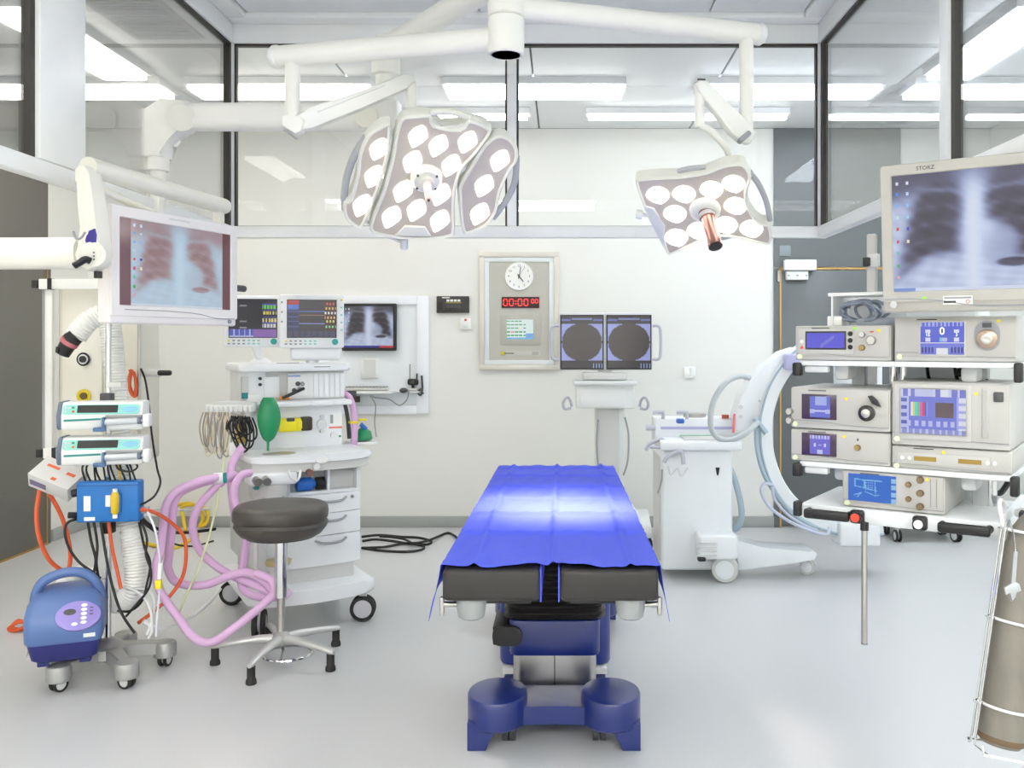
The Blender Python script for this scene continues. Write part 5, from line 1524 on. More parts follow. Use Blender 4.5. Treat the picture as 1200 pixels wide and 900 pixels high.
# ---- pink breathing hoses
M_PINKH = mat('pink_hose', (216, 176, 214), 0.45)
def hose(pts, label, r=0.0195):
    single('breathing_hose', MB().spl([P(*q) for q in pts], r, 12, 7), M_PINKH, label, 'hose', 'pink breathing hoses')
hose([(284, 524, 4.62), (276, 536, 4.6), (271, 550, 4.58), (271, 568, 4.57), (273, 590, 4.57), (276, 606, 4.6)], 'short pink hose running straight down left of the stool seat')
hose([(293, 554, 4.55), (283, 557, 4.5), (276, 568, 4.48), (275, 585, 4.48), (281, 606, 4.48), (288, 630, 4.5), (286, 655, 4.5), (282, 680, 4.5), (289, 694, 4.48), (308, 700, 4.5), (330, 699, 4.55), (338, 694, 4.6)], 'pink hose dropping behind the stool seat to the stool column')
hose([(275, 556, 4.56), (262, 563, 4.5), (246, 578, 4.47), (232, 595, 4.45), (226, 617, 4.44), (232, 641, 4.43), (250, 661, 4.42), (275, 676, 4.44), (300, 686, 4.44), (320, 697, 4.45)], 'pink hose making the inner loop left of the anaesthesia machine')
hose([(254, 562, 4.5), (236, 566, 4.42), (212, 577, 4.38), (203, 592, 4.36), (201, 620, 4.35), (198, 650, 4.35), (197, 666, 4.35), (205, 681, 4.36), (224, 686, 4.36), (246, 684, 4.37), (268, 675, 4.38), (290, 671, 4.4), (308, 680, 4.4), (319, 692, 4.4)], 'pink hose making the middle loop left of the anaesthesia machine')
hose([(254, 560, 4.46), (234, 564, 4.38), (208, 575, 4.33), (195, 592, 4.30), (191, 620, 4.28), (188, 645, 4.26), (183, 664, 4.24), (186, 688, 4.20), (198, 709, 4.18), (210, 725, 4.17), (222, 742, 4.17), (236, 752, 4.18), (252, 751, 4.2), (270, 739, 4.22), (292, 722, 4.26), (312, 705, 4.3), (322, 694, 4.34), (318, 680, 4.36), (300, 672, 4.38)], 'pink hose making the outermost loop down to the floor')
ck = T('hose_connector', 'white connector with a teal collar on the end of two pink hoses', 'connector', tuple(P(256, 561, 4.47)))
ck.part('cuff', MB().cyl((-0.02, 0, 0), (0.02, 0.01, 0.002), 0.028, n=16), PLAST)
ck.part('collar', MB().cyl((0.02, 0.01, 0.002), (0.035, 0.014, 0.003), 0.026, n=16), TEALD)

# ================================================================ stool
M_SEAT = mat('dark_grey_leatherette', (66, 62, 58), 0.42, bump=0.05, bscale=150)
so = T('work_stool', 'round dark grey swivel stool on a silver five-star base', 'stool', (-1.325, 4.30, 0))
q = MB()
R = []
NS = 48
for rr, zz, am_ in ((0.165, 0.592, 0), (0.185, 0.60, 0), (0.205, 0.625, 0.003), (0.214, 0.648, 0.004), (0.206, 0.662, 0.004), (0.216, 0.676, 0.003), (0.218, 0.70, 0.001), (0.214, 0.722, 0), (0.20, 0.734, 0), (0.17, 0.7395, 0), (0.08, 0.741, 0), (0.01, 0.741, 0)):
    R.append([V((rr + am_ * math.sin(5 * 2 * PI * j / NS + zz * 60)) * math.cos(2 * PI * j / NS), (rr + am_ * math.sin(5 * 2 * PI * j / NS + zz * 60)) * math.sin(2 * PI * j / NS), zz + am_ * math.sin(3 * 2 * PI * j / NS) * 1.2) for j in range(NS)])
so.part('seat', q.rings(R), M_SEAT)
so.part('seat_plate', MB().lathe([(0.05, 0.575), (0.16, 0.585), (0.17, 0.594)]), BLACK)
so.part('outer_column', MB().cyl((0, 0, 0.30), (0, 0, 0.59), 0.029, n=20), CHROME)
so.part('inner_column', MB().cyl((0, 0, 0.10), (0, 0, 0.31), 0.0185, n=18), STEEL)
so.part('hub', MB().lathe([(0.035, 0.075), (0.045, 0.085), (0.045, 0.115), (0.028, 0.135), (0.019, 0.14)]), M_CASTA)
for k in range(5):
    a = math.radians(-98 + 72 * k)
    d = V(math.cos(a), math.sin(a), 0)
    s_ = V(-d.y, d.x, 0)
    R = []
    for f, hw, zc, hh in ((0.02, 0.026, 0.105, 0.024), (0.10, 0.022, 0.108, 0.019), (0.22, 0.018, 0.098, 0.015), (0.30, 0.016, 0.086, 0.014), (0.315, 0.010, 0.084, 0.009)):
        c = d * f + V(0, 0, zc)
        R.append([c + s_ * (hw * math.cos(2 * PI * j / 12)) + V(0, 0, hh * math.sin(2 * PI * j / 12)) for j in range(12)])
    lg = so.part('leg', MB().rings(R), mat('satin_silver', (200, 200, 198), 0.35, 0.5))
    so.part('glide', MB().lathe([(0.022, 0.0), (0.024, 0.006), (0.022, 0.02), (0.018, 0.026), (0.018, 0.078)], Matrix.Translation(d * 0.295)), RUBBER, lg)
so.part('foot_ring', MB().ring((0.05, -0.06, 0.055), 0.11, 0.008, n=36), CHROME)
so.part('ring_stay', MB().tube([(0, 0, 0.08), (0.02, -0.03, 0.06), (0.05, -0.165, 0.055)], 0.007, 8), CHROME)
# ================================================================ things on the back wall
WY = YB
# ---- white wall panel with X-ray screen, keyboard shelf
wp = T('wall_workstation', 'white recessed wall panel with keyboard shelf beside the anaesthesia machine', 'wall panel', tuple(P(440, 484, WY)))
k = WY / F
def wx(px): return (px - 440) * k
def wz(py): return (484 - py) * k
wp.part('frame', MB().box((wx(380), -0.015, wz(415.5)), ((14) * k, 0.03, 137 * k), bev=0.004).box((wx(496), -0.015, wz(415.5)), (14 * k, 0.03, 137 * k), bev=0.004)
        .box((wx(438), -0.015, wz(352)), (102 * k, 0.03, 10 * k), bev=0.004).box((wx(438), -0.015, wz(480)), (102 * k, 0.03, 10 * k), bev=0.004), mat('panel_frame_white', (238, 240, 246), 0.4))
wp.part('panel_board', MB().box((wx(438), -0.004, wz(415.5)), (102 * k, 0.008, 118 * k)), mat('panel_board_white', (232, 236, 240), 0.35))
fr = wp.part('card_holder', MB().box((wx(434), -0.014, wz(431.5)), (20 * k, 0.012, 24 * k), bev=0.003), PLAST)
wp.part('card', MB().box((wx(434), -0.021, wz(431)), (14 * k, 0.003, 19 * k)), LGREY, fr)
wp.part('shelf', MB().box((wx(432), -0.10, wz(458.5)), (60 * k, 0.19, 0.02), bev=0.004), PLAST)
wp.part('shelf_bracket', MB().box((wx(414), -0.06, wz(466)), (0.02, 0.10, 0.10), bev=0.004), LGREY)
wp.part('shelf_connector', MB().box((wx(420), -0.08, wz(467)), (0.06, 0.03, 0.05), bev=0.004), mat('brown_plug', (70, 56, 48), 0.5))
kb = T('keyboard', 'grey keyboard lying on the white wall shelf', 'keyboard', tuple(P(430, 457, WY - 0.1)))
kb.part('base', MB().box((0, 0, 0.010), (0.34, 0.13, 0.02), bev=0.005), GREYP)
for r_ in range(4):
    for i in range(12):
        kb.part('keycap', MB().box((-0.148 + 0.027 * i, -0.045 + 0.03 * r_, 0.025), (0.022, 0.024, 0.010), bev=0.003, seg=1), MGREY)
single('desk_mouse', MB().sph(P(473, 457.5, WY - 0.1), 0.035, 16, (1, 1, 0.62)), DGREY, 'dark grey mouse at the end of the wall shelf', 'mouse')
wc = T('web_camera', 'black camera with antenna on the small bracket right of the wall shelf', 'camera', tuple(P(484, 458, WY - 0.05)))
wc.part('base', MB().box((0, 0, 0.012), (0.075, 0.05, 0.022), bev=0.004), GREYP)
wc.part('bracket', MB().box((-0.05, 0.01, -0.008), (0.20, 0.07, 0.012), bev=0.003), PLAST)
wc.part('body', MB().box((0, 0, 0.072), (0.085, 0.05, 0.05), bev=0.014, seg=3).cyl((0, 0, 0.02), (0, 0, 0.06), 0.012, n=10), BLACK)
wc.part('lens', MB().cyl((0, -0.025, 0.07), (0, -0.035, 0.07), 0.014, n=14), DGREY)
wc.part('antenna', MB().cyl((-0.025, 0, 0.09), (-0.025, 0, 0.215), 0.003, n=8).cyl((0.03, 0, 0.09), (0.032, 0, 0.14), 0.006, n=8), BLACK)
single('cable_loop', MB().spl([P(494, 440, WY - 0.04), P(495, 455, WY - 0.04), P(493, 463, WY - 0.04), P(490, 460, WY - 0.05), P(493, 456, WY - 0.05), P(496, 462, WY - 0.05)], 0.008, 8), DGREY, 'small dark cable coil hanging right of the black camera', 'cable')
single('shelf_cable', MB().spl([P(479, 458, WY - 0.08), P(477, 468, WY - 0.06), P(468, 475, WY - 0.05), P(456, 468, WY - 0.06), P(440, 466, WY - 0.08), P(436, 464, WY - 0.08)], 0.005, 6), MGREY, 'thin grey cable sagging under the wall shelf', 'cable')
single('shelf_cable', MB().spl([P(434, 464, WY - 0.06), P(440, 475, WY - 0.05), P(439, 495, WY - 0.04), P(441, 512, WY - 0.04)], 0.005, 6), MGREY, 'thin grey cable hanging straight down from the wall shelf', 'cable')
xm = T('wall_screen', 'black framed screen with a grey chest X-ray on the white wall panel', 'monitor', tuple(P(432, 411, WY - 0.055)), math.radians(-3))
def scr_wall(u, v):
    if v < 0.045:
        return (60, 60, 150) if u < 0.72 else (200, 60, 70)
    c = ramp(chest(0.02 + u * 0.96, (v - 0.04) / 0.98), GREYR)
    return icons(u, v, c, 0.012, 0.014) if v > 0.5 else c
flat_monitor(xm, 64 * k, 55 * k, 0.022, 0.024, 0.045, BLACK, scr_wall, 72, 58, 0.9)

# ---- control panel with clock
cp = T('control_panel', 'grey wall control panel with clock, red timer and touch screen in a steel frame', 'control panel', tuple(P(608.5, 433, WY)))
def cx_(px): return (px - 608.5) * k
def cz_(py): return (433 - py) * k
M_STF = mat('satin_steel_frame', (214, 210, 200), 0.35, 0.35)
M_PG = mat('panel_grey', (186, 184, 174), 0.45)
def ringf(x0, x1, y0, y1, wd, dp, m, name):
    q = MB().box(((x0 + x1) / 2, -dp / 2, y1 - wd / 2), (x1 - x0, dp, wd), bev=0.003).box(((x0 + x1) / 2, -dp / 2, y0 + wd / 2), (x1 - x0, dp, wd), bev=0.003)
    q.box((x0 + wd / 2, -dp / 2, (y0 + y1) / 2), (wd, dp, y1 - y0 - 2 * wd), bev=0.003).box((x1 - wd / 2, -dp / 2, (y0 + y1) / 2), (wd, dp, y1 - y0 - 2 * wd), bev=0.003)
    return cp.part(name, q, m)
ringf(cx_(562), cx_(655), cz_(433.5), cz_(295.5), 6 * k, 0.03, M_STF, 'outer_frame')
ringf(cx_(568), cx_(649), cz_(427.5), cz_(301.5), 5.5 * k, 0.022, mat('pale_inner_frame', (222, 226, 226), 0.4), 'inner_frame')
cp.part('face_plate', MB().box((0, -0.006, cz_(364.5)), (70 * k, 0.012, 115 * k)), M_PG)
cz0 = cz_(324)
ck_ = cp.part('clock_face', MB().lathe([(16.6 * k, 0), (16.6 * k, 0.014), (15.8 * k, 0.018), (15.6 * k, 0.014), (0.001, 0.014)], frame((0, -0.010, cz0), (1, 0, 0), z=(0, -1, 0)), 48), PAPER)
for n_ in range(1, 13):
    a = math.radians(90 - 30 * n_)
    text(str(n_), 0.026, frame((12.2 * k * math.cos(a), -0.0246, cz0 + 12.2 * k * math.sin(a)), (1, 0, 0), z=(0, -1, 0)), ck_, INK, 'numeral', 0.0003)
def hand(ang, L, wd, name):
    d_ = V(math.sin(math.radians(ang)), 0, math.cos(math.radians(ang)))
    c_ = V(0, -0.027, cz0)
    cp.part(name, MB().box(c_ + d_ * (L / 2 - 0.01), (wd, 0.002, L + 0.02), rot=(0, math.radians(ang), 0)), DGREY, ck_)
hand(10, 11.0 * k, 0.006, 'minute_hand')
hand(142, 8.0 * k, 0.008, 'hour_hand')
hand(32, 11.5 * k, 0.002, 'second_hand')
cp.part('clock_pin', MB().cyl((0, -0.024, cz0), (0, -0.030, cz0), 0.008, n=12), DGREY, ck_)
tm = cp.part('timer_display', MB().box((cx_(610), -0.015, cz_(354.5)), (44 * k, 0.012, 13 * k), bev=0.002), mat('timer_black', (60, 30, 28), 0.3))
M_REDL = emit_mat('red_digits', (255, 60, 60), 1.2)
def digit0(xc, h_, w_):
    """a seven-segment zero"""
    q = MB()
    s_ = 0.006
    y_ = -0.022
    zc = cz_(354.5)
    q.box((xc, y_, zc + h_ / 2), (w_ - s_, 0.002, s_)).box((xc, y_, zc - h_ / 2), (w_ - s_, 0.002, s_))
    for sx in (-1, 1):
        for sz in (-1, 1):
            q.box((xc + sx * w_ / 2, y_, zc + sz * h_ / 4), (s_, 0.002, h_ / 2 - s_))
    return q
for xc in (592.5, 599.5, 609.5, 616.5):
    cp.part('digit', digit0(cx_(xc), 7.6 * k, 4.4 * k), M_REDL, tm, 'red digit zero')
for xc in (624.3, 628.8):
    q = digit0(cx_(xc), 4.6 * k, 2.9 * k)
    bmesh.ops.translate(q.bm, verts=q.bm.verts, vec=(0, 0, 1.4 * k))
    cp.part('digit', q, M_REDL, tm, 'small red digit zero')
for dz in (-1.6, 1.6):
    cp.part('colon_dot', MB().box((cx_(604.6), -0.022, cz_(354.5 + dz)), (0.008, 0.002, 0.008)), M_REDL, tm)
tp = cp.part('touch_panel', MB().box((cx_(610), -0.014, cz_(386)), (47 * k, 0.008, 36 * k), bev=0.002), mat('touch_frame', (180, 178, 168), 0.45))
def scr_touch(u, v):
    if v < 0.09:
        return (120, 190, 235)
    if v < 0.28 and u > 0.72:
        return (120, 175, 240)
    r_ = int((v - 0.09) / 0.182)
    f_ = ((v - 0.09) / 0.182) % 1
    cw_ = int(u / 0.155)
    if u < (0.72 if r_ != 4 else 0.56) and 0.35 < f_ < 0.72 and (u / 0.155) % 1 < 0.78:
        if r_ == 1 and cw_ == 1: return (235, 150, 160)
        if r_ == 2 and cw_ == 3: return (245, 236, 190)
        return (110, 180, 140) if cw_ < 4 or r_ != 2 else (120, 140, 190)
    return (226, 244, 240)
picture('touch_screen', 31 * k, 23 * k, 46, 34, scr_touch, frame((cx_(609.5), -0.0187, cz_(386)), (1, 0, 0), z=(0, -1, 0)), cp.o, 0.95)
cp.part('yellow_button', MB().cyl((cx_(589), -0.012, cz_(414)), (cx_(589), -0.020, cz_(414)), 0.016, n=16), mat('olive_yellow', (196, 182, 20), 0.4))
cp.part('text_strip', MB().box((cx_(613), -0.013, cz_(414)), (40 * k, 0.003, 5.5 * k)), mat('strip_grey', (196, 194, 186), 0.45))
cp.part('strip_print', MB().box((cx_(597), -0.0152, cz_(414)), (11 * k, 0.001, 1.0 * k)), INK)
cp.part('strip_tab', MB().box((cx_(627.5), -0.0152, cz_(414)), (8 * k, 0.001, 4 * k)), mat('tab_grey', (170, 168, 160), 0.45))

# ---- black intercom, switches
ic = T('intercom', 'black wall intercom with four white keys', 'intercom', tuple(P(531, 367, WY)))
ic.part('case', MB().box((0, -0.014, 10 * k), (38 * k, 0.028, 19.5 * k), bev=0.004), mat('intercom_black', (54, 50, 46), 0.4))
for i in range(4):
    ic.part('key', MB().box(((-5.6 + 4.3 * i) * k, -0.029, 14.6 * k), (3.4 * k, 0.004, 2.6 * k), bev=0.002), PAPER)
    ic.part('dial', MB().cyl(((-5.6 + 4.3 * i) * k, -0.028, 7.5 * k), ((-5.6 + 4.3 * i) * k, -0.034, 7.5 * k), 0.011, n=14), DGREY)
ic.part('key_line', MB().box((1 * k, -0.0285, 12.1 * k), (18 * k, 0.002, 0.006)), mat('amber_line', (170, 160, 60), 0.4))
ic.part('title_print', MB().box((-8 * k, -0.0285, 18 * k), (9 * k, 0.001, 0.008)), PAPER)
ic.part('speaker', MB().box((-14 * k, -0.0285, 8 * k), (5 * k, 0.002, 9 * k)), BLACK)
sw = T('wall_switch', 'small white wall switch below the black intercom', 'switch', tuple(P(546, 386, WY)))
sw.part('plate', MB().box((0, -0.012, 6.5 * k), (12.5 * k, 0.024, 13 * k), bev=0.005), WHITE)
sw.part('rocker', MB().box((0, -0.026, 6.0 * k), (7 * k, 0.006, 7.5 * k), bev=0.003), PLAST)
sw.part('indicator', MB().cyl((0, -0.024, 11 * k), (0, -0.028, 11 * k), 0.010, n=12), mat('red_lamp', (220, 70, 60), 0.4))
so2 = T('wall_socket', 'white wall socket right of the twin screens', 'socket', tuple(P(808, 443, WY)))
so2.part('plate', MB().box((0, -0.008, 6.5 * k), (14 * k, 0.016, 13 * k), bev=0.004), PLAST)
for i in (-1, 1):
    so2.part('socket_insert', MB().box((3.4 * i * k, -0.0175, 6.5 * k), (6 * k, 0.004, 9.5 * k), bev=0.002), WHITE)

# ---- black cable loops on the floor near the back wall
def floorp(px, py, z=0.009):
    d_ = (CH - z) * F / (py - VY)
    return V((px - VX) / F * d_, d_, z)
m = MB().spl([floorp(424, 629), floorp(445, 627), floorp(470, 629), floorp(490, 630), floorp(505, 634), floorp(500, 638), floorp(480, 637), floorp(460, 634), floorp(440, 632), floorp(425, 634)], 0.009, 8)
single('floor_cable', m, RUBBER, 'black cable in a wide loop on the floor nearest the back wall', 'cable', 'black cables on the floor')
m = MB().spl([floorp(424, 642, 0.012), floorp(450, 641, 0.012), floorp(472, 637, 0.014), floorp(490, 636, 0.03), floorp(503, 633, 0.03), floorp(515, 628, 0.012), floorp(525, 624.5, 0.012), floorp(533, 628, 0.012), floorp(540, 634, 0.012), floorp(552, 636, 0.012)], 0.009, 8)
single('floor_cable', m, RUBBER, 'black cable running along the floor towards the operating table', 'cable', 'black cables on the floor')
m = MB().spl([floorp(424, 642), floorp(445, 645), floorp(475, 646.5), floorp(494, 644), floorp(496, 640), floorp(484, 637, 0.03), floorp(474, 632, 0.03), floorp(460, 629.5, 0.03), floorp(445, 628.5, 0.03)], 0.009, 8)
single('floor_cable', m, RUBBER, 'black cable making the front loop on the floor beside the drawers', 'cable', 'black cables on the floor')
# ================================================================ C-arm viewing trolley
VD = 6.75
kv = VD / F
vt = T('viewing_trolley', 'white viewing trolley with twin dark round-image screens by the back wall', 'viewing trolley', ((712 - VX) * kv, VD, 0))
def vx(px): return (px - 712) * kv
def vz(py): return CH - (py - VY) * kv
M_VT = mat('trolley_white', (232, 234, 232), 0.4)
M_LAV = mat('lavender_grey_tube', (186, 186, 196), 0.4)
def scr_fluoro(u, v):
    if v < 0.14:
        if u > 0.72 and v < 0.1:
            return (160, 175, 230) if int(u * 30) % 2 else (60, 58, 62)
        return (66, 62, 62)
    if v > 0.90:
        if u < 0.22 or u > 0.78:
            return (110, 120, 190) if v < 0.94 else (70, 66, 66)
        if 0.25 < u < 0.75 and 0.93 < v < 0.96: return (130, 140, 190)
        return (66, 62, 64)
    if ((u - 0.5) / 0.49) ** 2 + ((v - 0.50) / 0.365) ** 2 < 1:
        return (84, 78, 76)
    return (168, 176, 236) if 0.155 < v < 0.85 else (74, 70, 72)
for x0, x1 in ((655, 709), (709, 765)):
    fr = vt.part('screen_housing', MB().box((vx((x0 + x1) / 2), 0.03, vz(400)), ((x1 - x0 - 0.6) * kv, 0.06, 67 * kv), bev=0.008), LGREY)
    vt.part('screen_glass', MB().box((vx((x0 + x1) / 2), -0.001, vz(401)), ((x1 - x0 - 3) * kv, 0.004, 64 * kv)), BLACK, fr)
    picture('screen_image', (x1 - x0 - 6) * kv, 61 * kv, 44, 54, scr_fluoro, frame((vx((x0 + x1) / 2), -0.0036, vz(401)), (1, 0, 0), z=(0, -1, 0)), vt.o, 0.85)
for sx, x in ((-1, 655), (1, 765)):
    vt.part('grab_handle', MB().spl([(vx(x), 0.02, vz(382)), (vx(x + sx * 6), 0.0, vz(382)), (vx(x + sx * 9), 0.0, vz(388)), (vx(x + sx * 9), 0.0, vz(415)), (vx(x + sx * 6), 0.0, vz(421)), (vx(x), 0.02, vz(421))], 0.011, 8), M_LAV)
vt.part('screen_foot', MB().box((vx(709), 0.06, vz(441)), (52 * kv, 0.16, 9 * kv), bev=0.012).box((vx(709), 0.05, vz(434)), (16 * kv, 0.06, 7 * kv)), GREYP)
cb = vt.part('cabinet', MB().box((vx(709), 0.12, vz(464)), (68 * kv, 0.30, 29 * kv), bev=0.008), M_VT)
vt.part('cabinet_top', MB().box((vx(709), 0.11, vz(449)), (74 * kv, 0.34, 5.5 * kv), bev=0.010), LGREY)
vt.part('drawer_front', MB().box((vx(706), -0.032, vz(466)), (52 * kv, 0.012, 22 * kv), bev=0.004), PLAST, cb)
for sx, x in ((-1, 668), (1, 751)):
    vt.part('push_handle', MB().spl([(vx(x - sx * 1), -0.02, vz(478)), (vx(x + sx * 6), -0.03, vz(479)), (vx(x + sx * 8), -0.05, vz(472)), (vx(x + sx * 4), -0.06, vz(465)), (vx(x), -0.04, vz(468)), (vx(x - sx * 2), -0.02, vz(476))], 0.010, 8), M_LAV)
vt.part('column', MB().box((vx(715), 0.14, 0.62), (34 * kv, 0.16, 0.84), bev=0.012), M_VT)
vt.part('column_front', MB().box((vx(713), 0.052, 0.62), (26 * kv, 0.02, 0.82), bev=0.006), GREYP)
vt.part('hanging_cable', MB().spl([(vx(733), 0.08, vz(490)), (vx(737), 0.04, vz(510)), (vx(736), 0.03, vz(540)), (vx(731), 0.04, vz(558))], 0.007, 8), MGREY)
vt.part('hanging_cable', MB().spl([(vx(701), 0.04, vz(492)), (vx(699.5), 0.03, vz(520)), (vx(701), 0.03, vz(545))], 0.006, 8), MGREY)
q = MB().prism(ccw([(-0.34, 0.42), (-0.30, -0.26), (0.30, -0.26), (0.34, 0.42)]), 0.10, 0.19, bev=0.02)
vt.part('base', q, M_VT)
vt.part('base_cover', MB().rings([[V(x, y + 0.12, z) for x, y in rrect(w_, d_, 0.04, 3)] for w_, d_, z in ((0.50, 0.40, 0.18), (0.40, 0.34, 0.26), (0.26, 0.24, 0.34))]), M_VT)
for x, y in ((-0.27, -0.20), (0.27, -0.20), (-0.29, 0.36), (0.29, 0.36)):
    caster(vt, x, y, 0.05, 0.4, w=0.018, top=0.12)

# ================================================================ C-arm X-ray unit
CD = 5.80
kc = CD / F
M_CA = mat('c_arm_white', (234, 238, 240), 0.38)
M_CAG = mat('c_arm_grey', (206, 206, 204), 0.42)
M_PUR = mat('lilac_stripe', (176, 176, 212), 0.45)
M_TUBEG = mat('blue_grey_tube', (160, 178, 190), 0.4)
ca = T('c_arm_unit', 'white mobile C-arm X-ray unit with a large half ring', 'C-arm', ((815 - VX) * kc, CD, 0))
def p2(px, py, d=CD): return ca.p(px, py, d)
# cabinet
b0, b1 = p2(775, 668), p2(858, 535)
bx, bw = (b0.x + b1.x) / 2, b1.x - b0.x
ca.part('cabinet', MB().box((bx, 0.22, 0.435), (bw, 0.50, 0.76), bev=0.02, seg=3), M_CA)
ca.part('cabinet_left_panel', MB().box((bx - bw / 2 - 0.002, 0.24, 0.43), (0.012, 0.42, 0.66), bev=0.004), M_CAG)
ca.part('top_tray', MB().box((bx + 0.02, 0.14, 0.845), (bw + 0.06, 0.44, 0.055), bev=0.012), M_CA)
tr = p2(825, 519)
ca.part('control_plate', MB().box((bx + 0.06, 0.12, 0.876), (bw * 0.62, 0.26, 0.012), bev=0.003), GREYP)
ca.part('lift_column', MB().cyl((bx + 0.03, 0.30, 0.86), (bx + 0.03, 0.30, 1.02), 0.075, n=24), STEEL)
ca.part('column_collar', MB().cyl((bx + 0.03, 0.30, 0.965), (bx + 0.03, 0.30, 0.985), 0.09, n=24), LGREY)
ca.part('blue_plug', MB().box((bx - 0.09, 0.12, 0.985), (0.05, 0.05, 0.03), bev=0.008), mat('plug_blue', (50, 100, 180), 0.4))
for x0, y0, dd in ((757, 528, 5.85), (778, 542, 5.72)):
    ca.part('push_handle', MB().spl([p2(x0, y0, dd), p2(x0 + 5, y0 - 8, dd), p2(x0 + 16, y0 - 13, dd), p2(x0 + 21, y0 - 11, dd), p2(x0 + 23, y0 + 2, dd)], 0.013, 10), M_LAV)
ca.part('brake_bar', MB().tube([p2(762, 524, 5.8), p2(784, 524, 5.8)], 0.012, 8), M_LAV)
ca.part('brake_bar', MB().tube([p2(778, 527, 5.8), p2(784, 530, 5.8)], 0.022, 8), LGREY)
ca.part('thin_cable', MB().spl([p2(776, 550, 5.74), p2(775, 565, 5.73), p2(771, 578, 5.73)], 0.006, 6), MGREY)
ca.part('thin_cable', MB().spl([p2(772, 519, 5.8), p2(790, 526, 5.76), p2(800, 520, 5.76), p2(803, 515, 5.78)], 0.006, 6), GREYP)
ca.part('tray_probe', MB().tube([p2(841, 548, 5.7), p2(841, 557, 5.7)], [0.014, 0.005], 8), BLACK)
ca.part('under_tray_loops', MB().spl([p2(783, 546, 5.73), p2(786, 556, 5.73), p2(794, 549, 5.73), p2(798, 558, 5.73), p2(806, 548, 5.73)], 0.005, 6), LGREY)
# rear wheel cover, front caster, outrigger leg
wc_ = p2(838, 640, 5.68)
cv = ca.part('wheel_cover', MB().box((wc_.x + 0.01, -0.08, 0.235), (0.24, 0.22, 0.15), bev=0.02, seg=3), M_CA)
for i in range(4):
    ca.part('cover_rib', MB().box((wc_.x - 0.06, -0.194, 0.265 - 0.026 * i), (0.12, 0.008, 0.010), bev=0.003), GREYP, cv)
ca.part('pedal', MB().box(p2(822, 655, 5.62), (0.05, 0.05, 0.026), bev=0.010), BLACK)
cw2 = p2(850, 668, 5.7)
caster(ca, cw2.x, -0.09, 0.082, 1.35, w=0.03, hub=M_CA, tyre=GREYP, top=0.20)
caster(ca, p2(780, 660, 6.2).x, 0.42, 0.07, 1.2, w=0.025, hub=M_CA, tyre=GREYP, top=0.14)
pl = [p2(x, y, 5.85) for x, y in ((858, 628), (862, 628), (890, 640), (946, 640), (953, 645), (950, 652), (925, 656), (862, 664))]
ca.part('outrigger', MB().prism(ccw([(p.x, p.z) for p in pl]), -0.10, 0.10, frame((0, 0.05, 0), (1, 0, 0), y=(0, 0, 1)), bev=0.012), M_CA)
cq = p2(937, 655, 6.1)
caster(ca, cq.x, 0.10, 0.05, 1.0, w=0.02, hub=M_CA, tyre=GREYP, top=0.13)
# horizontal carriage with lilac stripe
h0, h1 = p2(767, 520, 6.0), p2(866, 490, 6.0)
hx, hwid = (h0.x + h1.x) / 2, h1.x - h0.x
ca.part('carriage', MB().box((hx, 0.30, (h0.z + h1.z) / 2), (hwid, 0.22, h1.z - h0.z), bev=0.012), M_CA)
ca.part('lilac_stripe', MB().box((hx, 0.188, p2(0, 501.5, 5.99).z), (hwid * 0.86, 0.006, 0.018)), M_PUR)
ca.part('green_stripe', MB().box((p2(820, 511, 5.99).x, 0.188, p2(0, 511, 5.99).z), (0.26, 0.006, 0.014)), mat('soft_green', (150, 200, 170), 0.5))
for x0 in (773, 801):
    ca.part('brake_handle', MB().tube([p2(x0 - 8, 483, 6.0), p2(x0 + 4, 483, 6.0), p2(x0 + 4, 491, 6.0)], 0.014, 8), M_LAV)
ca.part('end_knob', MB().cyl(p2(757, 501, 6.0), p2(768, 501, 6.0), 0.02, n=14), M_LAV)
ca.part('red_button', MB().cyl(p2(850, 490, 6.0), p2(850, 486, 6.0), 0.024, n=16), mat('rust_red', (180, 84, 60), 0.4))
ca.part('angle_scale', MB().box(p2(860, 496, 5.82), (0.014, 0.01, 0.12), rot=(0, 0.06, 0)), mat('pink_red_scale', (224, 110, 116), 0.5))
# half ring and its side plate
path = smooth([V(*((p2(x, y, 5.92)))) for x, y in ((1010, 396), (975, 398), (945, 408), (922, 428), (905, 455), (896, 485), (895, 508), (898, 535), (908, 563), (924, 586), (947, 604), (975, 615), (1005, 620), (1030, 616))], 6)
R = []
ax = V(0, 1, 0)
for i, p_ in enumerate(path):
    t_ = (path[min(i + 1, len(path) - 1)] - path[max(i - 1, 0)]).normalized()
    nn = ax.cross(t_).normalized()
    hw_, hy = 0.044, 0.075
    R.append([p_ + nn * hw_ * a_ + ax * hy * b_ for a_, b_ in ((-1, -0.8), (-0.8, -1), (0.8, -1), (1, -0.8), (1, 0.8), (0.8, 1), (-0.8, 1), (-1, 0.8))])
ring_o = ca.part('c_ring', MB().rings(R), M_CA)
gp = [p_ + ax.cross((path[min(i + 1, len(path) - 1)] - path[max(i - 1, 0)]).normalized()).normalized() * -0.038 + V(0, -0.077, 0) for i, p_ in enumerate(path)]
g2 = [p_ + ax.cross((path[min(i + 1, len(path) - 1)] - path[max(i - 1, 0)]).normalized()).normalized() * 0.038 + V(0, -0.077, 0) for i, p_ in enumerate(path)]
outer = gp if gp[len(gp) // 2].x < g2[len(g2) // 2].x else g2
ca.part('ring_groove', MB().tube(outer, 0.008, 6), M_TUBEG, ring_o)
pl = [p2(x, y, 5.95) for x, y in ((929, 407), (913, 412), (895, 427), (877, 445), (865, 465), (858, 487), (860, 506), (884, 503), (892, 487), (901, 463), (923, 434), (936, 420))]
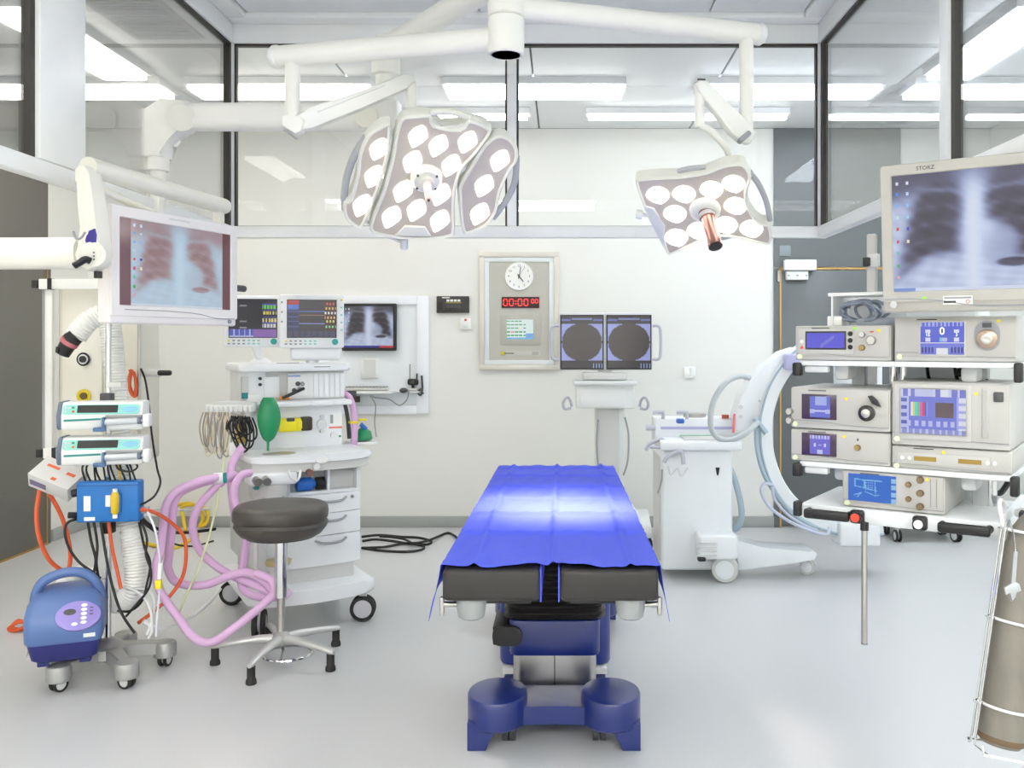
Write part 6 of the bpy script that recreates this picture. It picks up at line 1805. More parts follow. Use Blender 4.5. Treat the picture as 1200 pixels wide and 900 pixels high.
ca.part('side_plate', MB().prism(ccw([(p.x, p.z) for p in pl]), -0.10, 0.07, frame((0, 0.15, 0), (1, 0, 0), y=(0, 0, 1)), bev=0.015, seg=3), M_CA)
for a_, b_, r_ in ((868, 477, 0.014), (868, 488, 0.012), (890, 470, 0.008)):
    ca.part('plate_bolt', MB().cyl(p2(a_, b_, 5.86), p2(a_, b_, 5.84), r_, n=12), GREYP)
ca.part('tube_housing', MB().box(p2(1002, 622, 5.9), (0.26, 0.22, 0.16), bev=0.02, seg=3), M_CA)
ca.part('ring_housing', MB().box(p2(928, 424, 5.82) + V(0.0, 0, 0), (0.10, 0.10, 0.10), bev=0.015), M_PUR)
ca.part('intensifier', MB().cyl(p2(1005, 405, 5.92), p2(1005, 450, 5.92), 0.15, n=28), M_CA)
ca.part('ring_bracket', MB().tube([p2(884, 490, 5.83), p2(898, 508, 5.80)], 0.018, 10), M_TUBEG)
# grey cable loops
ca.part('cable_loop', MB().spl([p2(878, 443, 5.85), p2(866, 441, 5.80), p2(851, 448, 5.76), p2(838, 466, 5.74), p2(833, 485, 5.74), p2(834, 503, 5.74), p2(843, 514, 5.74), p2(858, 515, 5.74), p2(874, 508, 5.76), p2(888, 495, 5.82)], 0.018, 12), mat('grey_cable_sleeve', (184, 190, 192), 0.45))
ca.part('ring_cable', MB().spl([p2(886, 498, 5.83), p2(887, 525, 5.83), p2(895, 555, 5.82), p2(910, 580, 5.82), p2(930, 603, 5.82), p2(955, 618, 5.82)], 0.014, 10), M_TUBEG)
ca.part('lower_hose', MB().spl([p2(849, 517, 5.85), p2(852, 540, 5.82), p2(860, 560, 5.8), p2(867, 585, 5.78), p2(869, 605, 5.78), p2(864, 618, 5.80), p2(858, 620, 5.85)], 0.020, 10), M_TUBEG)
ca.part('ring_cable', MB().spl([p2(905, 568, 5.8), p2(896, 567, 5.78), p2(892, 575, 5.76), p2(900, 592, 5.74), p2(920, 608, 5.72), p2(945, 620, 5.72), p2(968, 626, 5.74), p2(972, 618, 5.78)], 0.010, 8), mat('lilac_cable', (190, 196, 214), 0.45))
ca.part('ring_cable', MB().spl([p2(905, 570, 5.78), p2(908, 585, 5.76), p2(922, 602, 5.74), p2(940, 614, 5.73), p2(958, 622, 5.73)], 0.009, 8), mat('lilac_cable', (190, 196, 214), 0.45))

# low trolley in front of the dark back door, behind the equipment rack
lt = T('low_trolley', 'low white trolley on small castors behind the equipment rack', 'trolley', (2.72, 6.98, 0))
lt.part('deck', MB().box((0, 0, 0.14), (0.52, 0.36, 0.06), bev=0.01), M_VT)
lt.part('cabinet', MB().box((0, 0.03, 0.38), (0.46, 0.28, 0.42), bev=0.012), M_VT)
for x in (-0.22, 0.22):
    for y in (-0.13, 0.13):
        caster(lt, x, y, 0.045, 0.0 if x < 0 else 0.3, w=0.016, top=0.12)
# ================================================================ equipment rack (endoscopy tower) hanging from the ceiling, right
RZ = math.radians(-33.2)
RO = V(0.80, 3.10, 0)
M_RK = mat('rack_white', (234, 236, 236), 0.38)
M_DEV = mat('device_grey', (190, 189, 184), 0.4)
M_DEVF = mat('device_front_grey', (182, 180, 174), 0.42)
rk = T('equipment_rack', 'white shelf rack hanging at the right with black handles and grey uprights', 'equipment rack', RO, RZ)
RWD, RDP = 0.635, 0.42
for nm, z0, z1, x0, x1 in (('top_shelf', 1.418, 1.436, 0.0, RWD + 0.03), ('middle_shelf', 1.078, 1.096, 0.0, RWD + 0.02)):
    sh = rk.part(nm, MB().box(((x0 + x1) / 2, RDP / 2, (z0 + z1) / 2), (x1 - x0, RDP, z1 - z0), bev=0.005), M_RK)
    rk.part('shelf_rail', MB().box((x0 + 0.055, 0.02, z0 - 0.012), (0.08, 0.03, 0.022), bev=0.006), LGREY, sh)
    rk.part('corner_cap', MB().box((x0 - 0.006, 0.0, z0 - 0.012), (0.028, 0.04, 0.045), bev=0.006), BLACK, sh)
    rk.part('corner_cap', MB().box((x1 + 0.004, 0.0, z0 - 0.012), (0.024, 0.04, 0.06), bev=0.006), BLACK, sh)
bs = rk.part('bottom_shelf', MB().box((RWD / 2, RDP / 2 + 0.01, 0.928), (RWD, RDP + 0.02, 0.05), bev=0.008), M_RK)
rk.part('side_lip', MB().box((RWD - 0.006, RDP / 2 + 0.01, 0.965), (0.012, RDP, 0.03), bev=0.004), M_RK, bs)
rk.part('corner_cap', MB().box((-0.004, 0.0, 0.935), (0.026, 0.04, 0.05), bev=0.005), BLACK, bs)
for x0 in (0.035, 0.455):
    q = MB().tube([(x0, 0.005, 0.93), (x0, -0.035, 0.93), (x0 + 0.135, -0.035, 0.93), (x0 + 0.135, 0.005, 0.93)], 0.013, 10)
    q.box((x0 + 0.0675, -0.036, 0.928), (0.15, 0.022, 0.032), bev=0.008)
    rk.part('pull_handle', q, BLACK)
for x0, m in ((0.195, mat('red_knob', (226, 74, 50), 0.35)), (0.39, WHITE)):
    kn = rk.part('knob', MB().box((x0, -0.005, 0.928), (0.044, 0.03, 0.044), bev=0.008).cyl((x0, -0.01, 0.928), (x0, -0.030, 0.928), 0.019, n=18), BLACK)
    rk.part('knob_cap', MB().cyl((x0, -0.029, 0.928), (x0, -0.036, 0.928), 0.014, n=18), m, kn)
# uprights between the shelves and the hanging column
for x0 in (0.12, 0.52):
    rk.part('upright', MB().box((x0, 0.30, 1.18), (0.05, 0.05, 0.47), bev=0.01), LGREY)
    rk.part('shelf_support', MB().box((x0, 0.12, 1.395), (0.05, 0.10, 0.05), bev=0.012), LGREY)
    rk.part('shelf_support', MB().box((x0, 0.12, 1.055), (0.05, 0.10, 0.05), bev=0.012), LGREY)
for x0 in (0.24, 0.275):
    rk.part('steel_post', MB().cyl((x0, 0.28, 1.10), (x0, 0.28, 1.42), 0.012, n=14), CHROME)
rk.part('steel_post', MB().cyl((0.55, 0.30, 0.95), (0.55, 0.30, 1.08), 0.020, n=14), CHROME)
rk.part('back_column', MB().box((0.36, 0.53, 1.43), (0.28, 0.20, 1.06), bev=0.02, seg=3), M_RK)
ca0 = Matrix.Rotation(RZ, 3, 'Z') @ V(0.36, 0.53, 0) + RO
rk.part('carrier_arm', MB().cyl(rk.l((ca0.x, ca0.y, 1.87)), rk.l((2.35, ca0.y, 1.87)), 0.06, n=24), M_RK)
rk.part('ceiling_drop', MB().cyl(rk.l((2.35, ca0.y, 1.78)), rk.l((2.35, ca0.y, 3.2)), 0.07, n=24).cyl(rk.l((2.35, ca0.y, 3.12)), rk.l((2.35, ca0.y, 3.205)), 0.14, n=28), IVORY)
sx = rk.p(1022, 340, 3.5)
rk.part('side_upright', MB().box((sx.x, sx.y, 1.60), (0.035, 0.03, 0.62), bev=0.006), WARMG)
rk.part('rail_end', MB().box(rk.p(1024, 305, 3.48), (0.04, 0.03, 0.05), bev=0.004), WHITE)
rk.part('rail_stop', MB().box(rk.p(1016, 307, 3.48), (0.026, 0.03, 0.034), bev=0.004), BLACK)
rk.part('side_wheel', MB().cyl((RWD + 0.02, 0.02, 0.905), (RWD + 0.05, 0.02, 0.905), 0.036, n=18), BLACK)
rk.part('hinge_block', MB().box((RWD + 0.045, 0.05, 0.95), (0.03, 0.05, 0.075), bev=0.006), BLACK)
rk.part('side_arm', MB().tube([(RWD + 0.02, 0.10, 0.97), (RWD + 0.09, 0.02, 1.0), (RWD + 0.12, -0.02, 1.02)], 0.014, 10), WHITE)
rk.part('side_lever', MB().box((RWD + 0.06, 0.10, 1.06), (0.03, 0.04, 0.10), bev=0.008), BLACK)
for i in range(4):
    rk.part('rear_cable', MB().spl([(0.25 + 0.09 * i, 0.34, 1.42), (0.27 + 0.09 * i, 0.28, 1.37), (0.30 + 0.09 * i, 0.30, 1.32), (0.33 + 0.085 * i, 0.38, 1.27)], 0.006, 8), BLACK)
rk.part('rear_plug', MB().box((0.47, 0.30, 1.395), (0.05, 0.05, 0.03), bev=0.008), BLACK)
rk.part('side_cable', MB().spl([(RWD + 0.10, 0.10, 1.05), (RWD + 0.08, 0.14, 0.98), (RWD + 0.12, 0.12, 0.90), (RWD + 0.10, 0.10, 0.84)], 0.012, 8), mat('blue_sleeve', (40, 110, 170), 0.45))
rk.part('side_cable', MB().spl([(0.50, 0.34, 1.08), (0.53, 0.30, 1.03), (0.57, 0.34, 0.99), (0.60, 0.38, 1.04)], 0.010, 8), BLACK)

def unit(name, label, cat, x0, x1, z0, z1, y0=0.0, dep=0.36, feet=True):
    t = T(name, label, cat, RO + Matrix.Rotation(RZ, 3, 'Z') @ V((x0 + x1) / 2, y0, z0), RZ, group='devices on the equipment rack')
    w_, h_ = x1 - x0, z1 - z0
    t.part('case', MB().box((0, dep / 2, h_ / 2), (w_, dep, h_), bev=0.006), M_DEV)
    t.part('front_panel', MB().box((0, 0.001, h_ * 0.54), (w_ - 0.008, 0.010, h_ * 0.88), bev=0.003), M_DEVF)
    t.w, t.h = w_, h_
    q = MB().spl([(-w_ / 2 + 0.004, -0.0045, h_ * 0.20), (-w_ * 0.2, -0.0045, h_ * 0.19), (w_ * 0.1, -0.0045, h_ * 0.12), (w_ / 2 - 0.004, -0.0045, h_ * 0.10)], 0.0012, 5)
    t.part('front_groove', q, MGREY)
    t.part('power_button', MB().cyl((-w_ / 2 + 0.018, -0.010, h_ * 0.10), (-w_ / 2 + 0.018, 0.0, h_ * 0.10), 0.0085, n=16), mat('pale_lit_button', (226, 232, 196), 0.35))
    t.part('name_print', MB().box((-w_ * 0.22, -0.0045, h_ * 0.93), (0.06, 0.001, 0.003)), INK)
    return t
def scrn(t, cx, cz, w_, h_, fn, nx=44, ny=30, border=None, strength=0.9, bw=0.006):
    if border is not None:
        t.part('screen_surround', MB().box((cx, -0.004, cz), (w_ + 2 * bw, 0.006, h_ + 2 * bw), bev=0.002), border)
    picture('screen_image', w_, h_, nx, ny, fn, frame((cx, -0.0078, cz), (1, 0, 0), z=(0, -1, 0)), t.o, strength)
def knob(t, x, z, r, m, L=0.012, name='knob'):
    return t.part(name, MB().lathe([(r, 0), (r, L * 0.8), (r * 0.85, L), (0.001, L)], frame((x, -0.004, z), (1, 0, 0), z=(0, -1, 0)), 20), m)
def sticker(t, x, z, m=None):
    t.part('sticker', MB().cyl((x, -0.0045, z), (x, -0.0058, z), 0.0055, n=12), m or YEL)

# top left: purple display
u = unit('display_controller', 'grey device with wide violet display, top left of the rack', 'medical device', -0.015, 0.300, 1.437, 1.552)
u.part('inset_frame', MB().box((-0.052, -0.004, 0.062), (0.185, 0.004, 0.082), bev=0.002), M_DEV)
def s_vio(u_, v_):
    c = (86, 80, 226)
    if abs((v_ - 0.2) - (u_ - 0.42) * 1.8) < 0.12 and 0.38 < u_ < 0.72:
        return (116, 118, 226)
    return c
scrn(u, -0.052, 0.066, 0.126, 0.050, s_vio, 40, 18, BLACK)
for i, dz in enumerate((0.022, 0.0, -0.022)):
    knob(u, 0.030, 0.066 + dz, 0.008, BLACK, 0.008, 'key')
knob(u, -0.132, 0.062, 0.006, PAPER, 0.006, 'key')
u.part('warning_mark', MB().prism([(-0.007, 0), (0.007, 0), (0, 0.012)], 0, 0.001, frame((-0.132, -0.0062, 0.038), (1, 0, 0), z=(0, -1, 0))), RED)
knob(u, 0.068, 0.085, 0.010, STEEL, 0.014, 'socket')
knob(u, 0.068, 0.042, 0.010, mat('brass_socket', (150, 126, 80), 0.3, 0.8), 0.014, 'socket')
kk = knob(u, 0.098, 0.066, 0.015, STEEL, 0.016, 'socket')
sticker(u, 0.045, 0.105, mat('green_sticker', (150, 220, 40), 0.5))
sticker(u, 0.120, 0.098)
u.part('red_marks', MB().box((0.098, -0.0045, 0.094), (0.012, 0.001, 0.004)), RED)

# top right: blue touch display with round socket
u = unit('insufflator', 'grey device with blue number display and round socket, top right of the rack', 'medical device', 0.310, 0.665, 1.437, 1.578, 0.0, 0.38)
def s_ins(u_, v_):
    c = (92, 104, 226)
    if v_ < 0.38:
        if 0.36 < u_ < 0.64 and v_ < 0.2: return (246, 248, 255)
        if v_ > 0.34: return (236, 240, 255)
        if (u_ < 0.32 or u_ > 0.68) and 0.05 < v_ < 0.22: return (60, 66, 170) if int(u_ * 40) % 3 else (150, 160, 240)
        return (120, 130, 232)
    if v_ > 0.88: return (170, 178, 246) if int(u_ * 44) % 4 < 2 else c
    for cx, cy in ((0.17, 0.72), (0.17, 0.46), (0.83, 0.72), (0.83, 0.46)):
        if abs(u_ - cx) < 0.055 and abs(v_ - cy) < 0.055: return (232, 236, 255)
    if 0.45 < u_ < 0.62 and 0.40 < v_ < 0.52: return (120, 210, 235) if u_ < 0.5 else (190, 196, 245)
    return c
scrn(u, -0.032, 0.072, 0.128, 0.100, s_ins, 52, 40, M_DEV)
MW = emit_mat('screen_white', (245, 248, 255), 0.95)
text('0', 0.034, frame((-0.032, -0.0085, 0.094), (1, 0, 0), z=(0, -1, 0)), u.o, MW, 'screen_digit', 0.0003)
text('15', 0.014, frame((-0.074, -0.0085, 0.083), (1, 0, 0), z=(0, -1, 0)), u.o, MW, 'screen_digit', 0.0003)
text('3', 0.014, frame((0.010, -0.0085, 0.083), (1, 0, 0), z=(0, -1, 0)), u.o, MW, 'screen_digit', 0.0003)
u.part('socket_surround', MB().prism(rrect(0.072, 0.092, 0.035, 6), 0, 0.003, frame((0.096, -0.004, 0.080), (1, 0, 0), z=(0, -1, 0))), MGREY)
kk = knob(u, 0.096, 0.070, 0.030, mat('bronze_socket', (168, 148, 132), 0.3, 0.7), 0.012, 'gas_socket')
u.part('socket_core', MB().lathe([(0.016, 0), (0.016, 0.004), (0.010, 0.006), (0.001, 0.003)], frame((0.096, -0.016, 0.070), (1, 0, 0), z=(0, -1, 0))), STEEL, kk)
u.part('label_window', MB().box((0.096, -0.008, 0.112), (0.026, 0.003, 0.014)), DGREY)
sticker(u, 0.128, 0.124)

def s_small(u_, v_):
    c = (104, 112, 226)
    if 0.28 < u_ < 0.82 and v_ > 0.58: return (170, 186, 246)
    if abs(v_ - 0.30) < 0.03 and 0.2 < u_ < 0.8: return (210, 216, 255)
    if abs(v_ - 0.30) < 0.10 and (u_ < 0.24 or u_ > 0.78): return (186, 194, 250)
    return c
def s_small2(u_, v_):
    c = (112, 104, 222)
    if v_ > 0.80: return (150, 146, 236) if int(u_ * 20) % 3 else (220, 222, 255)
    if abs(v_ - 0.48) < 0.10 and (abs(u_ - 0.25) < 0.05 or abs(u_ - 0.5) < 0.08 and abs(v_ - 0.48) < 0.03 or abs(u_ - 0.75) < 0.06): return (214, 218, 255)
    if v_ < 0.25 and 0.35 < u_ < 0.65: return (200, 206, 252)
    return c
M_SMK = mat('smoked_screen', (58, 42, 66), 0.2)
# middle left, upper: light source with big socket
u = unit('light_source', 'grey device with small blue screen and black swivel lever, middle left of the rack', 'medical device', -0.030, 0.298, 1.207, 1.345)
scrn(u, -0.062, 0.074, 0.068, 0.070, s_small, 30, 26, None)
u.part('screen_surround', MB().box((-0.066, -0.0035, 0.074), (0.118, 0.006, 0.084), bev=0.002), M_SMK)
kk = knob(u, 0.092, 0.060, 0.026, mat('dark_socket', (54, 52, 50), 0.35, 0.5), 0.016, 'light_socket')
u.part('socket_core', MB().lathe([(0.014, 0), (0.014, 0.005), (0.004, 0.008), (0.001, 0.008)], frame((0.092, -0.020, 0.060), (1, 0, 0), z=(0, -1, 0))), STEEL, kk)
u.part('swivel_lever', MB().prism(ccw([(-0.004, 0.012), (0.010, 0.014), (0.026, 0.0), (0.038, -0.022), (0.028, -0.020), (0.010, -0.012)]), 0, 0.012, frame((0.100, -0.006, 0.104), (1, 0, 0), z=(0, -1, 0)), bev=0.003), BLACK)
sticker(u, 0.025, 0.104)
for zz in (0.035, 0.005):
    knob(u, -0.164, zz + 0.02, 0.011, STEEL, 0.02, 'side_knob')
# middle left, lower
u = unit('camera_controller', 'grey device with small violet screen and one brass socket, under the swivel-lever device', 'medical device', -0.030, 0.298, 1.097, 1.204)
scrn(u, -0.062, 0.058, 0.068, 0.062, s_small2, 30, 26, None)
u.part('screen_surround', MB().box((-0.066, -0.0035, 0.058), (0.118, 0.006, 0.076), bev=0.002), M_SMK)
knob(u, 0.062, 0.056, 0.010, mat('brass_socket', (150, 126, 80), 0.3, 0.8), 0.014, 'socket')
u.part('indicator', MB().box((0.062, -0.005, 0.082), (0.005, 0.002, 0.008)), DGREY)
sticker(u, 0.018, 0.090)
# middle right, upper: touch screen recorder
u = unit('touch_recorder', 'grey device with large lavender touch screen, middle right of the rack', 'medical device', 0.302, 0.648, 1.170, 1.372, 0.0, 0.40)
u.part('inset_frame', MB().box((-0.048, -0.004, 0.108), (0.226, 0.006, 0.176), bev=0.003), M_DEV)
def s_touch(u_, v_):
    c = (160, 166, 240)
    if v_ > 0.84:
        if 0.22 < u_ < 0.5: return (206, 212, 250)
        if 0.62 < u_ < 0.75: return (238, 240, 255)
        return (128, 134, 222) if int(u_ * 24) % 3 else (214, 218, 252)
    if v_ < 0.10: return (150, 156, 226) if int(u_ * 30) % 3 else (200, 206, 246)
    if u_ < 0.13: return (96, 104, 196) if 0.3 < (v_ * 6) % 1 < 0.75 and 0.02 < u_ < 0.1 else (196, 202, 250)
    if u_ > 0.87: return (232, 236, 255) if 0.2 < (v_ * 6) % 1 < 0.85 and u_ > 0.89 else (176, 182, 244)
    if 0.16 < u_ < 0.42 and 0.40 < v_ < 0.70:
        k_ = int((u_ - 0.16) / 0.26 * 7)
        return ((240, 240, 240), (236, 226, 110), (110, 220, 220), (110, 210, 120), (226, 110, 200), (226, 90, 90), (90, 100, 220))[k_] if u_ < 0.41 else c
    if 0.54 < u_ < 0.82 and 0.38 < v_ < 0.70: return (104, 88, 90)
    if 0.16 < v_ < 0.30 and (u_ * 9) % 1 < 0.55 and 0.14 < u_ < 0.86: return (196, 202, 252)
    return (124, 132, 230)
scrn(u, -0.048, 0.110, 0.194, 0.140, s_touch, 66, 48, M_DEVF)
u.part('disc_slot', MB().box((0.104, -0.005, 0.112), (0.018, 0.006, 0.150), bev=0.002), M_DEV)
u.part('disc_slit', MB().box((0.104, -0.0085, 0.112), (0.010, 0.002, 0.142)), mat('slit_grey', (176, 174, 168), 0.4))
u.part('power_switch', MB().box((0.140, -0.006, 0.162), (0.028, 0.006, 0.030), bev=0.003), DGREY)
sticker(u, 0.078, 0.170)
# middle right, lower: twin slot device
u = unit('twin_slot_device', 'flat grey device with two gold slots under the touch screen device', 'medical device', 0.302, 0.652, 1.097, 1.167, 0.0, 0.40)
u.part('inset_frame', MB().box((-0.02, -0.004, 0.034), (0.27, 0.004, 0.036), bev=0.002), M_DEV)
for xx in (-0.072, 0.058):
    u.part('gold_slot', MB().box((xx, -0.006, 0.034), (0.066, 0.003, 0.014)), mat('dull_gold', (150, 124, 60), 0.35, 0.5))
for xx in (-0.140, -0.118, 0.108, 0.128):
    knob(u, xx, 0.034, 0.0065, PAPER if abs(xx) != 0.118 else PLAST, 0.006, 'key')
sticker(u, -0.018, 0.058)
# bottom: blue graphic display
u = unit('shaver_controller', 'white device with bright blue line-drawing display on the bottom shelf', 'medical device', 0.140, 0.460, 0.956, 1.076, 0.015, 0.36)
def s_blue(u_, v_):
    c = (10, 104, 210)
    if u_ > 0.88: return (150, 200, 246) if (v_ * 4) % 1 < 0.62 and u_ > 0.9 else c
    def ln(a, b):
        ax_, ay_ = a; bx_, by_ = b
        L2 = (bx_ - ax_) ** 2 + (by_ - ay_) ** 2
        t_ = max(0, min(1, ((u_ - ax_) * (bx_ - ax_) + (v_ - ay_) * (by_ - ay_)) / L2))
        return math.hypot(u_ - ax_ - t_ * (bx_ - ax_), (v_ - ay_ - t_ * (by_ - ay_)) * 0.6) < 0.011
    for a, b in (((0.14, 0.82), (0.34, 0.78)), ((0.34, 0.78), (0.34, 0.50)), ((0.34, 0.50), (0.14, 0.55)), ((0.14, 0.55), (0.14, 0.82)), ((0.34, 0.78), (0.70, 0.78)), ((0.56, 0.78), (0.58, 0.24)), ((0.36, 0.36), (0.56, 0.24)), ((0.34, 0.5), (0.60, 0.42)), ((0.12, 0.20), (0.28, 0.32)), ((0.28, 0.32), (0.20, 0.16)), ((0.58, 0.24), (0.66, 0.28))):
        if ln(a, b): return (120, 190, 240)
    if 0.36 < u_ < 0.54 and 0.42 < v_ < 0.72 and (u_ * 22) % 1 < 0.4 and (v_ * 12) % 1 < 0.5: return (150, 205, 245)
    return c
scrn(u, -0.062, 0.066, 0.152, 0.088, s_blue, 70, 42, None, 0.95)
M_BR = mat('bronze_connector', (128, 108, 84), 0.3, 0.7)
for xx, zz in ((0.052, 0.088), (0.052, 0.042), (0.088, 0.106), (0.088, 0.064), (0.088, 0.022)):
    knob(u, xx, zz, 0.009 if xx < 0.06 else 0.011, M_BR, 0.014, 'connector')
for xx in (0.118, 0.136):
    u.part('roller_groove', MB().box((xx, -0.0045, 0.066), (0.003, 0.002, 0.09)), MGREY)
sticker(u, 0.108, 0.108)

# ---- hanging pole with red knob
hp_ = P(1013, 614, 2.93)
po = T('hanging_pole', 'thin steel pole hanging below the red knob of the rack', 'pole', (hp_.x, hp_.y, hp_.z - 0.385))
po.part('tube', MB().cyl((0, 0, 0.004), (0, 0, 0.385), 0.0095, n=16), STEEL)
po.part('end_cap', MB().cyl((0, 0, 0), (0, 0, 0.006), 0.0098, n=16), MGREY)
po.part('collar', MB().cyl((0, 0, 0.365), (0, 0, 0.39), 0.013, n=16), BLACK)

# ---- basket with grey cable on top of the rack
bk = T('cable_basket', 'clear white bin holding a coiled grey cable on top of the rack', 'bin', P(1018, 383, 3.12), RZ)
bk.part('bin_back', MB().box((0.0, 0.10, 0.055), (0.20, 0.006, 0.11)), PLAST)
bk.part('bin_side', MB().box((-0.095, 0.0, 0.055), (0.006, 0.20, 0.11)), PLAST)
bk.part('bin_rim', MB().box((-0.02, -0.04, 0.108), (0.18, 0.12, 0.012), bev=0.003), WHITE)
bk.part('bin_foot', MB().box((-0.09, -0.06, 0.018), (0.05, 0.06, 0.036), bev=0.004), WHITE)
rnd = random.Random(11)
for i in range(6):
    c_ = V(-0.005 + rnd.uniform(-0.02, 0.03), -0.085 + 0.006 * i, 0.05)
    a0 = rnd.uniform(0, 6)
    pts = [c_ + V(0.055 * math.cos(a0 + k_) * rnd.uniform(0.7, 1.25), 0.01 * math.sin(k_ * 2), 0.034 * math.sin(a0 + k_) * rnd.uniform(0.8, 1.2)) for k_ in (0, 0.8, 1.6, 2.4, 3.2, 4.0, 4.8, 5.6, 6.2)]
    bk.part('coiled_cable', MB().spl(pts, 0.005, 8), mat('blue_grey_cable', (120, 128, 142), 0.45))
bk.part('folded_cloth', MB().box((0.05, -0.02, 0.014), (0.14, 0.14, 0.028), bev=0.01, seg=3), mat('grey_cloth', (148, 152, 162), 0.7))

# ---- monitor on top of the rack
mdir = Vector((math.cos(RZ), math.sin(RZ), 0))
ml = P(1030, 367, 2.86)
mw, mh = 0.52, 0.455
rm = T('xray_monitor', 'large grey monitor with a bluish chest X-ray above the equipment rack', 'monitor', ml + mdir * (mw / 2) + V(0.012, 0, 0), RZ)
def scr_right(u_, v_):
    c = ramp(chest(0.0 + u_ * 0.98, 0.02 + v_ * 0.97), COOL)
    if v_ < 0.028:
        return (220, 228, 250) if u_ > 0.14 else (120, 150, 220)
    return icons(u_, v_, c, 0.010, 0.015)
M_RM = mat('monitor_taupe_grey', (180, 177, 168), 0.42)
flat_monitor(rm, mw, mh, 0.036, 0.066, 0.06, M_RM, scr_right, 120, 110, 0.95)
rm.part('rear_case', MB().box((0, 0.085, 0.24), (0.38, 0.06, 0.30), bev=0.02), M_RM)
rm.part('chin_groove', MB().spl([(-0.25, -0.0068, 0.043), (-0.17, -0.0068, 0.043), (-0.08, -0.0068, 0.034), (-0.01, -0.0068, 0.022), (0.06, -0.0068, 0.018), (0.25, -0.0068, 0.018)], 0.002, 6), MGREY)
rm.part('power_button', MB().cyl((-0.225, -0.008, 0.026), (-0.225, 0, 0.026), 0.011, n=16), GREYP)
rm.part('label', MB().box((-0.04, -0.001, 0.036), (0.082, 0.014, 0.026)), PAPER)
rm.part('label_print', MB().box((-0.04, -0.0085, 0.043), (0.076, 0.001, 0.005)), MGREY)
rm.part('label_print', MB().box((-0.062, -0.0085, 0.031), (0.034, 0.001, 0.006)), INK)
rm.part('label_mark', MB().ring((-0.012, -0.0085, 0.031), 0.005, 0.001, (0, 1, 0), 14, 5), RED)
rm.part('sticker', MB().cyl((-0.135, -0.0055, 0.044), (-0.135, -0.008, 0.044), 0.006, n=12), mat('green_sticker', (150, 220, 40), 0.5))
text('STORZ', 0.017, frame((-0.125, -0.0078, mh - 0.020), (1, 0, 0), z=(0, -1, 0)), rm.o, INK, 'lettering', 0.0004)
rm.part('mount_plate', MB().box((0, 0.13, 0.24), (0.14, 0.05, 0.14), bev=0.01), M_RM)
rm.o.rotation_euler = Euler((math.radians(5), 0, RZ), 'XYZ')

# ---- gas cylinder in its wire holder
gb, gt = P(1172, 872, 2.60), P(1212, 590, 2.66)
gax = (gt - gb).normalized()
gl = (gt - gb).length
M_CYL = mat('weathered_cylinder', (128, 123, 113), 0.6, 0.2, 0.30, 22, 0.1, 40, stretch=(1, 1, 0.3))
gc = T('gas_cylinder', 'weathered grey gas cylinder hanging in a wire holder at the right edge', 'gas cylinder', gb)
Mg = frame(V(0, 0, 0), V(0, 1, 0).cross(gax), z=gax)
gc.part('vessel', MB().lathe([(0.03, -0.004), (0.052, 0.0), (0.061, 0.012), (0.062, 0.03), (0.062, gl - 0.13), (0.055, gl - 0.09), (0.035, gl - 0.05), (0.02, gl - 0.03), (0.018, gl)], Mg, 32), M_CYL)
gc.part('rust_ring', MB().lathe([(0.0615, 0.010), (0.0628, 0.014), (0.0628, 0.022), (0.0615, 0.026)], Mg, 32), mat('rusty_band', (104, 84, 58), 0.7))
gc.part('valve', MB().cyl(gax * gl, gax * (gl + 0.06), 0.014, n=14).cyl(gax * (gl + 0.03) + V(-0.03, 0, 0), gax * (gl + 0.03) + V(0.03, 0, 0), 0.01, n=12), mat('brass_valve', (170, 150, 96), 0.3, 0.8))
wh = T('wire_holder', 'bent steel wire holder around the gas cylinder', 'wire holder', gb)
ux = (Mg.to_3x3() @ V(1, 0, 0))
uy = (Mg.to_3x3() @ V(0, 1, 0))
def gp_(x, y, z): return ux * x + uy * y + gax * z
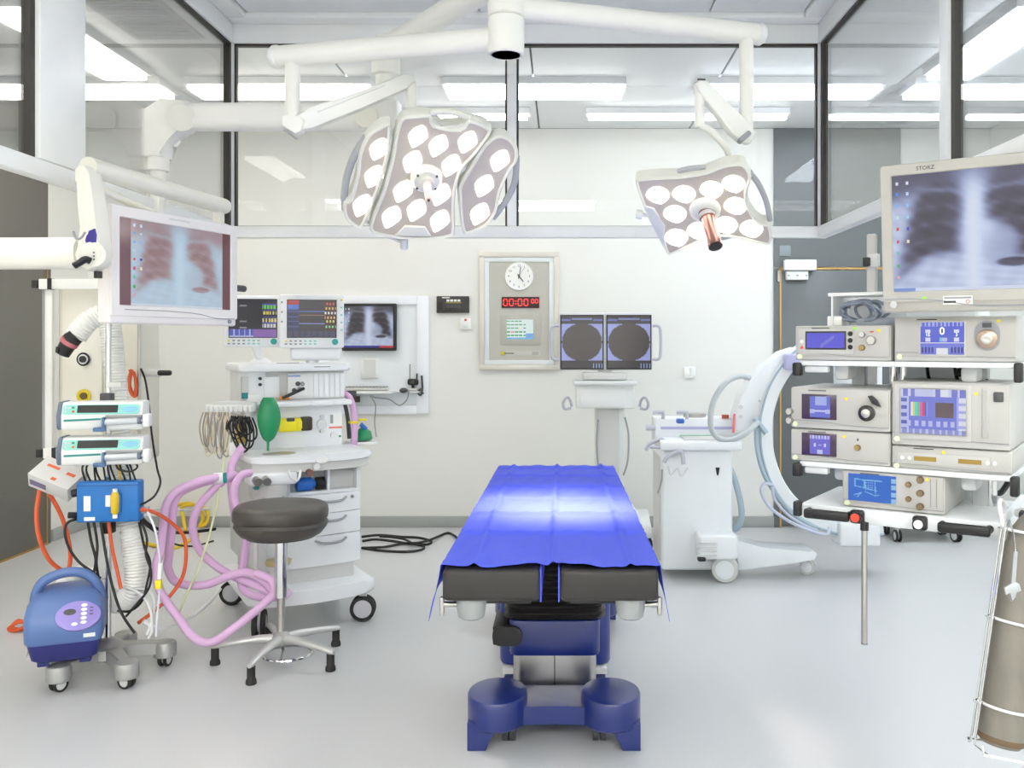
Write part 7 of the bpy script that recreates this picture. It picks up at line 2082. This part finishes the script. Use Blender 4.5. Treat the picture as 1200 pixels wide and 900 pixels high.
for yy in (-0.012, 0.012):
    wh.part('side_wire', MB().tube([gp_(-0.078, yy, 0.62), gp_(-0.078, yy, -0.012), gp_(-0.06, yy - 0.045 * (1 if yy < 0 else -1), -0.022)], 0.0035, 8), CHROME)
wh.part('base_wire', MB().tube([gp_(-0.080, -0.06, 0.0), gp_(-0.074, -0.062, -0.022), gp_(0.06, -0.066, -0.022), gp_(0.066, -0.064, 0.08), gp_(0.066, -0.064, 0.60)], 0.0042, 8), WHITE)
wh.part('base_wire', MB().tube([gp_(-0.07, 0.05, -0.012), gp_(0.06, 0.05, -0.012)], 0.004, 8), CHROME)
for zz in (0.105, 0.345, 0.60):
    q = MB().ring(gp_(0, 0, zz), 0.069, 0.0042, gax, 32, 8)
    wh.part('hoop', q, WHITE)
    wh.part('hoop_eye', MB().ring(gp_(-0.078, 0, zz), 0.012, 0.0035, gax, 16, 6), CHROME)
wh.part('hook', MB().spl([gp_(-0.078, 0, 0.60), gp_(-0.082, 0.03, 0.655), gp_(-0.06, 0.075, 0.68), gp_(-0.03, 0.10, 0.66)], 0.006, 8), WHITE)
sp = T('spanner', 'small steel spanner hanging on a chain beside the gas cylinder', 'spanner', P(1187, 685, 2.50))
M_SP = mat('spanner_steel', (188, 190, 192), 0.3, 0.7)
sp.part('handle', MB().prism(ccw([(-0.006, 0.0), (0.006, 0.002), (0.012, 0.09), (0.002, 0.09)]), -0.003, 0.003, frame((0, 0, 0), (1, 0, 0), y=(0, 0, 1))), M_SP)
jaw = [(-0.008, 0.002), (-0.024, -0.008), (-0.020, -0.028), (-0.008, -0.020), (-0.004, -0.046), (0.006, -0.034), (0.008, -0.020), (0.022, -0.016), (0.016, 0.002), (0.006, 0.008)]
sp.part('jaw', MB().prism(ccw(jaw), -0.004, 0.004, frame((0, 0, 0), (1, 0, 0), y=(0, 0, 1)), bev=0.001), M_SP)
sp.part('chain', MB().tube([(0.007, 0, 0.088), (0.012, 0.02, 0.135), (0.02, 0.06, 0.165)], 0.002, 6), CHROME)
